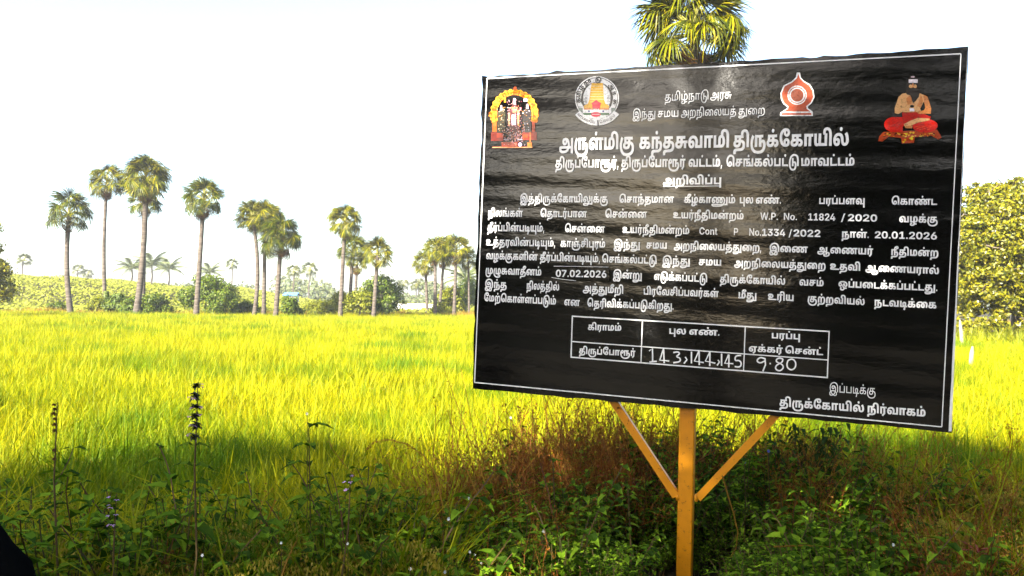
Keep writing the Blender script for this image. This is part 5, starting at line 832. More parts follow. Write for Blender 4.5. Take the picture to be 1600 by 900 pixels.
120:(1089,[[513,-12,399,7,320,64,298,106,291,155,298,206,320,249,358,284,414,311,488,327,712,332,795,326,865,308,967,243,1025,150,1043,43,1036,-33,1017,-99,947,-202,844,-271,718,-309,552,-321,449,-314,360,-294,221,-222,130,-118,80,5,65,154,85,308,136,443,203,558,286,509,221,396,179,277,164,136,187,-7,257,-125,311,-172,380,-207,463,-229,572,-236,725,-219,841,-167,914,-79,939,43,932,110,909,163,872,204,824,233,701,255,491,250,432,231,401,201,391,157,400,118,427,90,521,68,594,81,641,128,658,219,658,476,491,476,491,296,399,280,399,556,945,556,945,476,757,476,757,229,745,123,711,58,628,4]]),
121:(1067,[[255,-12,153,15,112,49,80,98,61,162,54,243,65,341,98,422,149,486,214,531,290,559,373,568,447,562,509,545,602,483,655,391,672,281,658,172,626,80,880,80,880,556,981,556,981,0,523,0,519,67,555,152,569,269,545,386,475,460,367,486,303,477,248,452,204,413,172,363,146,235,160,135,200,81,257,64,301,75,330,107,340,158,334,199,315,230,251,255,176,233,113,180,96,252,173,310,270,332,337,321,390,288,424,236,436,167,414,71,352,9]]),
122:(980,[[358,0,358,556,458,556,458,80,793,80,793,556,894,556,894,0],[244,-11,177,1,129,36,108,70,92,120,86,202,86,556,187,556,191,142,213,90,236,74,268,69,321,84,367,132,365,40,315,4],[490,674,439,694,419,745,439,796,490,816,540,796,560,745,540,694]]),
123:(735,[[458,-12,300,16,231,50,172,97,122,158,85,232,62,318,54,416,62,514,87,600,126,674,178,735,241,783,314,817,483,845,599,826,679,767,701,721,709,664,686,574,624,517,532,496,440,517,382,573,362,654,380,732,422,787,495,773,463,723,453,663,475,596,532,574,593,600,614,664,598,720,554,754,463,766,430,763,325,730,237,663,175,559,153,418,173,278,230,174,312,106,411,71,473,66,540,78,585,116,600,177,580,247,554,268,517,275,456,250,438,219,432,175,445,106,480,49,403,36,359,98,342,187,362,272,422,331,518,353,611,331,673,271,695,177,688,118,665,70,581,8]]),
124:(921,[[403,-12,262,17,152,98,81,226,56,392,65,496,93,587,135,664,190,728,256,779,329,815,488,845,624,826,724,771,788,694,823,583,832,509,835,0,734,0,734,370,728,514,706,623,659,701,588,747,487,762,375,741,267,677,222,625,187,560,163,480,156,384,168,271,202,183,253,119,317,80,375,68,415,66,461,73,495,95,516,129,523,176,501,247,473,268,435,276,370,249,352,218,345,175,358,106,393,49,320,36,277,99,257,193,276,274,337,333,439,355,532,333,594,272,617,177,610,117,589,70,512,8]]),
125:(1038,[[255,-12,153,14,112,48,80,97,61,162,54,242,79,384,148,486,249,548,370,568,475,554,564,503,608,443,631,362,644,188,656,138,681,99,715,77,760,70,819,85,860,138,872,182,876,240,860,356,817,458,754,545,843,602,942,436,968,345,977,247,971,170,952,105,921,55,877,18,822,-5,753,-12,673,0,609,37,558,119,538,246,534,319,518,388,484,444,436,475,364,486,301,477,247,453,203,414,172,363,146,231,160,134,200,80,257,64,301,75,330,107,340,158,334,199,315,230,251,255,176,233,113,180,96,252,173,310,270,332,337,321,390,288,424,236,436,167,414,71,352,9],[519,674,469,694,449,745,469,796,519,816,570,796,590,745,570,694]]),
126:(1298,[[37,-165,45,-125,69,-98,104,-83,171,-79,1152,-79,1153,-159,143,-160,132,-179,143,-204,175,-224,229,-237,317,-242,440,-233,544,-204,627,-149,684,-45,700,10,804,9,790,-46,742,-149,640,-244,498,-302,299,-321,170,-305,73,-255,46,-215],[1111,-159,1111,556,1212,556,1212,-159],[255,-12,153,14,112,48,80,97,61,162,54,242,79,384,148,486,249,548,370,568,475,554,564,503,608,443,631,362,644,188,656,138,681,99,715,77,760,70,819,85,860,138,872,182,876,240,860,356,817,458,754,545,843,602,942,436,968,345,977,247,971,170,952,106,921,56,877,20,822,-2,753,-10,673,1,609,37,558,119,538,246,534,319,518,388,484,444,436,475,364,486,301,477,247,453,203,414,172,363,146,231,160,134,200,80,257,64,301,75,330,107,340,158,334,199,315,230,251,255,176,233,113,180,96,252,173,310,270,332,337,321,390,288,424,236,436,167,414,71,352,9]]),
127:(876,[[590,568,662,558,720,529,764,483,794,422,818,264,803,142,753,60,698,24,625,6,522,0,86,0,86,556,187,556,187,80,403,80,403,355,415,454,450,516,507,555],[591,488,560,482,534,466,511,423,504,338,504,80,606,85,649,98,701,158,716,268,703,379,663,458,632,480],[439,674,388,694,368,745,388,796,439,816,489,796,509,745,489,694]]),
}
TEXT = [
 (10.5,[([0,1,2,3,4,5,6],1039,158.0,1107,155.4),([7,8,9],1110,155.3,1143,154.0)]),
 (10,[([10,11,12],989,184.5,1024,183.5),([13,1,14],1028,183.4,1060,182.4),([7,15,4,2,16,17,14,18],1064,182.3,1150,179.8),([12,16,15],1154,179.7,1195,178.5)]),
 (19,[([19,20,21,22,23,24],874,235.0,991,233.1),([25,26,27,28,29,30,22,23],999,232.9,1139,230.6),([27,23,20,31,32,25,30,33,23,34],1146,230.5,1326,227.5)]),
 (12.5,[([35,36,37,38,39,40,41,42,43,1044],868,262.5,967,261.8),([35,36,37,38,39,40,41,42,43],971,261.7,1071,261.0),([45,46,47,48,1044],1076,260.9,1129,260.5),([49,50,51,52,53,40,46,54],1135,260.5,1248,259.7),([55,41,45,46,47,48],1252,259.6,1335,259.0)]),
 (10.5,[([56,57,36,45,36,38,58],1036,288.5,1127,288.0)]),
 (9.6,[([59,60,35,36,37,61,39,52,41,62,36,63,61,64],813,316.0,950,316.6),([49,50,41,65,35,55,41,66],968,316.6,1053,317.0),([67,68,52,41,69,48],1069,317.1,1149,317.8),([58,70],1156,317.9,1177,318.1),([71,72,1073],1181,318.1,1221,318.4),([40,74,38,40,75,76],1280,318.9,1351,319.5),([49,52,41,72,47],1393,319.9,1464,320.5)]),
 (9.6,[([77,36,70,51,52,78],763,338.5,817,338.9),([49,35,41,47,43,40,41,66],845,339.2,917,339.7),([49,50,79,80,66],946,340.0,1011,340.5),([81,62,43,82,35,36,55,79,57,48],1052,341.1,1162,342.9),([1083,1084,1085,1084],1188,343.3,1216,343.7),([1086,1087,1084],1225,343.8,1246,344.2),([1088,1088,1089,1090,1091],1263,344.4,1307,345.1),([1092],1314,345.3,1322,345.5),([1090,1093,1090,1093],1325,345.5,1373,346.5),([45,94,61,64],1405,347.2,1465,348.5)]),
 (9.6,[([95,43,38,40,36,79,40,96,97,48,1044],762,361.0,851,362.2),([49,50,79,80,66],883,362.7,945,363.5),([81,62,43,82,35,36,55,79,57,48],973,364.0,1077,366.0),([1098,1087,1099,1100],1093,366.3,1122,367.0),([1085],1147,367.5,1155,367.7),([1086,1087,1084],1171,368.0,1190,368.5),([1088,1101,1101,1091],1191,368.5,1229,369.3),([1092],1232,369.4,1239,369.5),([1090,1093,1090,1090],1240,369.5,1284,370.5),([77,41,78,1073],1315,371.2,1358,372.1),([1090,1093,1073,1093,1088,1073,1090,1093,1090,1102],1367,372.3,1466,374.5)]),
 (9.6,[([81,60,35,74,45,36,79,40,96,97,48,1044],760,383.5,868,385.5),([52,41,103,50,36,58,74,48],876,385.7,946,387.0),([59,65,104],959,387.3,1000,388.1),([50,55,62],1010,388.3,1042,389.0),([56,57,77,36,80,70,62,60,104,80,57,1044],1053,389.3,1190,393.0),([59,80,105],1202,393.4,1262,395.0),([106,80,105,62,43],1277,395.4,1364,398.0),([82,35,36,55,79,57],1392,398.8,1466,401.0)]),
 (9.6,[([45,94,61,64,52,75,36,79],760,405.0,840,407.0),([95,43,38,40,36,79,40,96,97,48,1044],844,407.1,938,409.9),([49,50,51,52,53,40,46,54],941,410.0,1026,412.5),([59,65,104],1035,412.8,1078,414.0),([50,55,62],1092,414.5,1127,415.5),([56,57,77,36,80,70,62,60,104,80,57],1147,416.2,1290,421.0),([81,35,45,36],1297,421.3,1344,423.3),([106,80,105,62,74,41,53],1352,423.6,1467,428.5)]),
 (9.6,[([107,108,109,45,41,95,66,48],759,428.0,846,430.7),([59,79,110],958,434.4,1003,436.4),([71,54,61,52,38,40,46,54],1022,437.3,1105,441.0),([35,36,37,61,39,52,41,62,36,53],1125,441.7,1227,445.0),([45,50,48],1249,445.9,1287,447.5),([111,38,40,80,47,61,52,38,40,46,47,104,1073],1310,448.5,1465,455.0)]),
 (9.6,[([1093,1112,1073,1093,1090,1073,1090,1093,1090,1102],869,432.5,950,434.0)]),
 (9.6,[([59,65,35],758,449.5,792,450.8),([77,36,70,60,35,36,53],823,452.0,874,454.0),([56,60,104,113,57,36],911,455.9,974,459.0),([40,36,74,39,45,50,36,38,40,45,43,52,78],1006,460.2,1123,464.5),([113,104],1154,466.1,1182,467.5),([81,74,36,62],1200,468.4,1240,470.5),([64,114,57,45,36,62,53],1262,471.8,1351,477.0),([77,47,45,96,61,80,52],1366,477.7,1463,482.0)]),
 (9.6,[([39,55,114,49,52,41,78,75,38,40,54,48],757,470.5,869,476.0),([71,66],882,476.9,906,478.5),([49,35,74,36,45,36,61,52,38,40,54,52,36,57,104,1073],918,478.9,1053,484.0)]),
 (8.5,[([52,36,74,41,55,48],919,515.5,971,517.0)]),
 (8.5,[([58,70],1046,521.5,1072,522.5),([71,72,1073],1077,522.7,1125,524.5)]),
 (8.5,[([40,74,38,58],1206,528.5,1250,530.5)]),
 (8.5,[([115,61,52,43],1170,549.0,1223,551.7),([49,50,79,46],1227,551.9,1286,555.0)]),
 (8.5,[([35,36,37,38,39,40,41,42,43],905,552.5,993,556.5)]),
 (10.5,[([10,116,117,118,119,120],1296,612.0,1368,617.0)]),
 (11,[([35,36,37,61,39,52,41,62,36,53],1218,634.5,1350,644.1),([77,36,43,45,41,52,48],1355,644.4,1446,651.0)]),
]
RING = [[35],[55,36],[68],[77,41],[54],[56],[74],[109]]
RIBBON = [[121,5,122,16,1,123,14],[124,121,125,126,127]]

# ------------------------------------------------------------------ the notice board
BOARD_W, BOARD_H = 2.511, 1.83
Rb = Matrix(((0.9285, 0.0355, -0.3697), (-0.0383, 0.9993, -0.0005), (0.3695, 0.0146, 0.9291))).to_quaternion().to_matrix().to_4x4()
board_m = cam_m @ Matrix.Translation((0.9635, 0.2749, -4.4207)) @ Rb
_bi = (cam_m.inverted() @ board_m).inverted()
def on_board(px, py, z=0.0):
    """template position -> metres on the sheet (x right, y up, z out of the sheet)"""
    o = _bi @ Vector((0, 0, 0)); d = _bi.to_3x3() @ Vector(((px - 800) / FOC, (450 - py) / FOC, -1))
    t = (z - o.z) / d.z
    return Vector((o.x + d.x * t, o.y + d.y * t, z))

def board_materials():
    def vinyl(name, base, attr=False):
        m, t, out = nt(name)
        p = t.nodes.new('ShaderNodeBsdfDiffuse')
        if attr:
            a = t.nodes.new('ShaderNodeAttribute'); a.attribute_name = 'ink'
            c = mixc(t, a.outputs['Color'], (0.02, 0.01, 0.005), ramp(t, noise(t, 90, 3, 0.7), [(0.52, (0, 0, 0)), (0.75, (0.8, 0.8, 0.8))]))
            t.links.new(c, p.inputs[0])
        elif base[0] > 0.3:
            t.links.new(ramp(t, noise(t, 7, 4, .6), [(0.3, tuple(0.86 * q for q in base)), (0.6, base)]), p.inputs[0])
        else:
            t.links.new(ramp(t, noise(t, 5, 6, .7), [(0.45, base), (0.72, tuple(q * 2.2 + 0.0005 for q in base))]), p.inputs[0])
        # a smooth film over fine horizontal drawing lines: a sharp mirror lobe and a faint lobe smeared up and down
        tv = t.nodes.new('ShaderNodeVectorTransform'); tv.vector_type = 'VECTOR'; tv.convert_from = 'OBJECT'; tv.convert_to = 'WORLD'; tv.inputs[0].default_value = (0, 1, 0)
        g1 = t.nodes.new('ShaderNodeBsdfAnisotropic'); g1.distribution = 'BECKMANN'; g1.inputs['Roughness'].default_value = 0.10
        g2 = t.nodes.new('ShaderNodeBsdfAnisotropic'); g2.distribution = 'BECKMANN'; g2.inputs['Roughness'].default_value = 0.23; g2.inputs['Anisotropy'].default_value = -0.75
        t.links.new(tv.outputs[0], g2.inputs['Tangent'])
        fr = t.nodes.new('ShaderNodeFresnel'); fr.inputs['IOR'].default_value = 1.45
        ma = t.nodes.new('ShaderNodeMixShader'); mb = t.nodes.new('ShaderNodeMixShader'); mb.inputs[0].default_value = 0.006
        t.links.new(fr.outputs[0], ma.inputs[0]); t.links.new(p.outputs[0], ma.inputs[1]); t.links.new(g1.outputs[0], ma.inputs[2])
        t.links.new(ma.outputs[0], mb.inputs[1]); t.links.new(g2.outputs[0], mb.inputs[2])
        b1 = t.nodes.new('ShaderNodeBump'); b1.inputs['Strength'].default_value = 0.10; b1.inputs['Distance'].default_value = 0.0032
        t.links.new(noise(t, 1, 4, 0.62, 'Object', (1.3, 44, 1)), b1.inputs['Height'])
        b2 = t.nodes.new('ShaderNodeBump'); b2.inputs['Distance'].default_value = 0.004
        # crinkles: strongest along the top of the sheet
        tc = t.nodes.new('ShaderNodeTexCoord'); sp = t.nodes.new('ShaderNodeSeparateXYZ'); t.links.new(tc.outputs['Object'], sp.inputs[0])
        mr = t.nodes.new('ShaderNodeMapRange'); mr.inputs['From Min'].default_value = 0.52; mr.inputs['From Max'].default_value = 0.85
        mr.inputs['To Min'].default_value = 0.015; mr.inputs['To Max'].default_value = 0.3; t.links.new(sp.outputs['Y'], mr.inputs['Value'])
        t.links.new(mr.outputs[0], b2.inputs['Strength'])
        t.links.new(noise(t, 1, 5, 0.6, 'Object', (14, 30, 1)), b2.inputs['Height'])
        t.links.new(b1.outputs[0], b2.inputs['Normal'])
        for q in (g1, g2): t.links.new(b2.outputs[0], q.inputs['Normal'])
        t.links.new(mb.outputs[0], out.inputs[0])
        return m
    M['vinyl'] = vinyl('black_vinyl_sheet', (0.0005, 0.0005, 0.0006))
    M['ink_white'] = vinyl('white_print', (0.86, 0.86, 0.86))
    M['ink_black'] = vinyl('black_print', (0.0006, 0.0006, 0.0007))
    M['ink'] = vinyl('colour_print', (1, 1, 1), True)
    M['paint'] = solid('orange_yellow_steel_paint', [(0.58, 0.215, 0.002), (0.68, 0.26, 0.002), (0.63, 0.24, 0.002)], 5, 0.42, 0.12, spec=0.4)
    # rust and scuffs with their own shape on the paint
    m = M['paint']; t = m.node_tree; p = [n for n in t.nodes if n.type == 'BSDF_PRINCIPLED'][0]
    src = p.inputs['Base Color'].links[0].from_socket
    f = ramp(t, noise(t, 26, 6, 0.75, 'Object', (1, 1, 0.35)), [(0.575, (0, 0, 0)), (0.68, (0.9, 0.9, 0.9))])
    t.links.new(mixc(t, src, (0.16, 0.045, 0.008), f), p.inputs['Base Color'])
    M['steel'] = solid('dark_painted_steel', [(0.02, 0.018, 0.016), (0.05, 0.035, 0.025)], 20, 0.6, 0.3)
board_materials()

def decode(key):
    adv, cs = GLYPHS[key]
    return adv, [[(v[i], v[i + 1]) for i in range(0, len(v), 2)] for v in cs]
def winding(p, cs):
    w = 0; x, y = p
    for c in cs:
        for i in range(len(c)):
            x0, y0 = c[i - 1]; x1, y1 = c[i]
            if (y0 <= y) != (y1 <= y):
                if x0 + (y - y0) * (x1 - x0) / (y1 - y0) > x: w += 1 if y1 > y0 else -1
    return w
_gc = {}
def glyph(key):
    if key in _gc: return _gc[key]
    adv, cs = decode(key); vs = []; es = []
    for c in cs:
        s0 = len(vs); vs += [Vector(p) for p in c]; es += [(s0 + i, s0 + (i + 1) % len(c)) for i in range(len(c))]
    if not vs: r = (adv, np.zeros((0, 2)), np.zeros((0, 3), int), 0, 0)
    else:
        ov, oe, of = delaunay_2d_cdt(vs, es, [], 0, 1e-5)[:3]
        fs = []
        for f in of:
            cx = sum(ov[i].x for i in f) / len(f); cy = sum(ov[i].y for i in f) / len(f)
            if winding((cx, cy), cs) != 0: fs.append(tuple(f))
        V = np.array([(v.x, v.y) for v in ov]); used = V[np.array(fs).ravel()]
        r = (adv, V, np.array(fs), used[:, 0].min(), used[:, 0].max())
    _gc[key] = r
    return r

def set_word(g, ids, p0, p1, up, z, mat=0):
    """glyphs of a word stretched between p0 and p1 on the base line; up = vector of the body height"""
    x = 0; items = []; lo = 1e9; hi = -1e9
    for k in ids:
        adv, V, F, a, b = glyph(k)
        if len(F): items.append((x, V, F, k)); lo = min(lo, x + a); hi = max(hi, x + b)
        x += adv * (1.0 if k < 1000 else 0.82)
    ax = (p1 - p0) / (hi - lo)
    for x, V, F, k in items:
        sy = 1 / 565.0 if k < 1000 else 1 / 630.0
        sx = 1.0 if k < 1000 else 0.82
        P = np.array([tuple(p0 + ax * (x + v[0] * sx - lo) + up * (v[1] * sy)) for v in V]); P[:, 2] = z
        g.add(P, F, mat)

INK_Z = 0.0035
def build_board():
    base = on_board(1070, 1000, -0.05)
    foot_world = board_m @ base
    foot = Matrix.Translation(Vector((base.x, -1.95, -0.05)))
    t = empty('notice_board', (0, 0, 0), 'large black notice board with white writing on an orange yellow steel post', 'notice board')
    t.matrix_world = board_m @ foot
    back = foot.inverted()
    def part(name, g, mats, parent=t, smooth=False, local=True):
        me = g if isinstance(g, bpy.types.Mesh) else g.mesh(name, mats, smooth)
        if local and parent is t: me.transform(back)
        o = link(name, me, parent)
        return o
    # sheet: outline slightly uneven, surface with very shallow waves
    rng = np.random.default_rng(3); g = Geo(); nx, ny = 150, 110
    u = np.linspace(-BOARD_W / 2, BOARD_W / 2, nx); v = np.linspace(-BOARD_H / 2, BOARD_H / 2, ny)
    U, Vv = np.meshgrid(u, v)
    Z = 0.0008 * np.sin(Vv * 23 + 1.5 * np.sin(U * 2.2)) + 0.0006 * np.sin(Vv * 51 + U * 3) + 0.0009 * np.sin(U * 4.4 + Vv * 2)
    jt = np.interp(np.arange(nx), np.arange(0, nx, 3), rng.normal(0, 0.003, len(range(0, nx, 3)))); jb = np.interp(np.arange(nx), np.arange(0, nx, 5), rng.normal(0, 0.0022, len(range(0, nx, 5))))
    jl = np.interp(np.arange(ny), np.arange(0, ny, 3), rng.normal(0, 0.003, len(range(0, ny, 3)))); jr = np.interp(np.arange(ny), np.arange(0, ny, 6), rng.normal(0, 0.0018, len(range(0, ny, 6))))
    V2 = Vv.copy(); U2 = U.copy(); V2[-1] += jt; V2[0] += jb; U2[:, 0] += jl; U2[:, -1] += jr
    P = np.stack([U2, V2, Z], -1).reshape(-1, 3)
    i = np.arange(ny - 1)[:, None] * nx + np.arange(nx - 1)[None, :]
    g.add(P, np.stack([i, i + 1, i + nx + 1, i + nx], -1).reshape(-1, 4))
    # turned edge of the sheet
    rim = list(range(nx)) + [k * nx + nx - 1 for k in range(1, ny)] + [(ny - 1) * nx + k for k in range(nx - 2, -1, -1)] + [k * nx for k in range(ny - 2, 0, -1)]
    A = P[rim]; B = A.copy(); B[:, 2] = -0.014; B[:, :2] *= 0.9985; n = len(rim)
    k = np.arange(n); g.add(np.concatenate([A, B]), np.stack([k, k + n, (k + 1) % n + n, (k + 1) % n], -1))
    g.add([(-BOARD_W / 2 * .998, -BOARD_H / 2 * .998, -0.0141), (BOARD_W / 2 * .998, -BOARD_H / 2 * .998, -0.0141), (BOARD_W / 2 * .998, BOARD_H / 2 * .998, -0.0141), (-BOARD_W / 2 * .998, BOARD_H / 2 * .998, -0.0141)], [(3, 2, 1, 0)])
    part('panel', g, [M['vinyl']], smooth=True)
    # steel frame behind
    for (x0, x1, y0, y1) in ((-1.235, 1.235, 0.86, 0.895), (-1.235, 1.235, -0.895, -0.86), (-1.235, -1.2, -0.858, 0.858), (1.2, 1.235, -0.858, 0.858), (-1.198, 1.198, -0.02, 0.015)):
        g = Geo(); g.box(x0, x1, y0, y1, -0.048, -0.016); part('frame_bar', g, [M['steel']])
    # post: square tube, welded cap, two flat braces
    top = on_board(1075, 640, -0.085); bot = on_board(1069.5, 900, -0.085); ax = (bot - top).normalized(); sd = Vector((1, 0, 0)) - ax * ax.x; sd.normalize()
    p0 = top - ax * 1.2; p1 = top + ax * 2.3; w = 0.0405; g = Geo(); vs = []; rr = 0.006
    prof = [(-w + rr, w), (w - rr, w), (w, w - rr), (w, -w + rr), (w - rr, -w), (-w + rr, -w), (-w, -w + rr), (-w, w - rr)]
    for p in (p0, p1):
        for a, b in prof: vs.append(tuple(p + sd * a + Vector((0, 0, b * 0.8))))
    g.add(vs, [(q, (q + 1) % 8, 8 + (q + 1) % 8, 8 + q) for q in range(8)])
    part('post', g, [M['paint']])
    def bar(a, b, wd, th, nm):
        g = Geo(); d = (b - a).normalized(); s = d.cross(Vector((0, 0, 1))).normalized() * wd / 2; z = Vector((0, 0, th))
        v = []
        for p in (a, b):
            v += [p - s, p + s, p + s - z, p - s - z]
        v = [tuple(q) for q in v]
        g.add(v, [(0, 1, 5, 4), (1, 2, 6, 5), (2, 3, 7, 6), (3, 0, 4, 7), (0, 3, 2, 1), (4, 5, 6, 7)])
        # angle iron: lip standing back along one side
        v = []
        for p in (a, b):
            v += [p - s * 1.001 - z, p - s * 0.85 - z, p - s * 0.85 - z * 6, p - s * 1.001 - z * 6]
        g.add([tuple(q) for q in v], [(0, 1, 5, 4), (1, 2, 6, 5), (2, 3, 7, 6), (3, 0, 4, 7)])
        return part(nm, g, [M['paint']])
    bar(on_board(952, 618, -0.052), on_board(1056, 776, -0.052), 0.043, 0.005, 'brace')
    bar(on_board(1216, 645, -0.052), on_board(1090, 779, -0.052), 0.040, 0.005, 'brace')
    for (x, y) in ((1059, 777), (1088, 778)):
        g = Geo(); c = on_board(x, y, -0.06); rn = random.Random(x)
        g.tube([c + Vector((0, -.02, 0)), c + Vector((0, -.008, 0)), c + Vector((0, .01, 0)), c + Vector((0, .022, 0))], [.006, .013, .012, .005], 7); part('weld', g, [M['paint']], smooth=True)

    # ---- print
    def strip(g, pts, w, z, mat=0):
        """line of width w (template units) through pts"""
        n = len(pts); L = []
        for i in range(n):
            a = pts[max(i - 1, 0)]; b = pts[min(i + 1, n - 1)]; dx, dy = b[0] - a[0], b[1] - a[1]; l = math.hypot(dx, dy) or 1
            L.append(((pts[i][0] - dy / l * w / 2, pts[i][1] + dx / l * w / 2), (pts[i][0] + dy / l * w / 2, pts[i][1] - dx / l * w / 2)))
        v = []
        for a, b in L: v += [tuple(on_board(*a, z)), tuple(on_board(*b, z))]
        g.add(v, [(2 * i, 2 * i + 2, 2 * i + 3, 2 * i + 1) for i in range(n - 1)], mat)
    g = Geo(); cs = [(761, 122.5), (1501.5, 84), (1471.5, 667), (741.5, 597.5)]
    for i, w in enumerate((1.9, 1.7, 1.8, 1.6)):
        strip(g, [cs[i], cs[(i + 1) % 4]], w, INK_Z - 0.0003 * (i % 2))
    part('printed_border', g, [M['ink_white']])
    g = Geo()
    ys = np.linspace(80, 674, 30); rr_ = random.Random(4)
    L = []
    for y in ys:
        xo = 1512 - 0.0416 * (y - 74); wd = 0.5 + 4.6 * ((y - 74) / 600) ** 1.8 + rr_.uniform(-.3, .3)
        L.append((tuple(on_board(xo - wd, y, 0.003)), tuple(on_board(xo - 0.2, y, 0.003))))
    g.add([p for q in L for p in q], [(2 * i, 2 * i + 2, 2 * i + 3, 2 * i + 1) for i in range(29)])
    part('white_margin', g, [M['ink_white']])
    # table
    g = Geo(); z = INK_Z
    strip(g, [(893.5, 494), (1296.5, 518)], 2.0, z); strip(g, [(892, 533.5), (1294, 562.5)], 1.7, z); strip(g, [(891.5, 558), (1293.5, 590)], 2.0, z)
    z = INK_Z + 0.0003
    strip(g, [(894.3, 493.3), (892.2, 559)], 1.9, z); strip(g, [(1003.8, 500.5), (1001.5, 567)], 1.7, z); strip(g, [(1164.5, 510), (1161.8, 580)], 1.7, z); strip(g, [(1295.6, 517.2), (1292.6, 590.8)], 1.9, z)
    part('table_lines', g, [M['ink_white']])
    g = Geo(); strip(g, [(1036, 291.5), (1127, 290.5)], 1.0, INK_Z); part('underline', g, [M['ink_white']])
    # lines of writing, one part per line
    for h, words in TEXT:
        zz = INK_Z + 0.0004
        for ids, x0, y0, x1, y1 in words:
            g = Geo()
            a = on_board(x0, y0); b = on_board(x1, y1); m0 = on_board((x0 + x1) / 2, (y0 + y1) / 2); up = on_board((x0 + x1) / 2 + h * 0.02, (y0 + y1) / 2 - h) - m0
            if h == 9.6 and y0 < 436 and 868 <= x0 <= 870 and y0 > 430: zz = INK_Z + 0.0024
            set_word(g, ids, a, b, up, zz)
            part('lettering', g, [M['ink_white']])
    # pasted patch under the date
    g = Geo(); pts = [(863, 416), (880, 415.6), (951.5, 417.6), (952.5, 440.2), (905, 439.2), (881, 437), (863.5, 434)]
    g.add([tuple(on_board(*p, INK_Z + 0.0018)) for p in pts], [tuple(range(7))[::-1]])
    part('date_patch', g, [M['ink_black']])
    g = Geo(); strip(g, [(865, 415.9), (900, 416.2), (951, 417.4)], 0.6, INK_Z + 0.0022); strip(g, [(862, 433.5), (880, 436.6), (900, 438.4)], 0.8, INK_Z + 0.0022)  # light caught along the patch edges, put in as thin white strips
    part('patch_edge_glint', g, [M['ink_white']])
    # hand painted numbers
    g = Geo(); A = lambda X, Y: (740 + X / 4.09, 480 + Y / 4.09); B = lambda X, Y: (1120 + X / 4, 480 + Y / 4)
    st = [[A(1122, 280), A(1143, 264), A(1144, 349)], [A(1124, 350), A(1170, 346)], [A(1214, 264), A(1190, 338), A(1250, 344)], [A(1214, 266), A(1218, 358)],
          [A(1276, 290), A(1308, 284), A(1318, 299), A(1292, 316), A(1320, 324), A(1322, 348), A(1276, 355)], [A(1352, 318), A(1364, 335), A(1344, 360)],
          [A(1392, 284), A(1392, 359)], [A(1441, 278), A(1411, 344), A(1471, 354)], [A(1441, 280), A(1442, 370)], [A(1512, 282), A(1481, 344), A(1545, 358)], [A(1510, 290), A(1509, 376)],
          [A(1562, 338), A(1571, 350), A(1556, 372)], [B(30, 290), B(30, 366)], [B(74, 295), B(50, 350), B(104, 353)], [B(76, 296), B(75, 376)],
          [B(152, 301), B(116, 304), B(113, 336), B(140, 331), B(155, 350), B(146, 375), B(112, 371)],
          [B(301, 322), B(270, 312), B(247, 335), B(270, 351), B(300, 336)], [B(301, 318), B(304, 360), B(288, 401)], [B(330, 352), B(338, 353)],
          [B(414, 324), B(392, 316), B(372, 326), B(372, 343), B(410, 357), B(418, 380), B(392, 401), B(365, 386), B(371, 362), B(408, 346), B(414, 324)],
          [B(446, 332), B(472, 321), B(494, 342), B(492, 378), B(466, 395), B(440, 378), B(438, 350), B(446, 332)]]
    for i, s_ in enumerate(st):
        # smooth the stroke
        if len(s_) > 3:
            for _ in range(2):
                q = [s_[0]]
                for a, b in zip(s_, s_[1:]): q += [(a[0] * .75 + b[0] * .25, a[1] * .75 + b[1] * .25), (a[0] * .25 + b[0] * .75, a[1] * .25 + b[1] * .75)]
                s_ = q + [s_[-1]]
        strip(g, s_, 2.3, INK_Z + 0.0003 + 0.00008 * (i % 5))
    part('hand_painted_numbers', g, [M['ink_white']])

    # ---- coloured pictures: flat print, each colour area a small sheet
    class Pic:
        def __init__(s, fn): s.v = []; s.f = []; s.c = []; s.fn = fn; s.k = 0
        def poly(s, layer, col, pts):
            s.k += 1
            P = [on_board(*s.fn(*p), 0.0026 + layer * 0.00035 + (s.k % 6) * 0.00005) for p in pts]
            ar = sum(P[i - 1].x * P[i].y - P[i].x * P[i - 1].y for i in range(len(P)))
            if ar < 0: P.reverse()
            n = len(s.v); s.v += [tuple(p) for p in P]; s.f.append(tuple(range(n, n + len(P)))); s.c.append(col)
        def ell(s, layer, col, cx, cy, rx, ry=None, a0=0, a1=360, n=28):
            ry = ry or rx; s.poly(layer, col, [(cx + rx * math.cos(R(a0 + (a1 - a0) * i / n)), cy + ry * math.sin(R(a0 + (a1 - a0) * i / n))) for i in range(n if a1 - a0 == 360 else n + 1)])
        def band(s, layer, col, cx, cy, rx0, ry0, rx1, ry1, a0, a1, n=30, wob=0.0, f=9):
            for i in range(n):
                q = [a0 + (a1 - a0) * (i + e) / n for e in (0, 1.02)]
                w = [1 + wob * math.sin(R(a) * f * 2) for a in q]
                s.poly(layer, col if not callable(col) else col(i), [(cx + rx0 * math.cos(R(q[0])), cy + ry0 * math.sin(R(q[0]))), (cx + rx1 * w[0] * math.cos(R(q[0])), cy + ry1 * w[0] * math.sin(R(q[0]))),
                       (cx + rx1 * w[1] * math.cos(R(q[1])), cy + ry1 * w[1] * math.sin(R(q[1]))), (cx + rx0 * math.cos(R(q[1])), cy + ry0 * math.sin(R(q[1])))])
        def rect(s, layer, col, x0, y0, x1, y1): s.poly(layer, col, [(x0, y0), (x1, y0), (x1, y1), (x0, y1)])
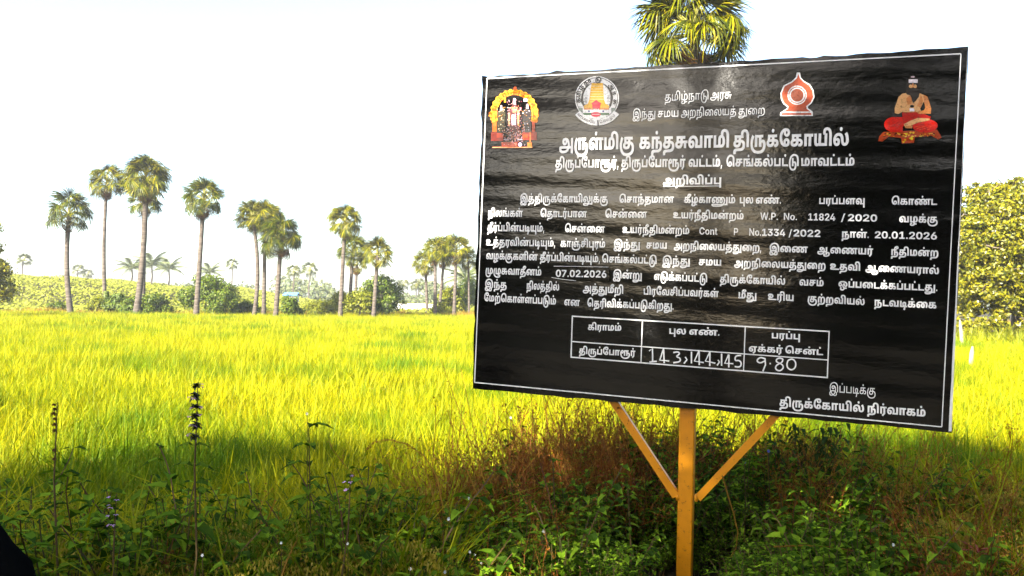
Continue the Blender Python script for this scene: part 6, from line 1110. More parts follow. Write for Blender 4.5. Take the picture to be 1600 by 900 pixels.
        def build(s, name):
            me = bpy.data.meshes.new(name); me.from_pydata(s.v, [], s.f); me.update()
            ca = me.color_attributes.new('ink', 'FLOAT_COLOR', 'CORNER')
            data = []
            for p, c in zip(s.f, s.c): data += [(*[q * (1.0 if min(c) > 0.5 else 0.9) for q in c], 1.0)] * len(p)
            ca.data.foreach_set('color', np.array(data, dtype=np.float32).ravel())
            me.materials.append(M['ink']); me.transform(back)
            return link(name, me, t)
    W_, K_ = (0.8, 0.8, 0.8), (0.01, 0.01, 0.012)
    OR, YE, RD, PK = (0.75, 0.17, 0.008), (0.8, 0.42, 0.01), (0.45, 0.015, 0.005), (0.55, 0.28, 0.35)
    # state emblem
    p = Pic(lambda X, Y: (890 + X / 10, 110 + Y / 10)); cx, cy = 428, 436
    p.ell(0, W_, cx, cy, 345, n=60); p.ell(1, K_, cx, cy, 328, n=60); p.ell(2, W_, cx, cy, 318, n=60)
    p.ell(3, K_, cx, cy, 250, 252, n=50); p.ell(4, W_, cx, cy - 5, 212, 240, n=50)
    for s_ in (-1, 1):
        for i in range(9): p.rect(5, K_, cx + s_ * 150, 395 + i * 22, cx + s_ * (205 - (i % 2) * 14), 403 + i * 22)
        p.poly(5, (0.22, 0.28, 0.24), [(cx + s_ * 222, 585), (cx + s_ * 300, 585), (cx + s_ * 262, 655), (cx + s_ * 222, 695)])
    p.poly(5, W_, [(215, 560), (622, 560), (622, 690), (560, 735), (428, 768), (300, 735), (215, 690)])
    p.poly(6, YE, [(342, 198), (520, 198), (524, 300), (540, 460), (560, 520), (622, 552), (615, 595), (222, 595), (218, 552), (285, 520), (305, 460), (328, 300)])
    for i, y in enumerate((240, 285, 325, 365, 405, 445)):
        hw = 88 + (y - 200) * 0.13; p.rect(7, (0.8, 0.68, 0.3), 432 - hw, y, 432 + hw, y + 9)
        for q in range(5): p.rect(7, (0.6, 0.28, 0.01), 432 - hw + 14 + q * hw * 0.4, y + 14, 432 - hw + 22 + q * hw * 0.4, y + 30)
    p.rect(7, (0.7, 0.22, 0.02), 225, 588, 615, 614); p.rect(7, W_, 222, 614, 616, 664); p.rect(7, (0.02, 0.14, 0.03), 215, 664, 618, 696)
    for x in (303, 525): p.ell(8, (0.05, 0.04, 0.3), x, 638, 15, n=10)
    RED = (0.72, 0.01, 0.04)
    p.poly(9, RED, [(340, 512), (375, 490), (415, 458), (455, 490), (498, 510), (478, 545), (476, 592), (440, 604), (352, 590), (356, 545)])
    for x in (385, 415, 445): p.rect(9, W_, x - 9, 600, x + 9, 648)
    p.ell(10, RED, 410, 688, 76, 38, n=20); p.rect(11, (0.75, 0.35, 0.4), 350, 678, 470, 694)
    p.band(9, W_, cx, cy, 330, 325, 428, 425, 36, 86, 18); p.band(9, W_, cx, cy, 330, 325, 428, 425, 89, 143, 18)
    p.build('state_emblem')
    g = Geo(); zz = 0.0026 + 12 * 0.00035
    def radial(ids, ang, rad, size, z_):
        c = (cx + rad * math.cos(R(ang)), cy + rad * math.sin(R(ang))); ta = R(ang) + math.pi / 2
        w = sum(glyph(k)[0] for k in ids) / 565.0 * size * 0.86
        f = lambda a, b: on_board(890 + (c[0] + math.cos(ta) * a + math.cos(R(ang)) * b) / 10, 110 + (c[1] + math.sin(ta) * a + math.sin(R(ang)) * b) / 10)
        return f, w
    for ids, a in zip(RING, (-191 + 3, -168, -146, -120, -85, -38, -15, 12)):
        f, w = radial(ids, a, 284, 50, 0); set_word(g, ids, f(-w / 2, -24), f(w / 2, -24), f(0, 26) - f(0, -24), zz)
    for ids, a0, a1 in ((RIBBON[0], 140, 94), (RIBBON[1], 84, 42)):
        n = len(ids)
        for i, k in enumerate(ids):
            a = a0 + (a1 - a0) * (i + .5) / n; c = lambda rr2, da: on_board(890 + (cx + rr2 * math.cos(R(a + da))) / 10, 110 + (cy + rr2 * math.sin(R(a + da))) / 10)
            if len(glyph(k)[2]): set_word(g, [k], c(398, 3.0), c(398, -3.0), c(362, 0) - c(398, 0), zz)
    part('emblem_lettering', g, [M['ink_black']])
    # temple department mark
    p = Pic(lambda X, Y: (1120 + X / 4, 80 + Y / 4))
    out_ = [(500, 133), (520, 133), (526, 165), (546, 186), (583, 208), (605, 245), (610, 290), (593, 325), (568, 347), (570, 356), (600, 378), (600, 405), (395, 405), (397, 384), (438, 358), (440, 348), (416, 330), (401, 300), (398, 262), (418, 214), (468, 188), (494, 163)]
    inn = [(510, 142), (518, 168), (542, 192), (577, 213), (598, 248), (602, 288), (587, 320), (558, 344), (562, 360), (585, 377), (410, 377), (444, 362), (449, 346), (422, 324), (408, 298), (406, 264), (424, 220), (472, 195), (500, 170)]
    CO = (0.50, 0.085, 0.035)
    p.poly(0, W_, out_); p.poly(1, CO, inn); p.poly(1, CO, [(407, 386), (590, 386), (592, 398), (404, 398)]); p.poly(1, CO, [(448, 352), (557, 352), (560, 358), (445, 358)])
    p.ell(2, W_, 502, 275, 60, n=40); p.ell(3, CO, 502, 275, 53, n=40); p.ell(4, W_, 502, 275, 48, n=40); p.ell(5, (0.42, 0.10, 0.05), 502, 275, 40, n=40)
    p.build('temple_mark')
    # seated sage
    p = Pic(lambda X, Y: (1360 + X / 6.92, 110 + Y / 6.92)); SK, SK2 = (0.62, 0.22, 0.06), (0.75, 0.40, 0.16)
    p.poly(0, (0.42, 0.05, 0.01), [(85, 765), (95, 715), (140, 665), (380, 655), (720, 640), (772, 725), (735, 748), (660, 706), (480, 722), (470, 782), (340, 790), (330, 730), (200, 716), (130, 768)])
    rr2 = random.Random(8)
    for i in range(46):
        x = rr2.uniform(110, 740); y = 700 + rr2.uniform(-22, 14) + (25 if x < 150 or x > 700 else 0); c = rr2.choice([(0.75, 0.4, 0.02), (0.7, 0.2, 0.01), (0.8, 0.55, 0.05), (0.1, 0.01, 0.0)])
        p.ell(1, c, x, y, rr2.uniform(6, 18), rr2.uniform(4, 9), n=7)
    for i in range(16): p.ell(2, rr2.choice([(0.8, 0.6, 0.02), (0.8, 0.45, 0.02), (0.5, 0.05, 0.01)]), rr2.uniform(350, 465), rr2.uniform(665, 782), 14, 12, n=7)
    RR = (0.62, 0.012, 0.006)
    p.ell(2, RR, 250, 585, 102, 82, n=24); p.rect(3, RR, 245, 505, 350, 665); p.ell(2, RR, 590, 598, 138, 74, n=24); p.poly(3, (0.5, 0.01, 0.006), [(345, 455), (510, 448), (655, 500), (640, 540), (440, 545), (350, 610)])
    for i in range(9): p.poly(4, (0.35, 0.005, 0.003), [(180 + i * 18, 560 + (i % 3) * 22), (250 + i * 12, 548 + (i % 3) * 24), (182 + i * 18, 566 + (i % 3) * 22)]); 
    for i in range(7): p.poly(4, (0.85, 0.08, 0.02), [(470 + i * 28, 610 + (i % 3) * 14), (560 + i * 20, 596 + (i % 3) * 16), (475 + i * 28, 618 + (i % 3) * 14)])
    p.poly(5, SK2, [(360, 582), (430, 545), (510, 514), (640, 521), (642, 538), (520, 562), (430, 600), (372, 606)]); p.poly(5, SK, [(368, 604), (455, 596), (450, 626), (382, 624)])
    p.poly(5, SK2, [(345, 252), (400, 240), (540, 250), (610, 280), (545, 400), (500, 452), (350, 452), (325, 340), (312, 280)])
    p.poly(6, SK, [(545, 255), (570, 330), (548, 400), (500, 452), (470, 452), (520, 350)])
    p.poly(7, SK2, [(345, 252), (305, 285), (288, 335), (263, 405), (262, 462), (300, 472), (360, 440), (440, 385), (455, 350), (430, 345), (380, 375), (325, 398), (345, 330), (352, 285)])
    p.poly(7, SK, [(575, 262), (618, 285), (640, 355), (657, 410), (652, 468), (520, 470), (503, 452), (580, 430), (594, 402), (578, 335)])
    p.poly(8, SK, [(385, 305), (428, 268), (455, 300), (442, 362), (402, 374)])
    p.poly(8, (0.015, 0.008, 0.006), [(398, 130), (408, 95), (430, 72), (460, 62), (495, 72), (515, 95), (522, 140), (535, 215), (525, 285), (490, 330), (460, 352), (430, 268), (400, 262), (378, 240), (395, 190)])
    p.ell(9, SK2, 436, 172, 21, 19, n=12); p.ell(9, SK2, 484, 172, 18, 18, n=12); p.rect(9, SK, 453, 140, 466, 186); p.rect(9, (0.8, 0.72, 0.76), 414, 96, 512, 134); p.ell(9, (0.5, 0.35, 0.38), 458, 70, 22, 9, n=10)
    p.rect(10, K_, 420, 146, 446, 154); p.rect(10, K_, 472, 146, 500, 154)
    for x in (404, 417, 430, 442): p.rect(10, (0.45, 0.13, 0.03), x, 290, x + 3, 345)
    p.rect(9, (0.8, 0.75, 0.8), 424, 408, 476, 442); p.poly(9, SK2, [(470, 370), (530, 395), (548, 440), (500, 450), (470, 420)]); p.ell(10, K_, 450, 388, 24, 14, n=10)
    p.build('sage_picture')
    # temple shrine picture
    p = Pic(lambda X, Y: (755 + X / 7.83, 125 + Y / 7.83)); rr2 = random.Random(6); cl = lambda i: rr2.choice([(0.75, 0.16, 0.006), (0.8, 0.26, 0.01), (0.6, 0.08, 0.004), (0.8, 0.38, 0.02)])
    for (x0, y0, x1, y1, c) in ((95, 640, 245, 745, (0.2, 0.012, 0.004)), (478, 635, 655, 735, (0.26, 0.015, 0.004)), (165, 650, 240, 705, (0.4, 0.03, 0.005)), (485, 665, 545, 710, (0.55, 0.06, 0.006)), (112, 818, 600, 830, (0.6, 0.2, 0.08)), (225, 758, 420, 815, (0.28, 0.03, 0.01)), (112, 500, 165, 636, (0.55, 0.10, 0.006)), (598, 490, 635, 640, (0.42, 0.04, 0.006)), (568, 640, 584, 760, (0.6, 0.15, 0.03)), (540, 765, 595, 822, (0.72, 0.15, 0.01))):
        p.rect(0, c, x0, y0, x1, y1)
    p.band(1, cl, 380, 420, 212, 238, 292, 305, -200, 20, 56, 0.03, 14)
    p.band(2, (0.8, 0.4, 0.03), 380, 420, 282, 296, 292, 306, -196, 16, 56, 0.03, 14); p.band(2, (0.5, 0.04, 0.003), 380, 420, 232, 258, 240, 266, -196, 16, 56)
    for i in range(60):
        a = R(rr2.uniform(-200, 20)); q = rr2.uniform(0.78, 1.0); p.ell(3, rr2.choice([(0.8, 0.5, 0.06), (0.35, 0.02, 0.003), (0.8, 0.3, 0.02)]), 380 + 288 * q * math.cos(a), 420 + 300 * q * math.sin(a), rr2.uniform(5, 12), rr2.uniform(4, 9), n=6)
    for x, y in ((105, 420), (655, 400)):
        for k in range(9): p.ell(3, cl(0), x + rr2.uniform(-24, 24), y + rr2.uniform(-50, 60), rr2.uniform(10, 24), rr2.uniform(8, 18), n=8)
    p.ell(3, (0.5, 0.07, 0.01), 390, 105, 22, 26, n=8)
    p.rect(3, (0.8, 0.45, 0.02), 256, 210, 276, 272); p.rect(4, (0.6, 0.66, 0.8), 494, 228, 538, 264)
    def idol(x, y, w, h, body):
        p.poly(3, body, [(x - w * .12, y), (x + w * .12, y), (x + w * .2, y + h * .2), (x + w * .5, y + h * .26), (x + w * .42, y + h * .55), (x + w * .5, y + h), (x - w * .5, y + h), (x - w * .42, y + h * .55), (x - w * .5, y + h * .26), (x - w * .2, y + h * .2)])
    idol(380, 222, 150, 510, (0.07, 0.02, 0.02)); idol(220, 305, 105, 340, (0.035, 0.03, 0.015)); idol(535, 290, 110, 350, (0.035, 0.03, 0.03))
    p.ell(5, (0.45, 0.25, 0.3), 380, 275, 20, 26, n=10); p.poly(5, (0.6, 0.42, 0.48), [(366, 250), (372, 222), (392, 222), (405, 250)]); p.poly(5, (0.6, 0.36, 0.42), [(206, 372), (214, 308), (230, 312), (236, 372)]); p.poly(5, (0.62, 0.42, 0.52), [(524, 350), (536, 288), (550, 296), (556, 350)])
    p.rect(5, (0.72, 0.3, 0.16), 306, 400, 328, 565); p.rect(5, (0.75, 0.34, 0.14), 420, 368, 440, 560)
    for x in (346, 364, 384): p.poly(6, (0.62, 0.38, 0.5), [(x, 424), (x + 13, 424), (x + 16, 552), (x - 3, 552)])
    p.poly(6, (0.6, 0.15, 0.08), [(338, 330), (424, 330), (400, 400), (360, 400)])
    for (x, y, wx, wy, n, cols) in ((380, 480, 90, 250, 150, [PK, (0.6, 0.2, 0.12), (0.03, 0.01, 0.01), (0.7, 0.5, 0.45), (0.3, 0.05, 0.1)]), (220, 480, 50, 160, 60, [(0.6, 0.5, 0.35), (0.02, 0.01, 0.01), (0.4, 0.16, 0.03), (0.1, 0.12, 0.06)]),
                                    (535, 480, 52, 160, 60, [(0.55, 0.5, 0.6), (0.02, 0.01, 0.02), (0.4, 0.16, 0.03), (0.1, 0.12, 0.14)]), (370, 690, 140, 110, 110, [PK, (0.5, 0.08, 0.03), (0.02, 0.01, 0.01), (0.3, 0.2, 0.25), (0.65, 0.3, 0.2)])):
        for i in range(n):
            a = rr2.uniform(-1, 1) * wx; b_ = rr2.uniform(-.95, .95) * wy
            p.ell(7, rr2.choice(cols), x + a, y + b_, rr2.uniform(3, 9), rr2.uniform(3, 9), n=5)
    p.ell(8, (0.5, 0.35, 0.6), 452, 790, 24, 28, n=10)
    for x in (285, 450): p.ell(8, (0.3, 0.24, 0.3), x, 728, 38, 9, n=12)
    p.build('shrine_picture')
build_board()

# ------------------------------------------------------------------ weeds on the bund
def ovate(g, base, d, n, L, W, mat=0, droop=0.25):
    """one pointed leaf: base point, direction, surface normal"""
    d = d.normalized(); s = d.cross(n).normalized(); u = s.cross(d).normalized()
    m1 = base + d * L * 0.35 + u * L * 0.03; m2 = base + d * L * 0.7 - u * L * droop * 0.4; tip = base + d * L - u * L * droop
    e = u * W * 0.18
    v = [base, m1 - s * W * .5 + e, m1, m1 + s * W * .5 + e, m2 - s * W * .36 + e, m2, m2 + s * W * .36 + e, tip]
    g.add([tuple(p) for p in v], [(0, 1, 2), (0, 2, 3)], mat); g.add([tuple(p) for p in v], [(1, 4, 5, 2), (2, 5, 6, 3)], mat); g.add([tuple(p) for p in v], [(4, 7, 5), (5, 7, 6)], mat)

def weed_mesh(seed, h, stems, step, L, W, spread=0.25, mats=None):
    rng = random.Random(seed); g = Geo()
    for s in range(stems):
        a = rng.uniform(0, 6.28); p = Vector((math.cos(a) * 0.05, math.sin(a) * .05, -0.05)); H = h * rng.uniform(0.6, 1.1)
        d = Vector((math.cos(a) * rng.uniform(0, spread), math.sin(a) * rng.uniform(0, spread), 1)); n = max(3, int(H / step)); pts = [p.copy()]
        ph = rng.uniform(0, 3.1)
        for i in range(n):
            d += Vector((rng.uniform(-.12, .12), rng.uniform(-.12, .12), -0.02)); p = p + d.normalized() * step; pts.append(p.copy()); ph += 1.57 + rng.uniform(-.4, .4)
            if i > n * 0.2:
                for q in (0, math.pi):
                    if rng.random() < 0.1: continue
                    ld = Vector((math.cos(ph + q), math.sin(ph + q), rng.uniform(-.15, .65))); sc = rng.uniform(0.6, 1.15) * (0.65 if i > n - 2 else 1)
                    ovate(g, p, ld, Vector((rng.uniform(-.3, .3), rng.uniform(-.3, .3), 1)), L * sc, W * sc, 0, rng.uniform(0, .5))
        g.tube(pts, [0.0035 * (1 - 0.6 * i / n) + 0.001 for i in range(n + 1)], 3, 1, cap=False)
    return g.mesh('weed', mats or [M['weed'], M['weed_stem']])

def dry_mesh(seed, h, stems, mats):
    rng = random.Random(seed); g = Geo()
    for s in range(stems):
        a = rng.uniform(0, 6.28); p = Vector((math.cos(a) * 0.04, math.sin(a) * .04, 0)); H = h * rng.uniform(0.6, 1.15); n = 8
        d = Vector((math.cos(a) * rng.uniform(0, .5), math.sin(a) * rng.uniform(0, .5), 1)); pts = [p.copy()]
        for i in range(n):
            d += Vector((rng.uniform(-.14, .14), rng.uniform(-.14, .14), -0.04)); p = p + d.normalized() * H / n; pts.append(p.copy())
            if i >= 2:
                for _ in range(2 if i < 6 else 3):
                    bd = (d.normalized() + Vector((rng.uniform(-1, 1), rng.uniform(-1, 1), rng.uniform(-.1, .7)))).normalized(); bl = rng.uniform(0.04, 0.13)
                    e = p + bd * bl; sd = Vector((rng.uniform(-1, 1), rng.uniform(-1, 1), 0)).normalized() * 0.0016
                    g.add([tuple(p - sd), tuple(p + sd), tuple(e)], [(0, 1, 2)], 0)
                    for q in range(2):
                        c = p.lerp(e, rng.uniform(.4, 1.05)) + Vector((rng.uniform(-.008, .008), rng.uniform(-.008, .008), rng.uniform(-.008, .008))); z = rng.uniform(0.004, 0.009)
                        k = Vector((rng.uniform(-1, 1), rng.uniform(-1, 1), rng.uniform(-1, 1))).normalized() * z; k2 = k.orthogonal().normalized() * z * .5
                        g.add([tuple(c - k), tuple(c + k2), tuple(c + k), tuple(c - k2)], [(0, 1, 2, 3)], 0)
        g.tube(pts, [0.003 * (1 - 0.75 * i / n) + 0.0006 for i in range(n + 1)], 3, 0, cap=False)
    return g.mesh('dry_grass', mats)

def rice_clump(seed, ears, hgt, per=36):
    return rice_tile(seed, 0.16, 1, per, 4, 0.012, ears, hgt)

def build_bund_plants():
    rng = np.random.default_rng(21)
    W1 = [weed_mesh(1, 0.62, 6, 0.05, 0.068, 0.040), weed_mesh(2, 0.50, 7, 0.045, 0.055, 0.036, 0.5), weed_mesh(3, 0.75, 5, 0.06, 0.09, 0.044), weed_mesh(4, 0.40, 8, 0.04, 0.05, 0.036, 0.8), weed_mesh(5, 0.58, 6, 0.05, 0.10, 0.024)]
    P, Rt, Sc, Va = [], [], [], []
    for k in range(5600):
        x = rng.uniform(-3.2, 5.0); y = rng.uniform(2.5, 7.6); e = float(bund_edge(x))
        if y > e + 0.75: continue
        if abs(x) > 0.68 * y + 0.8: continue
        px = x / y * FOC + 800
        if px > 1380 and rng.uniform() < 0.5: continue
        if px < 560 and rng.uniform() < 0.04: continue
        if y < 3.0 and rng.uniform() < 0.5: continue
        if y < 4.7 and abs(px - 1073) < 84: continue
        s = rng.uniform(0.65, 1.05) * (1.0 if y > 3.6 else 0.75) * (rng.uniform(0.6, 1.6) if px < 640 else 1.0)
        if 930 < px < 1230 and y < 4.9: s = min(s, (CAM_H - (815 - 478) / FOC * y - float(ground_z(x, y))) / 0.72)
        P.append((x, y, float(ground_z(x, y)))); Rt.append((rng.normal(0, .15), rng.normal(0, .15), rng.uniform(0, 6.28))); Sc.append(s); Va.append(rng.integers(0, 5))
    scatter('undergrowth', W1, P, Rt, Sc, Va, 'tangled dark green leafy weeds on the bund around the post')
    D1 = [dry_mesh(11, 0.62, 13, [M['dry']]), dry_mesh(12, 0.5, 15, [M['dry']]), dry_mesh(13, 0.72, 10, [M['dry']]), dry_mesh(14, 0.5, 14, [M['straw']])]
    P, Rt, Sc, Va = [], [], [], []
    def spot(n, x0, sx, y0, sy, lo, hi, va=(0, 3)):
        for k in range(n):
            x = x0 + rng.uniform(-1.9, 1.9) * sx; y = y0 + rng.uniform(-1.9, 1.9) * sy
            if y < 3.0 or (y < 5.0 and 900 < x / y * FOC + 800 < 1250): continue
            P.append((x, y, float(ground_z(x, y)) + 0.05)); Rt.append((rng.normal(0, .2), rng.normal(0, .2), rng.uniform(0, 6.28))); Sc.append(rng.uniform(lo, hi)); Va.append(rng.integers(*va))
    spot(150, 0.28, 0.36, 5.6, 0.40, 0.5, 1.3); spot(80, 0.9, 0.5, 6.1, 0.35, 0.8, 1.2); spot(60, 2.45, 0.4, 5.9, 0.4, 0.75, 1.25, (0, 4)); spot(34, 2.5, 0.5, 4.6, 0.5, 0.7, 1.1, (0, 4)); spot(46, -1.4, 0.9, 3.9, 0.4, 0.6, 1.0, (0, 4)); spot(50, 1.2, 1.0, 4.4, 0.6, 0.6, 1.0, (0, 4))
    scatter('dry_grass', D1, P, Rt, Sc, Va, 'reddish brown dried grass and seed stems left and right of the post')
    # loose rice clumps and heavy ears at the bund edge
    Q = [rice_clump(61, 12, 0.78), rice_clump(62, 20, 0.7, 26), rice_clump(63, 5, 0.9, 44)]
    P, Rt, Sc, Va = [], [], [], []
    for k in range(620):
        if k < 370: x = rng.uniform(-3.6, -0.3); y = rng.uniform(3.5, 5.2)
        elif k < 490: x = rng.uniform(1.9, 4.3); y = rng.uniform(3.6, 6.2)
        else: x = rng.uniform(-3.0, 4.5); y = float(bund_edge(x)) + rng.uniform(0.0, 0.9)
        if x > 0 and x / y * FOC + 800 < 1330 and k < 490: continue
        P.append((x, y, float(ground_z(x, y)) - 0.03)); Rt.append((rng.normal(0, .12), rng.normal(0, .12), rng.uniform(0, 6.28))); Sc.append(rng.uniform(0.7, 1.15)); Va.append(rng.integers(0, 3))
    scatter('bund_rice', Q, P, Rt, Sc, Va, 'loose rice clumps with ripe drooping ears along the bund edge')
build_bund_plants()

# ------------------------------------------------------------------ single plants that stand out
def ground_at(px, d):
    b = at(px, d); return Vector((b.x, b.y, float(ground_z(b.x, b.y))))

def spike_plant(px, d, top, whorls, label, seed, mat, petal, ww, name='flower_spike', leaves=((690, 24), (722, 30), (760, 28), (800, 26)), group=None):
    rng = random.Random(seed); b = ground_at(px, d); t = empty(name, b, label, 'plant', group)
    z = lambda row: height_at(px, row, d) - b.z
    H = z(top); g = Geo(); g.tube([(0.03, 0, -.05), (rng.uniform(-.03, .05), 0.02, H * .25), (rng.uniform(-.03, .03), 0, H * .5), (0.004, 0, H * .75), (0.01, 0, H)], [.006, .0055, .005, .004, .002], 5); link('stem', g.mesh('stem', [M['weed_stem']]), t)
    for r in whorls:
        g = Geo(); c = Vector((rng.uniform(-.005, .005), 0, z(r))); w = ww * rng.uniform(0.8, 1.15)
        for i in range(44):
            a = rng.uniform(0, 6.28); dd = Vector((math.cos(a), math.sin(a), rng.uniform(-.5, .9)))
            ovate(g, c + Vector((0, 0, rng.uniform(-.3, .3) * w)), dd, Vector((0, 0, 1)), w * rng.uniform(.6, 1.2), w * 0.45, 0, .3)
        link('whorl', g.mesh('whorl', [mat]), t)
        if petal:
            for i in range(2):
                g = Geo(); a = rng.uniform(2.8, 6.6); q = c + Vector((math.cos(a), math.sin(a), rng.uniform(-.2, .4))) * w * 0.95
                for k in range(4): ovate(g, q, Vector((math.cos(a + k - 1.5), math.sin(a + k - 1.5), rng.uniform(-.4, .6))), Vector((0, 0, 1)), 0.012, 0.009)
                link('blossom', g.mesh('blossom', [petal]), t)
    for r, hw in leaves:
        a0 = rng.uniform(-.5, .5)
        for q in (0, math.pi):
            g = Geo(); ovate(g, Vector((0, 0, z(r + 6))), Vector((math.cos(a0 + q), math.sin(a0 + q), rng.uniform(0, .5))), Vector((0, -0.3, 1)), hw / FOC * d, hw / FOC * d * 0.38, 0, .5); link('leaf', g.mesh('leaf', [M['weed']]), t)
spike_plant(309, 3.4, 596, (603, 619, 636, 650, 665, 682), 'tall dark flower spike with tiered whorls and mauve blossoms, before the rice', 1, M['spike_dark'], M['mauve_petal'], 0.027, group=None)
spike_plant(91, 3.6, 628, (632, 639, 646, 654, 663, 672, 702, 716), 'brown seed spike standing in the rice near the left border', 2, M['seed_brown'], None, 0.014, 'seed_spike', ((745, 18), (780, 20)))
spike_plant(550, 3.6, 738, (742, 752, 764), 'small flower spike low among the weeds left of the dry grass', 4, M['weed'], M['mauve_petal'], 0.016, leaves=((790, 22),))
spike_plant(186, 3.3, 770, (778, 790, 803, 818), 'pale blossoming spike low in the dark weeds at bottom left', 5, M['weed'], M['mauve_petal'], 0.018, leaves=((846, 22),))

def seedling(px, d, top, label, seed, L=0.075):
    rng = random.Random(seed); b = ground_at(px, d); t = empty('broadleaf_seedling', b, label, 'plant', 'broad leaved seedlings'); H = height_at(px, top, d) - b.z
    g = Geo(); g.tube([(0, 0, -.05), (0.02, 0, H * .5), (0, 0, H)], [.005, .004, .003], 4); link('stem', g.mesh('stem', [M['weed_stem']]), t)
    for k in range(14):
        q = 1 - (k // 2) * 0.085; a = k * 1.57 + rng.uniform(-.3, .3) + (k // 2) * 0.8
        g = Geo(); ovate(g, Vector((0, 0, H * q)), Vector((math.cos(a), math.sin(a), rng.uniform(.1, .5))), Vector((0, 0, 1)), L * rng.uniform(.8, 1.3), L * .42, 0, .45); link('leaf', g.mesh('leaf', [M['weed']]), t)
seedling(487, 4.2, 668, 'broad leaved seedling rising between the dark flower spike and the dry grass', 1, 0.11)
seedling(868, 4.5, 722, 'leafy seedling with bright top leaves left of the post', 2)
seedling(985, 4.3, 762, 'leafy seedling under the left brace of the board', 3)
seedling(1262, 4.5, 775, 'leafy seedling under the right brace of the board', 4)

def long_stem(name, label, pts, w, mat, seed, seeds=0, cat='grass stem', zs=0.008, group=None):
    """thin stem through world points with small seeds along its upper part"""
    rng = random.Random(seed); b = Vector(pts[0]); t = empty(name, b, label, cat, group); P = [Vector(p) - b for p in pts]
    g = Geo(); n = len(P); g.tube(P, [w * (1 - 0.7 * i / (n - 1)) for i in range(n)], 4); link('stem', g.mesh('stem', [mat]), t)
    if seeds:
        g = Geo()
        for i in range(seeds):
            k = (0.35 + 0.65 * rng.random()) * (n - 1); a = P[int(min(k, n - 2))].lerp(P[min(int(k) + 1, n - 1)], k - int(k))
            ovate(g, a + Vector((rng.uniform(-1, 1), rng.uniform(-1, 1), rng.uniform(-1, 1))) * zs, Vector((rng.uniform(-1, 1), rng.uniform(-1, 1), rng.uniform(-.8, .8))), Vector((0, 0, 1)), zs * rng.uniform(.8, 1.8), zs * .6)
        link('seed_head', g.mesh('seed_head', [mat]), t)
def wp(px, py, d):
    b = at(px, d); return (b.x, d, height_at(px, py, d))
long_stem('arching_plume', 'reddish grass plume arching left over the weeds left of the board', [wp(700, 800, 4.3), wp(688, 745, 4.3), wp(668, 712, 4.28), wp(640, 693, 4.25), wp(610, 686, 4.25), wp(588, 690, 4.22), wp(577, 702, 4.2)], 0.004, M['dry'], 1, 170)
for i, (a, b_, c_, lab) in enumerate((((770, 770), (735, 680), (690, 560), 'tallest reddish seed stem leaning left beside the board corner'), ((778, 770), (748, 690), (722, 575), 'second tall reddish seed stem just right of the tallest one'),
                                      ((760, 790), (728, 720), (703, 640), 'reddish seed stem left of and lower than the tallest one'), ((800, 760), (785, 690), (771, 622), 'upright reddish seed stem close under the board corner'),
                                      ((690, 800), (672, 740), (660, 668), 'short reddish seed stem left of the dry grass clump'))):
    d = 4.5 + 0.05 * i
    q = [wp(a[0] + (b_[0] - a[0]) * s, a[1] + (b_[1] - a[1]) * s, d) for s in (0, .5)] + [wp(b_[0] + (c_[0] - b_[0]) * s, b_[1] + (c_[1] - b_[1]) * s, d) for s in (0, .5, 1)]
    long_stem('dry_seed_stem', lab, q, 0.004, M['dry'], 10 + i, 60, zs=0.006, group='tall reddish seed stems beside the board corner')
long_stem('hanging_vine', 'pale dry vine stem hanging below the right brace', [wp(1132, 742, 4.0), wp(1140, 770, 4.0), wp(1150, 800, 4.0), wp(1157, 830, 4.0), wp(1154, 855, 4.0), wp(1146, 868, 4.0)], 0.005, M['straw'], 21, 14)
long_stem('fallen_straw', 'long straw stalk lying across the weeds right of the post', [wp(1213, 852, 3.8), wp(1260, 850, 3.8), wp(1300, 852, 3.8), wp(1335, 858, 3.8)], 0.004, M['straw'], 22, 0)
long_stem('bent_stalk', 'brown bent stalk in the weeds left of the post', [wp(868, 800, 4.2), wp(862, 770, 4.2), wp(852, 735, 4.2), wp(848, 722, 4.2)], 0.005, M['seed_brown'], 23, 0)
long_stem('bent_stalk', 'dark thin stalk bent above the weeds below the middle of the field', [wp(545, 850, 3.8), wp(540, 800, 3.8), wp(530, 755, 3.8), wp(524, 738, 3.8)], 0.004, M['seed_brown'], 24, 0)
long_stem('pale_stalk', 'straw coloured stalk at the bottom edge left of the middle', [wp(448, 905, 3.4), wp(455, 880, 3.4), wp(465, 855, 3.4), wp(474, 838, 3.4)], 0.006, M['straw'], 25, 12)

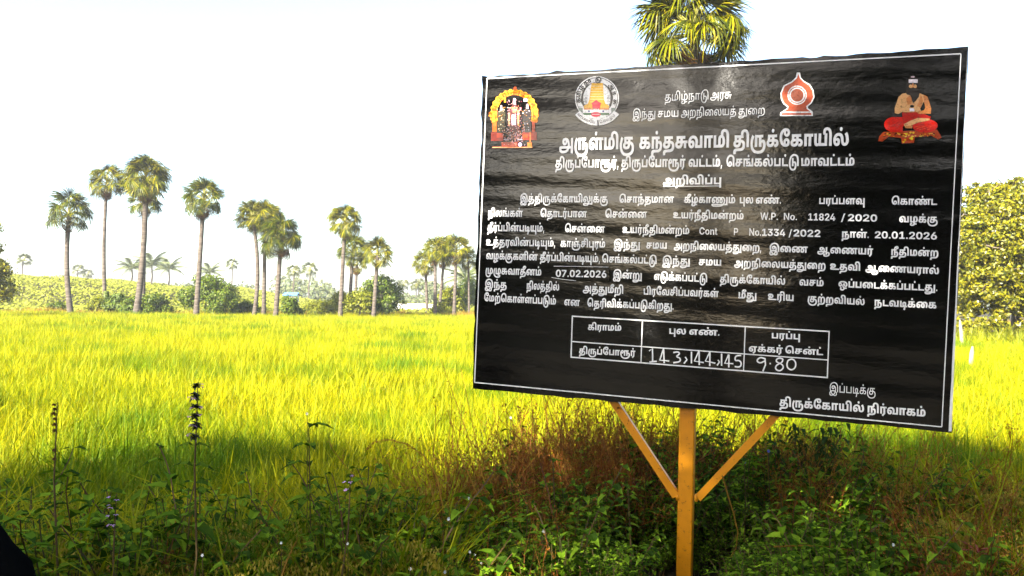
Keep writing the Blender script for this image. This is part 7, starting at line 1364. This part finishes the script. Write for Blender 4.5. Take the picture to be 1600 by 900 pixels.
def white_flower(px, row, d, r, label, seed, mat=None, cat='flower', name='white_flower'):
    rng = random.Random(seed); p = Vector(wp(px, row, d)); b = ground_at(px, d); t = empty(name, b, label, cat, 'small flowers among the weeds'); q = p - b
    g = Geo(); g.tube([(0, 0, 0), tuple(q * 0.6 + Vector((0.01, 0, 0))), tuple(q)], [.003, .0025, .002], 4); link('stem', g.mesh('stem', [M['weed_stem']]), t)
    g = Geo()
    for k in range(6): a = k * 1.047; ovate(g, q, Vector((math.cos(a) * .8, -0.6 + math.sin(a) * .3, math.sin(a))), Vector((0, -1, .3)), r, r * .75, 0, .1)
    link('petals', g.mesh('petals', [mat or M['white_petal']]), t)
for i, (px, row, d, r, lab) in enumerate(((738, 777, 4.4, .013, 'white flower left of the bent stalk, above the larger one'), (707, 809, 4.2, .016, 'large white flower at the lower left below the dry grass'), (855, 828, 4.0, .015, 'white flower midway between the board corner and the post'),
                                          (741, 860, 3.8, .011, 'white floret of the pair near the bottom, left one'), (749, 864, 3.8, .009, 'white floret of the pair near the bottom, right one'), (649, 886, 3.6, .013, 'white flower at the bottom edge left of centre'), (703, 891, 3.6, .012, 'white flower at the bottom edge below the large white flower'),
                                          (759, 877, 3.8, .010, 'tiny white flower just below the pair near the bottom'), (801, 652, 5.0, .015, 'white flower in the dry grass just under the board corner'), (1398, 849, 3.9, .013, 'white bud at lower right among straw'), (484, 646, 4.2, .012, 'white seed tuft above the broad leaved seedling'),
                                          (326, 865, 3.3, .011, 'white flower low beside the foot of the tall dark spike'), (448, 846, 3.5, .010, 'white flower low between the dark spike and the pale stalk'), (551, 847, 3.6, .011, 'white flower low beside the dark thin stalk'))):
    white_flower(px, row, d, r * 0.72, lab, i)
M['blue_petal'] = leaf_mat('blue_petals', [(0.08, 0.10, 0.5), (0.12, 0.14, 0.6)], 0.1, 0.5)
white_flower(1203, 704, 5.0, .012, 'small blue flower under the right brace, upper one', 31, M['blue_petal'], name='blue_flower')
white_flower(1166, 721, 4.9, .011, 'small blue flower beside the right brace, lower one', 32, M['blue_petal'], name='blue_flower')

def red_weed():
    b = ground_at(1530, 3.9); t = empty('red_weed', b, 'small red leaved weed in the lower right corner', 'plant'); H = height_at(1530, 862, 3.9) - b.z; rng = random.Random(5)
    g = Geo(); g.tube([(0, 0, 0), (0.01, 0, H)], [.005, .003], 4); link('stem', g.mesh('stem', [M['dry']]), t)
    for k in range(16):
        a = k * 2.4; g = Geo(); ovate(g, Vector((0, 0, H)), Vector((math.cos(a), math.sin(a), rng.uniform(-.1, 1))), Vector((0, 0, 1)), rng.uniform(.06, .11), .012, 0, .2); link('leaf', g.mesh('leaf', [M['red_leaf']]), t)
M['red_leaf'] = leaf_mat('red_leaf', [(0.35, 0.03, 0.02), (0.2, 0.03, 0.01)], 0.2, 0.5)
red_weed()

def dark_shrub():
    b = ground_at(1270, 5.4); rng = random.Random(7); t = empty('dark_shrub', b, 'leafy shrub with drooping dark leaves under the right half of the board', 'shrub')
    for i in range(15):
        px = rng.uniform(1205, 1322); row = rng.uniform(662, 715); p = Vector(wp(px, row, 5.4 + rng.uniform(-.3, .3))) - b
        g = Geo(); base = Vector((rng.uniform(-.05, .05), 0, 0)); mid = base.lerp(p, .6) + Vector((rng.uniform(-.05, .05), 0, .03)); P = [base, base.lerp(mid, .5), mid, p]
        g.tube([tuple(q) for q in P], [.008, .006, .005, .002], 4, 1)
        for k in range(16):
            q = mid.lerp(p, k / 13); a = k * 2.4
            ovate(g, q, Vector((math.cos(a), math.sin(a), rng.uniform(-.8, .3))), Vector((0, 0, 1)), rng.uniform(.06, .1), .026, 0, .4)
        link('branch', g.mesh('branch', [M['tree_dark'], M['weed_stem']]), t)
dark_shrub()

def blob():  # dark shape of unknown kind, added here as a near-black solid
    rng = np.random.default_rng(4); d = 3.0; c = Vector(wp(-62, 905, d)); g = Geo(); n1, n2 = 22, 14; V = []
    for i in range(n2 + 1):
        for k in range(n1):
            th = math.pi * i / n2; ph = 2 * math.pi * k / n1; dd = np.array([math.sin(th) * math.cos(ph), math.sin(th) * math.sin(ph), math.cos(th)])
            r_ = 1 + .10 * math.sin(3 * ph + 2 * th) + .07 * math.cos(5 * th + ph) + (rng.normal(0, .015) if 0 < i < n2 else 0); V.append(tuple(dd * r_ * np.array([.30, .34, .42])))
    F = [(i * n1 + k, (i + 1) * n1 + k, (i + 1) * n1 + (k + 1) % n1, i * n1 + (k + 1) % n1) for i in range(n2) for k in range(n1)]
    g.add(V, F); o = link('dark_blob', g.mesh('dark_blob', [M['blob_black']], True)); o.location = (c.x, c.y, c.z - 0.18)
    tag(o, 'unidentified black rounded boulder cut by the bottom left corner', 'blob')
    g = Geo(); z0 = float(ground_z(c.x, c.y))
    o2z = c.z - 0.18 - 0.40
    if o2z > z0:
        o.scale = (1, 1, 1 + (o2z - z0 + 0.1) / 0.8); o.location.z -= (o2z - z0 + 0.1) / 2 * 1.0
blob()

# ------------------------------------------------------------------ trees behind the camera: they shade the bund and the board mirrors them
def behind():
    lum = [(-3.2, 0.5, 7.0, 0.9), (-1.2, -1.0, 8.5, 2.1), (1.0, 0.8, 8.6, 2.1), (3.0, -0.4, 7.2, 0.85), (0.2, 2.2, 7.2, 0.8), (-1.8, 2.4, 7.0, 0.8), (2.2, -2.4, 7.2, 0.8), (-0.5, -2.6, 7.4, 0.9), (-3.6, -1.8, 6.8, 0.8), (3.9, 1.8, 6.9, 0.8), (0.4, 0.0, 6.9, 0.9), (2.5, 1.8, 8.4, 1.7), (-2.8, -0.4, 8.3, 1.8), (3.2, -0.6, 8.5, 1.7)]
    t1 = leafy_tree('shade_tree', (-4.6, -5.2, 0.4), 201, 9.6, 4.6, 0, 10500, 0.30, M['tree_dark'], 'broad dark shade tree behind the viewer, nearest the bund', 'tree', 'trees behind the viewer', r=0.26, lumps=lum)
    rw = random.Random(12)
    lh = [(rw.uniform(-3.4, 3.4), rw.uniform(-.7, .7), rw.uniform(0.3, 1.5), rw.uniform(0.6, 0.9)) for _ in range(26)]
    t4 = leafy_tree('mirror_screen_thicket', (-9.5, -6.5, 0.2), 205, 2.2, 3.5, 0, 9000, 0.22, M['tree_dark'], 'added dark thicket behind the viewer below the gap between the trees', 'thicket', 'unseen thickets added behind the viewer', r=0.05, lumps=lh)  # unseen, added to hide sunlit ground from the board's mirror image
    for i, (x, y, rz, lab) in enumerate(((-4.0, -10.5, -0.35, 'added dark thicket straight behind the viewer'), (-13.5, -1.0, -1.1, 'added dark thicket to the left behind the viewer'), (2.5, -12, 0.1, 'added dark thicket behind the viewer on the right side'), (-8.6, -12.6, -0.6, 'added second row dark thicket behind the viewer'), (-14.5, -7.5, -0.8, 'added second row dark thicket left behind the viewer'))):
        copy_tree(t4, (x, y, 0.2), rz, 1.0, lab)
    for i, (x, y, h, lab) in enumerate(((-11.5, -13.5, 3.6, 'small lime green tree in the gap behind the viewer, nearer one'), (-17.0, -15.0, 4.4, 'small lime green tree in the gap behind the viewer, at its left side'))):
        leafy_tree('small_tree', (x, y, 0.2), 300 + i, h, 1.5, 6, 2600, 0.22, M['tree_lime'], lab, 'tree', 'small trees behind the viewer', r=0.08, low=0.3)
    lr = [(rw_x, rw_y, rw_z, 2.6) for rw_x, rw_y, rw_z in ((-2.6, 0.4, 8.6), (0, -2.4, 9.4), (2.5, 0.6, 9.0), (0.2, 2.6, 8.8), (0, 0, 11), (-2.2, -2.8, 8.2), (-1.8, 3.2, 8.0), (3, 3, 8.4))]
    t3 = leafy_tree('sky_block_tree', (9.2, -1.5, 0.4), 203, 12.5, 6, 0, 26000, 0.36, M['tree_dark'], 'added tall dark tree right of the viewer, nearer one', 'tree', 'tall trees added right of the viewer to block skylight', r=0.35, lumps=lr, twig=0.3)  # unseen, added to block skylight falling on the bund from the right
    copy_tree(t3, (13.2, 5.2, 0.3), 1.1, 0.95, 'added tall dark tree right of the viewer, further along the bund'); copy_tree(t3, (5.5, -7.5, 0.3), 2.2, 0.9, 'added tall dark tree right of and behind the viewer')
    lw = []
    rw = random.Random(12)
    for i in range(26): lw.append((rw.uniform(-6, 6), rw.uniform(-1.5, 1.5), rw.uniform(0.8, 6.6), rw.uniform(1.5, 2.1)))
    t2 = leafy_tree('mirror_screen_tree', (-3.5, -22, 0.3), 202, 8.2, 5, 0, 30000, 0.42, M['tree_dark'], 'added wide dense dark tree closing the view behind the viewer', 'tree', 'dense trees added behind the viewer', r=0.26, lumps=lw)  # unseen, added and sized so the board mirrors dark leaves instead of sky
    for i, (x, y, s, rz, lab) in enumerate(((-29, -14, 1.05, -0.9, 'added wide dense dark tree at the left behind the viewer'), (-21.5, -12.2, 0.85, -0.8, 'added wide dense dark tree nearest the gap, left behind the viewer'), (7, -24, 1.0, 0.3, 'added wide dense dark tree right of the one behind the viewer'), (-27, -1, 1.0, -1.3, 'added wide dense dark tree far out at the left behind the viewer'), (18, -20, 1.0, 0.7, 'added wide dense dark tree far out at the right behind the viewer'), (-3, -31, 1.2, -0.1, 'added second row dense dark tree straight behind the viewer'))):
        copy_tree(t2, (x, y, 0.3), rz, s * 1.28, lab)
    for i, (x, y, s, lab) in enumerate(((-9.8, -2.8, 0.8, 'dark shade tree to the left behind the viewer'), (0.6, -8.4, 0.97, 'dark shade tree straight behind the viewer'), (5.6, -10.8, 1.1, 'dark shade tree behind the viewer to the right'),
                                        (-15.0, 1.0, 0.75, 'dark shade tree furthest out at the left'))):
        copy_tree(t1, (x, y, 0.3), i * 1.3, s, lab)
behind()

# ------------------------------------------------------------------ air
def haze():
    m, t, out = nt('haze_air')
    v = t.nodes.new('ShaderNodeVolumePrincipled'); v.inputs['Color'].default_value = (0.93, 0.96, 1.0, 1); v.inputs['Density'].default_value = 0.00035
    v.inputs['Anisotropy'].default_value = 0.2
    t.links.new(v.outputs[0], out.inputs['Volume'])
    g = Geo(); g.box(-905, 905, -905, 905, -1.0, 19.0)
    tag(link('haze', g.mesh('haze', [m])), 'thin pale haze over the whole field', kind='stuff')
haze()
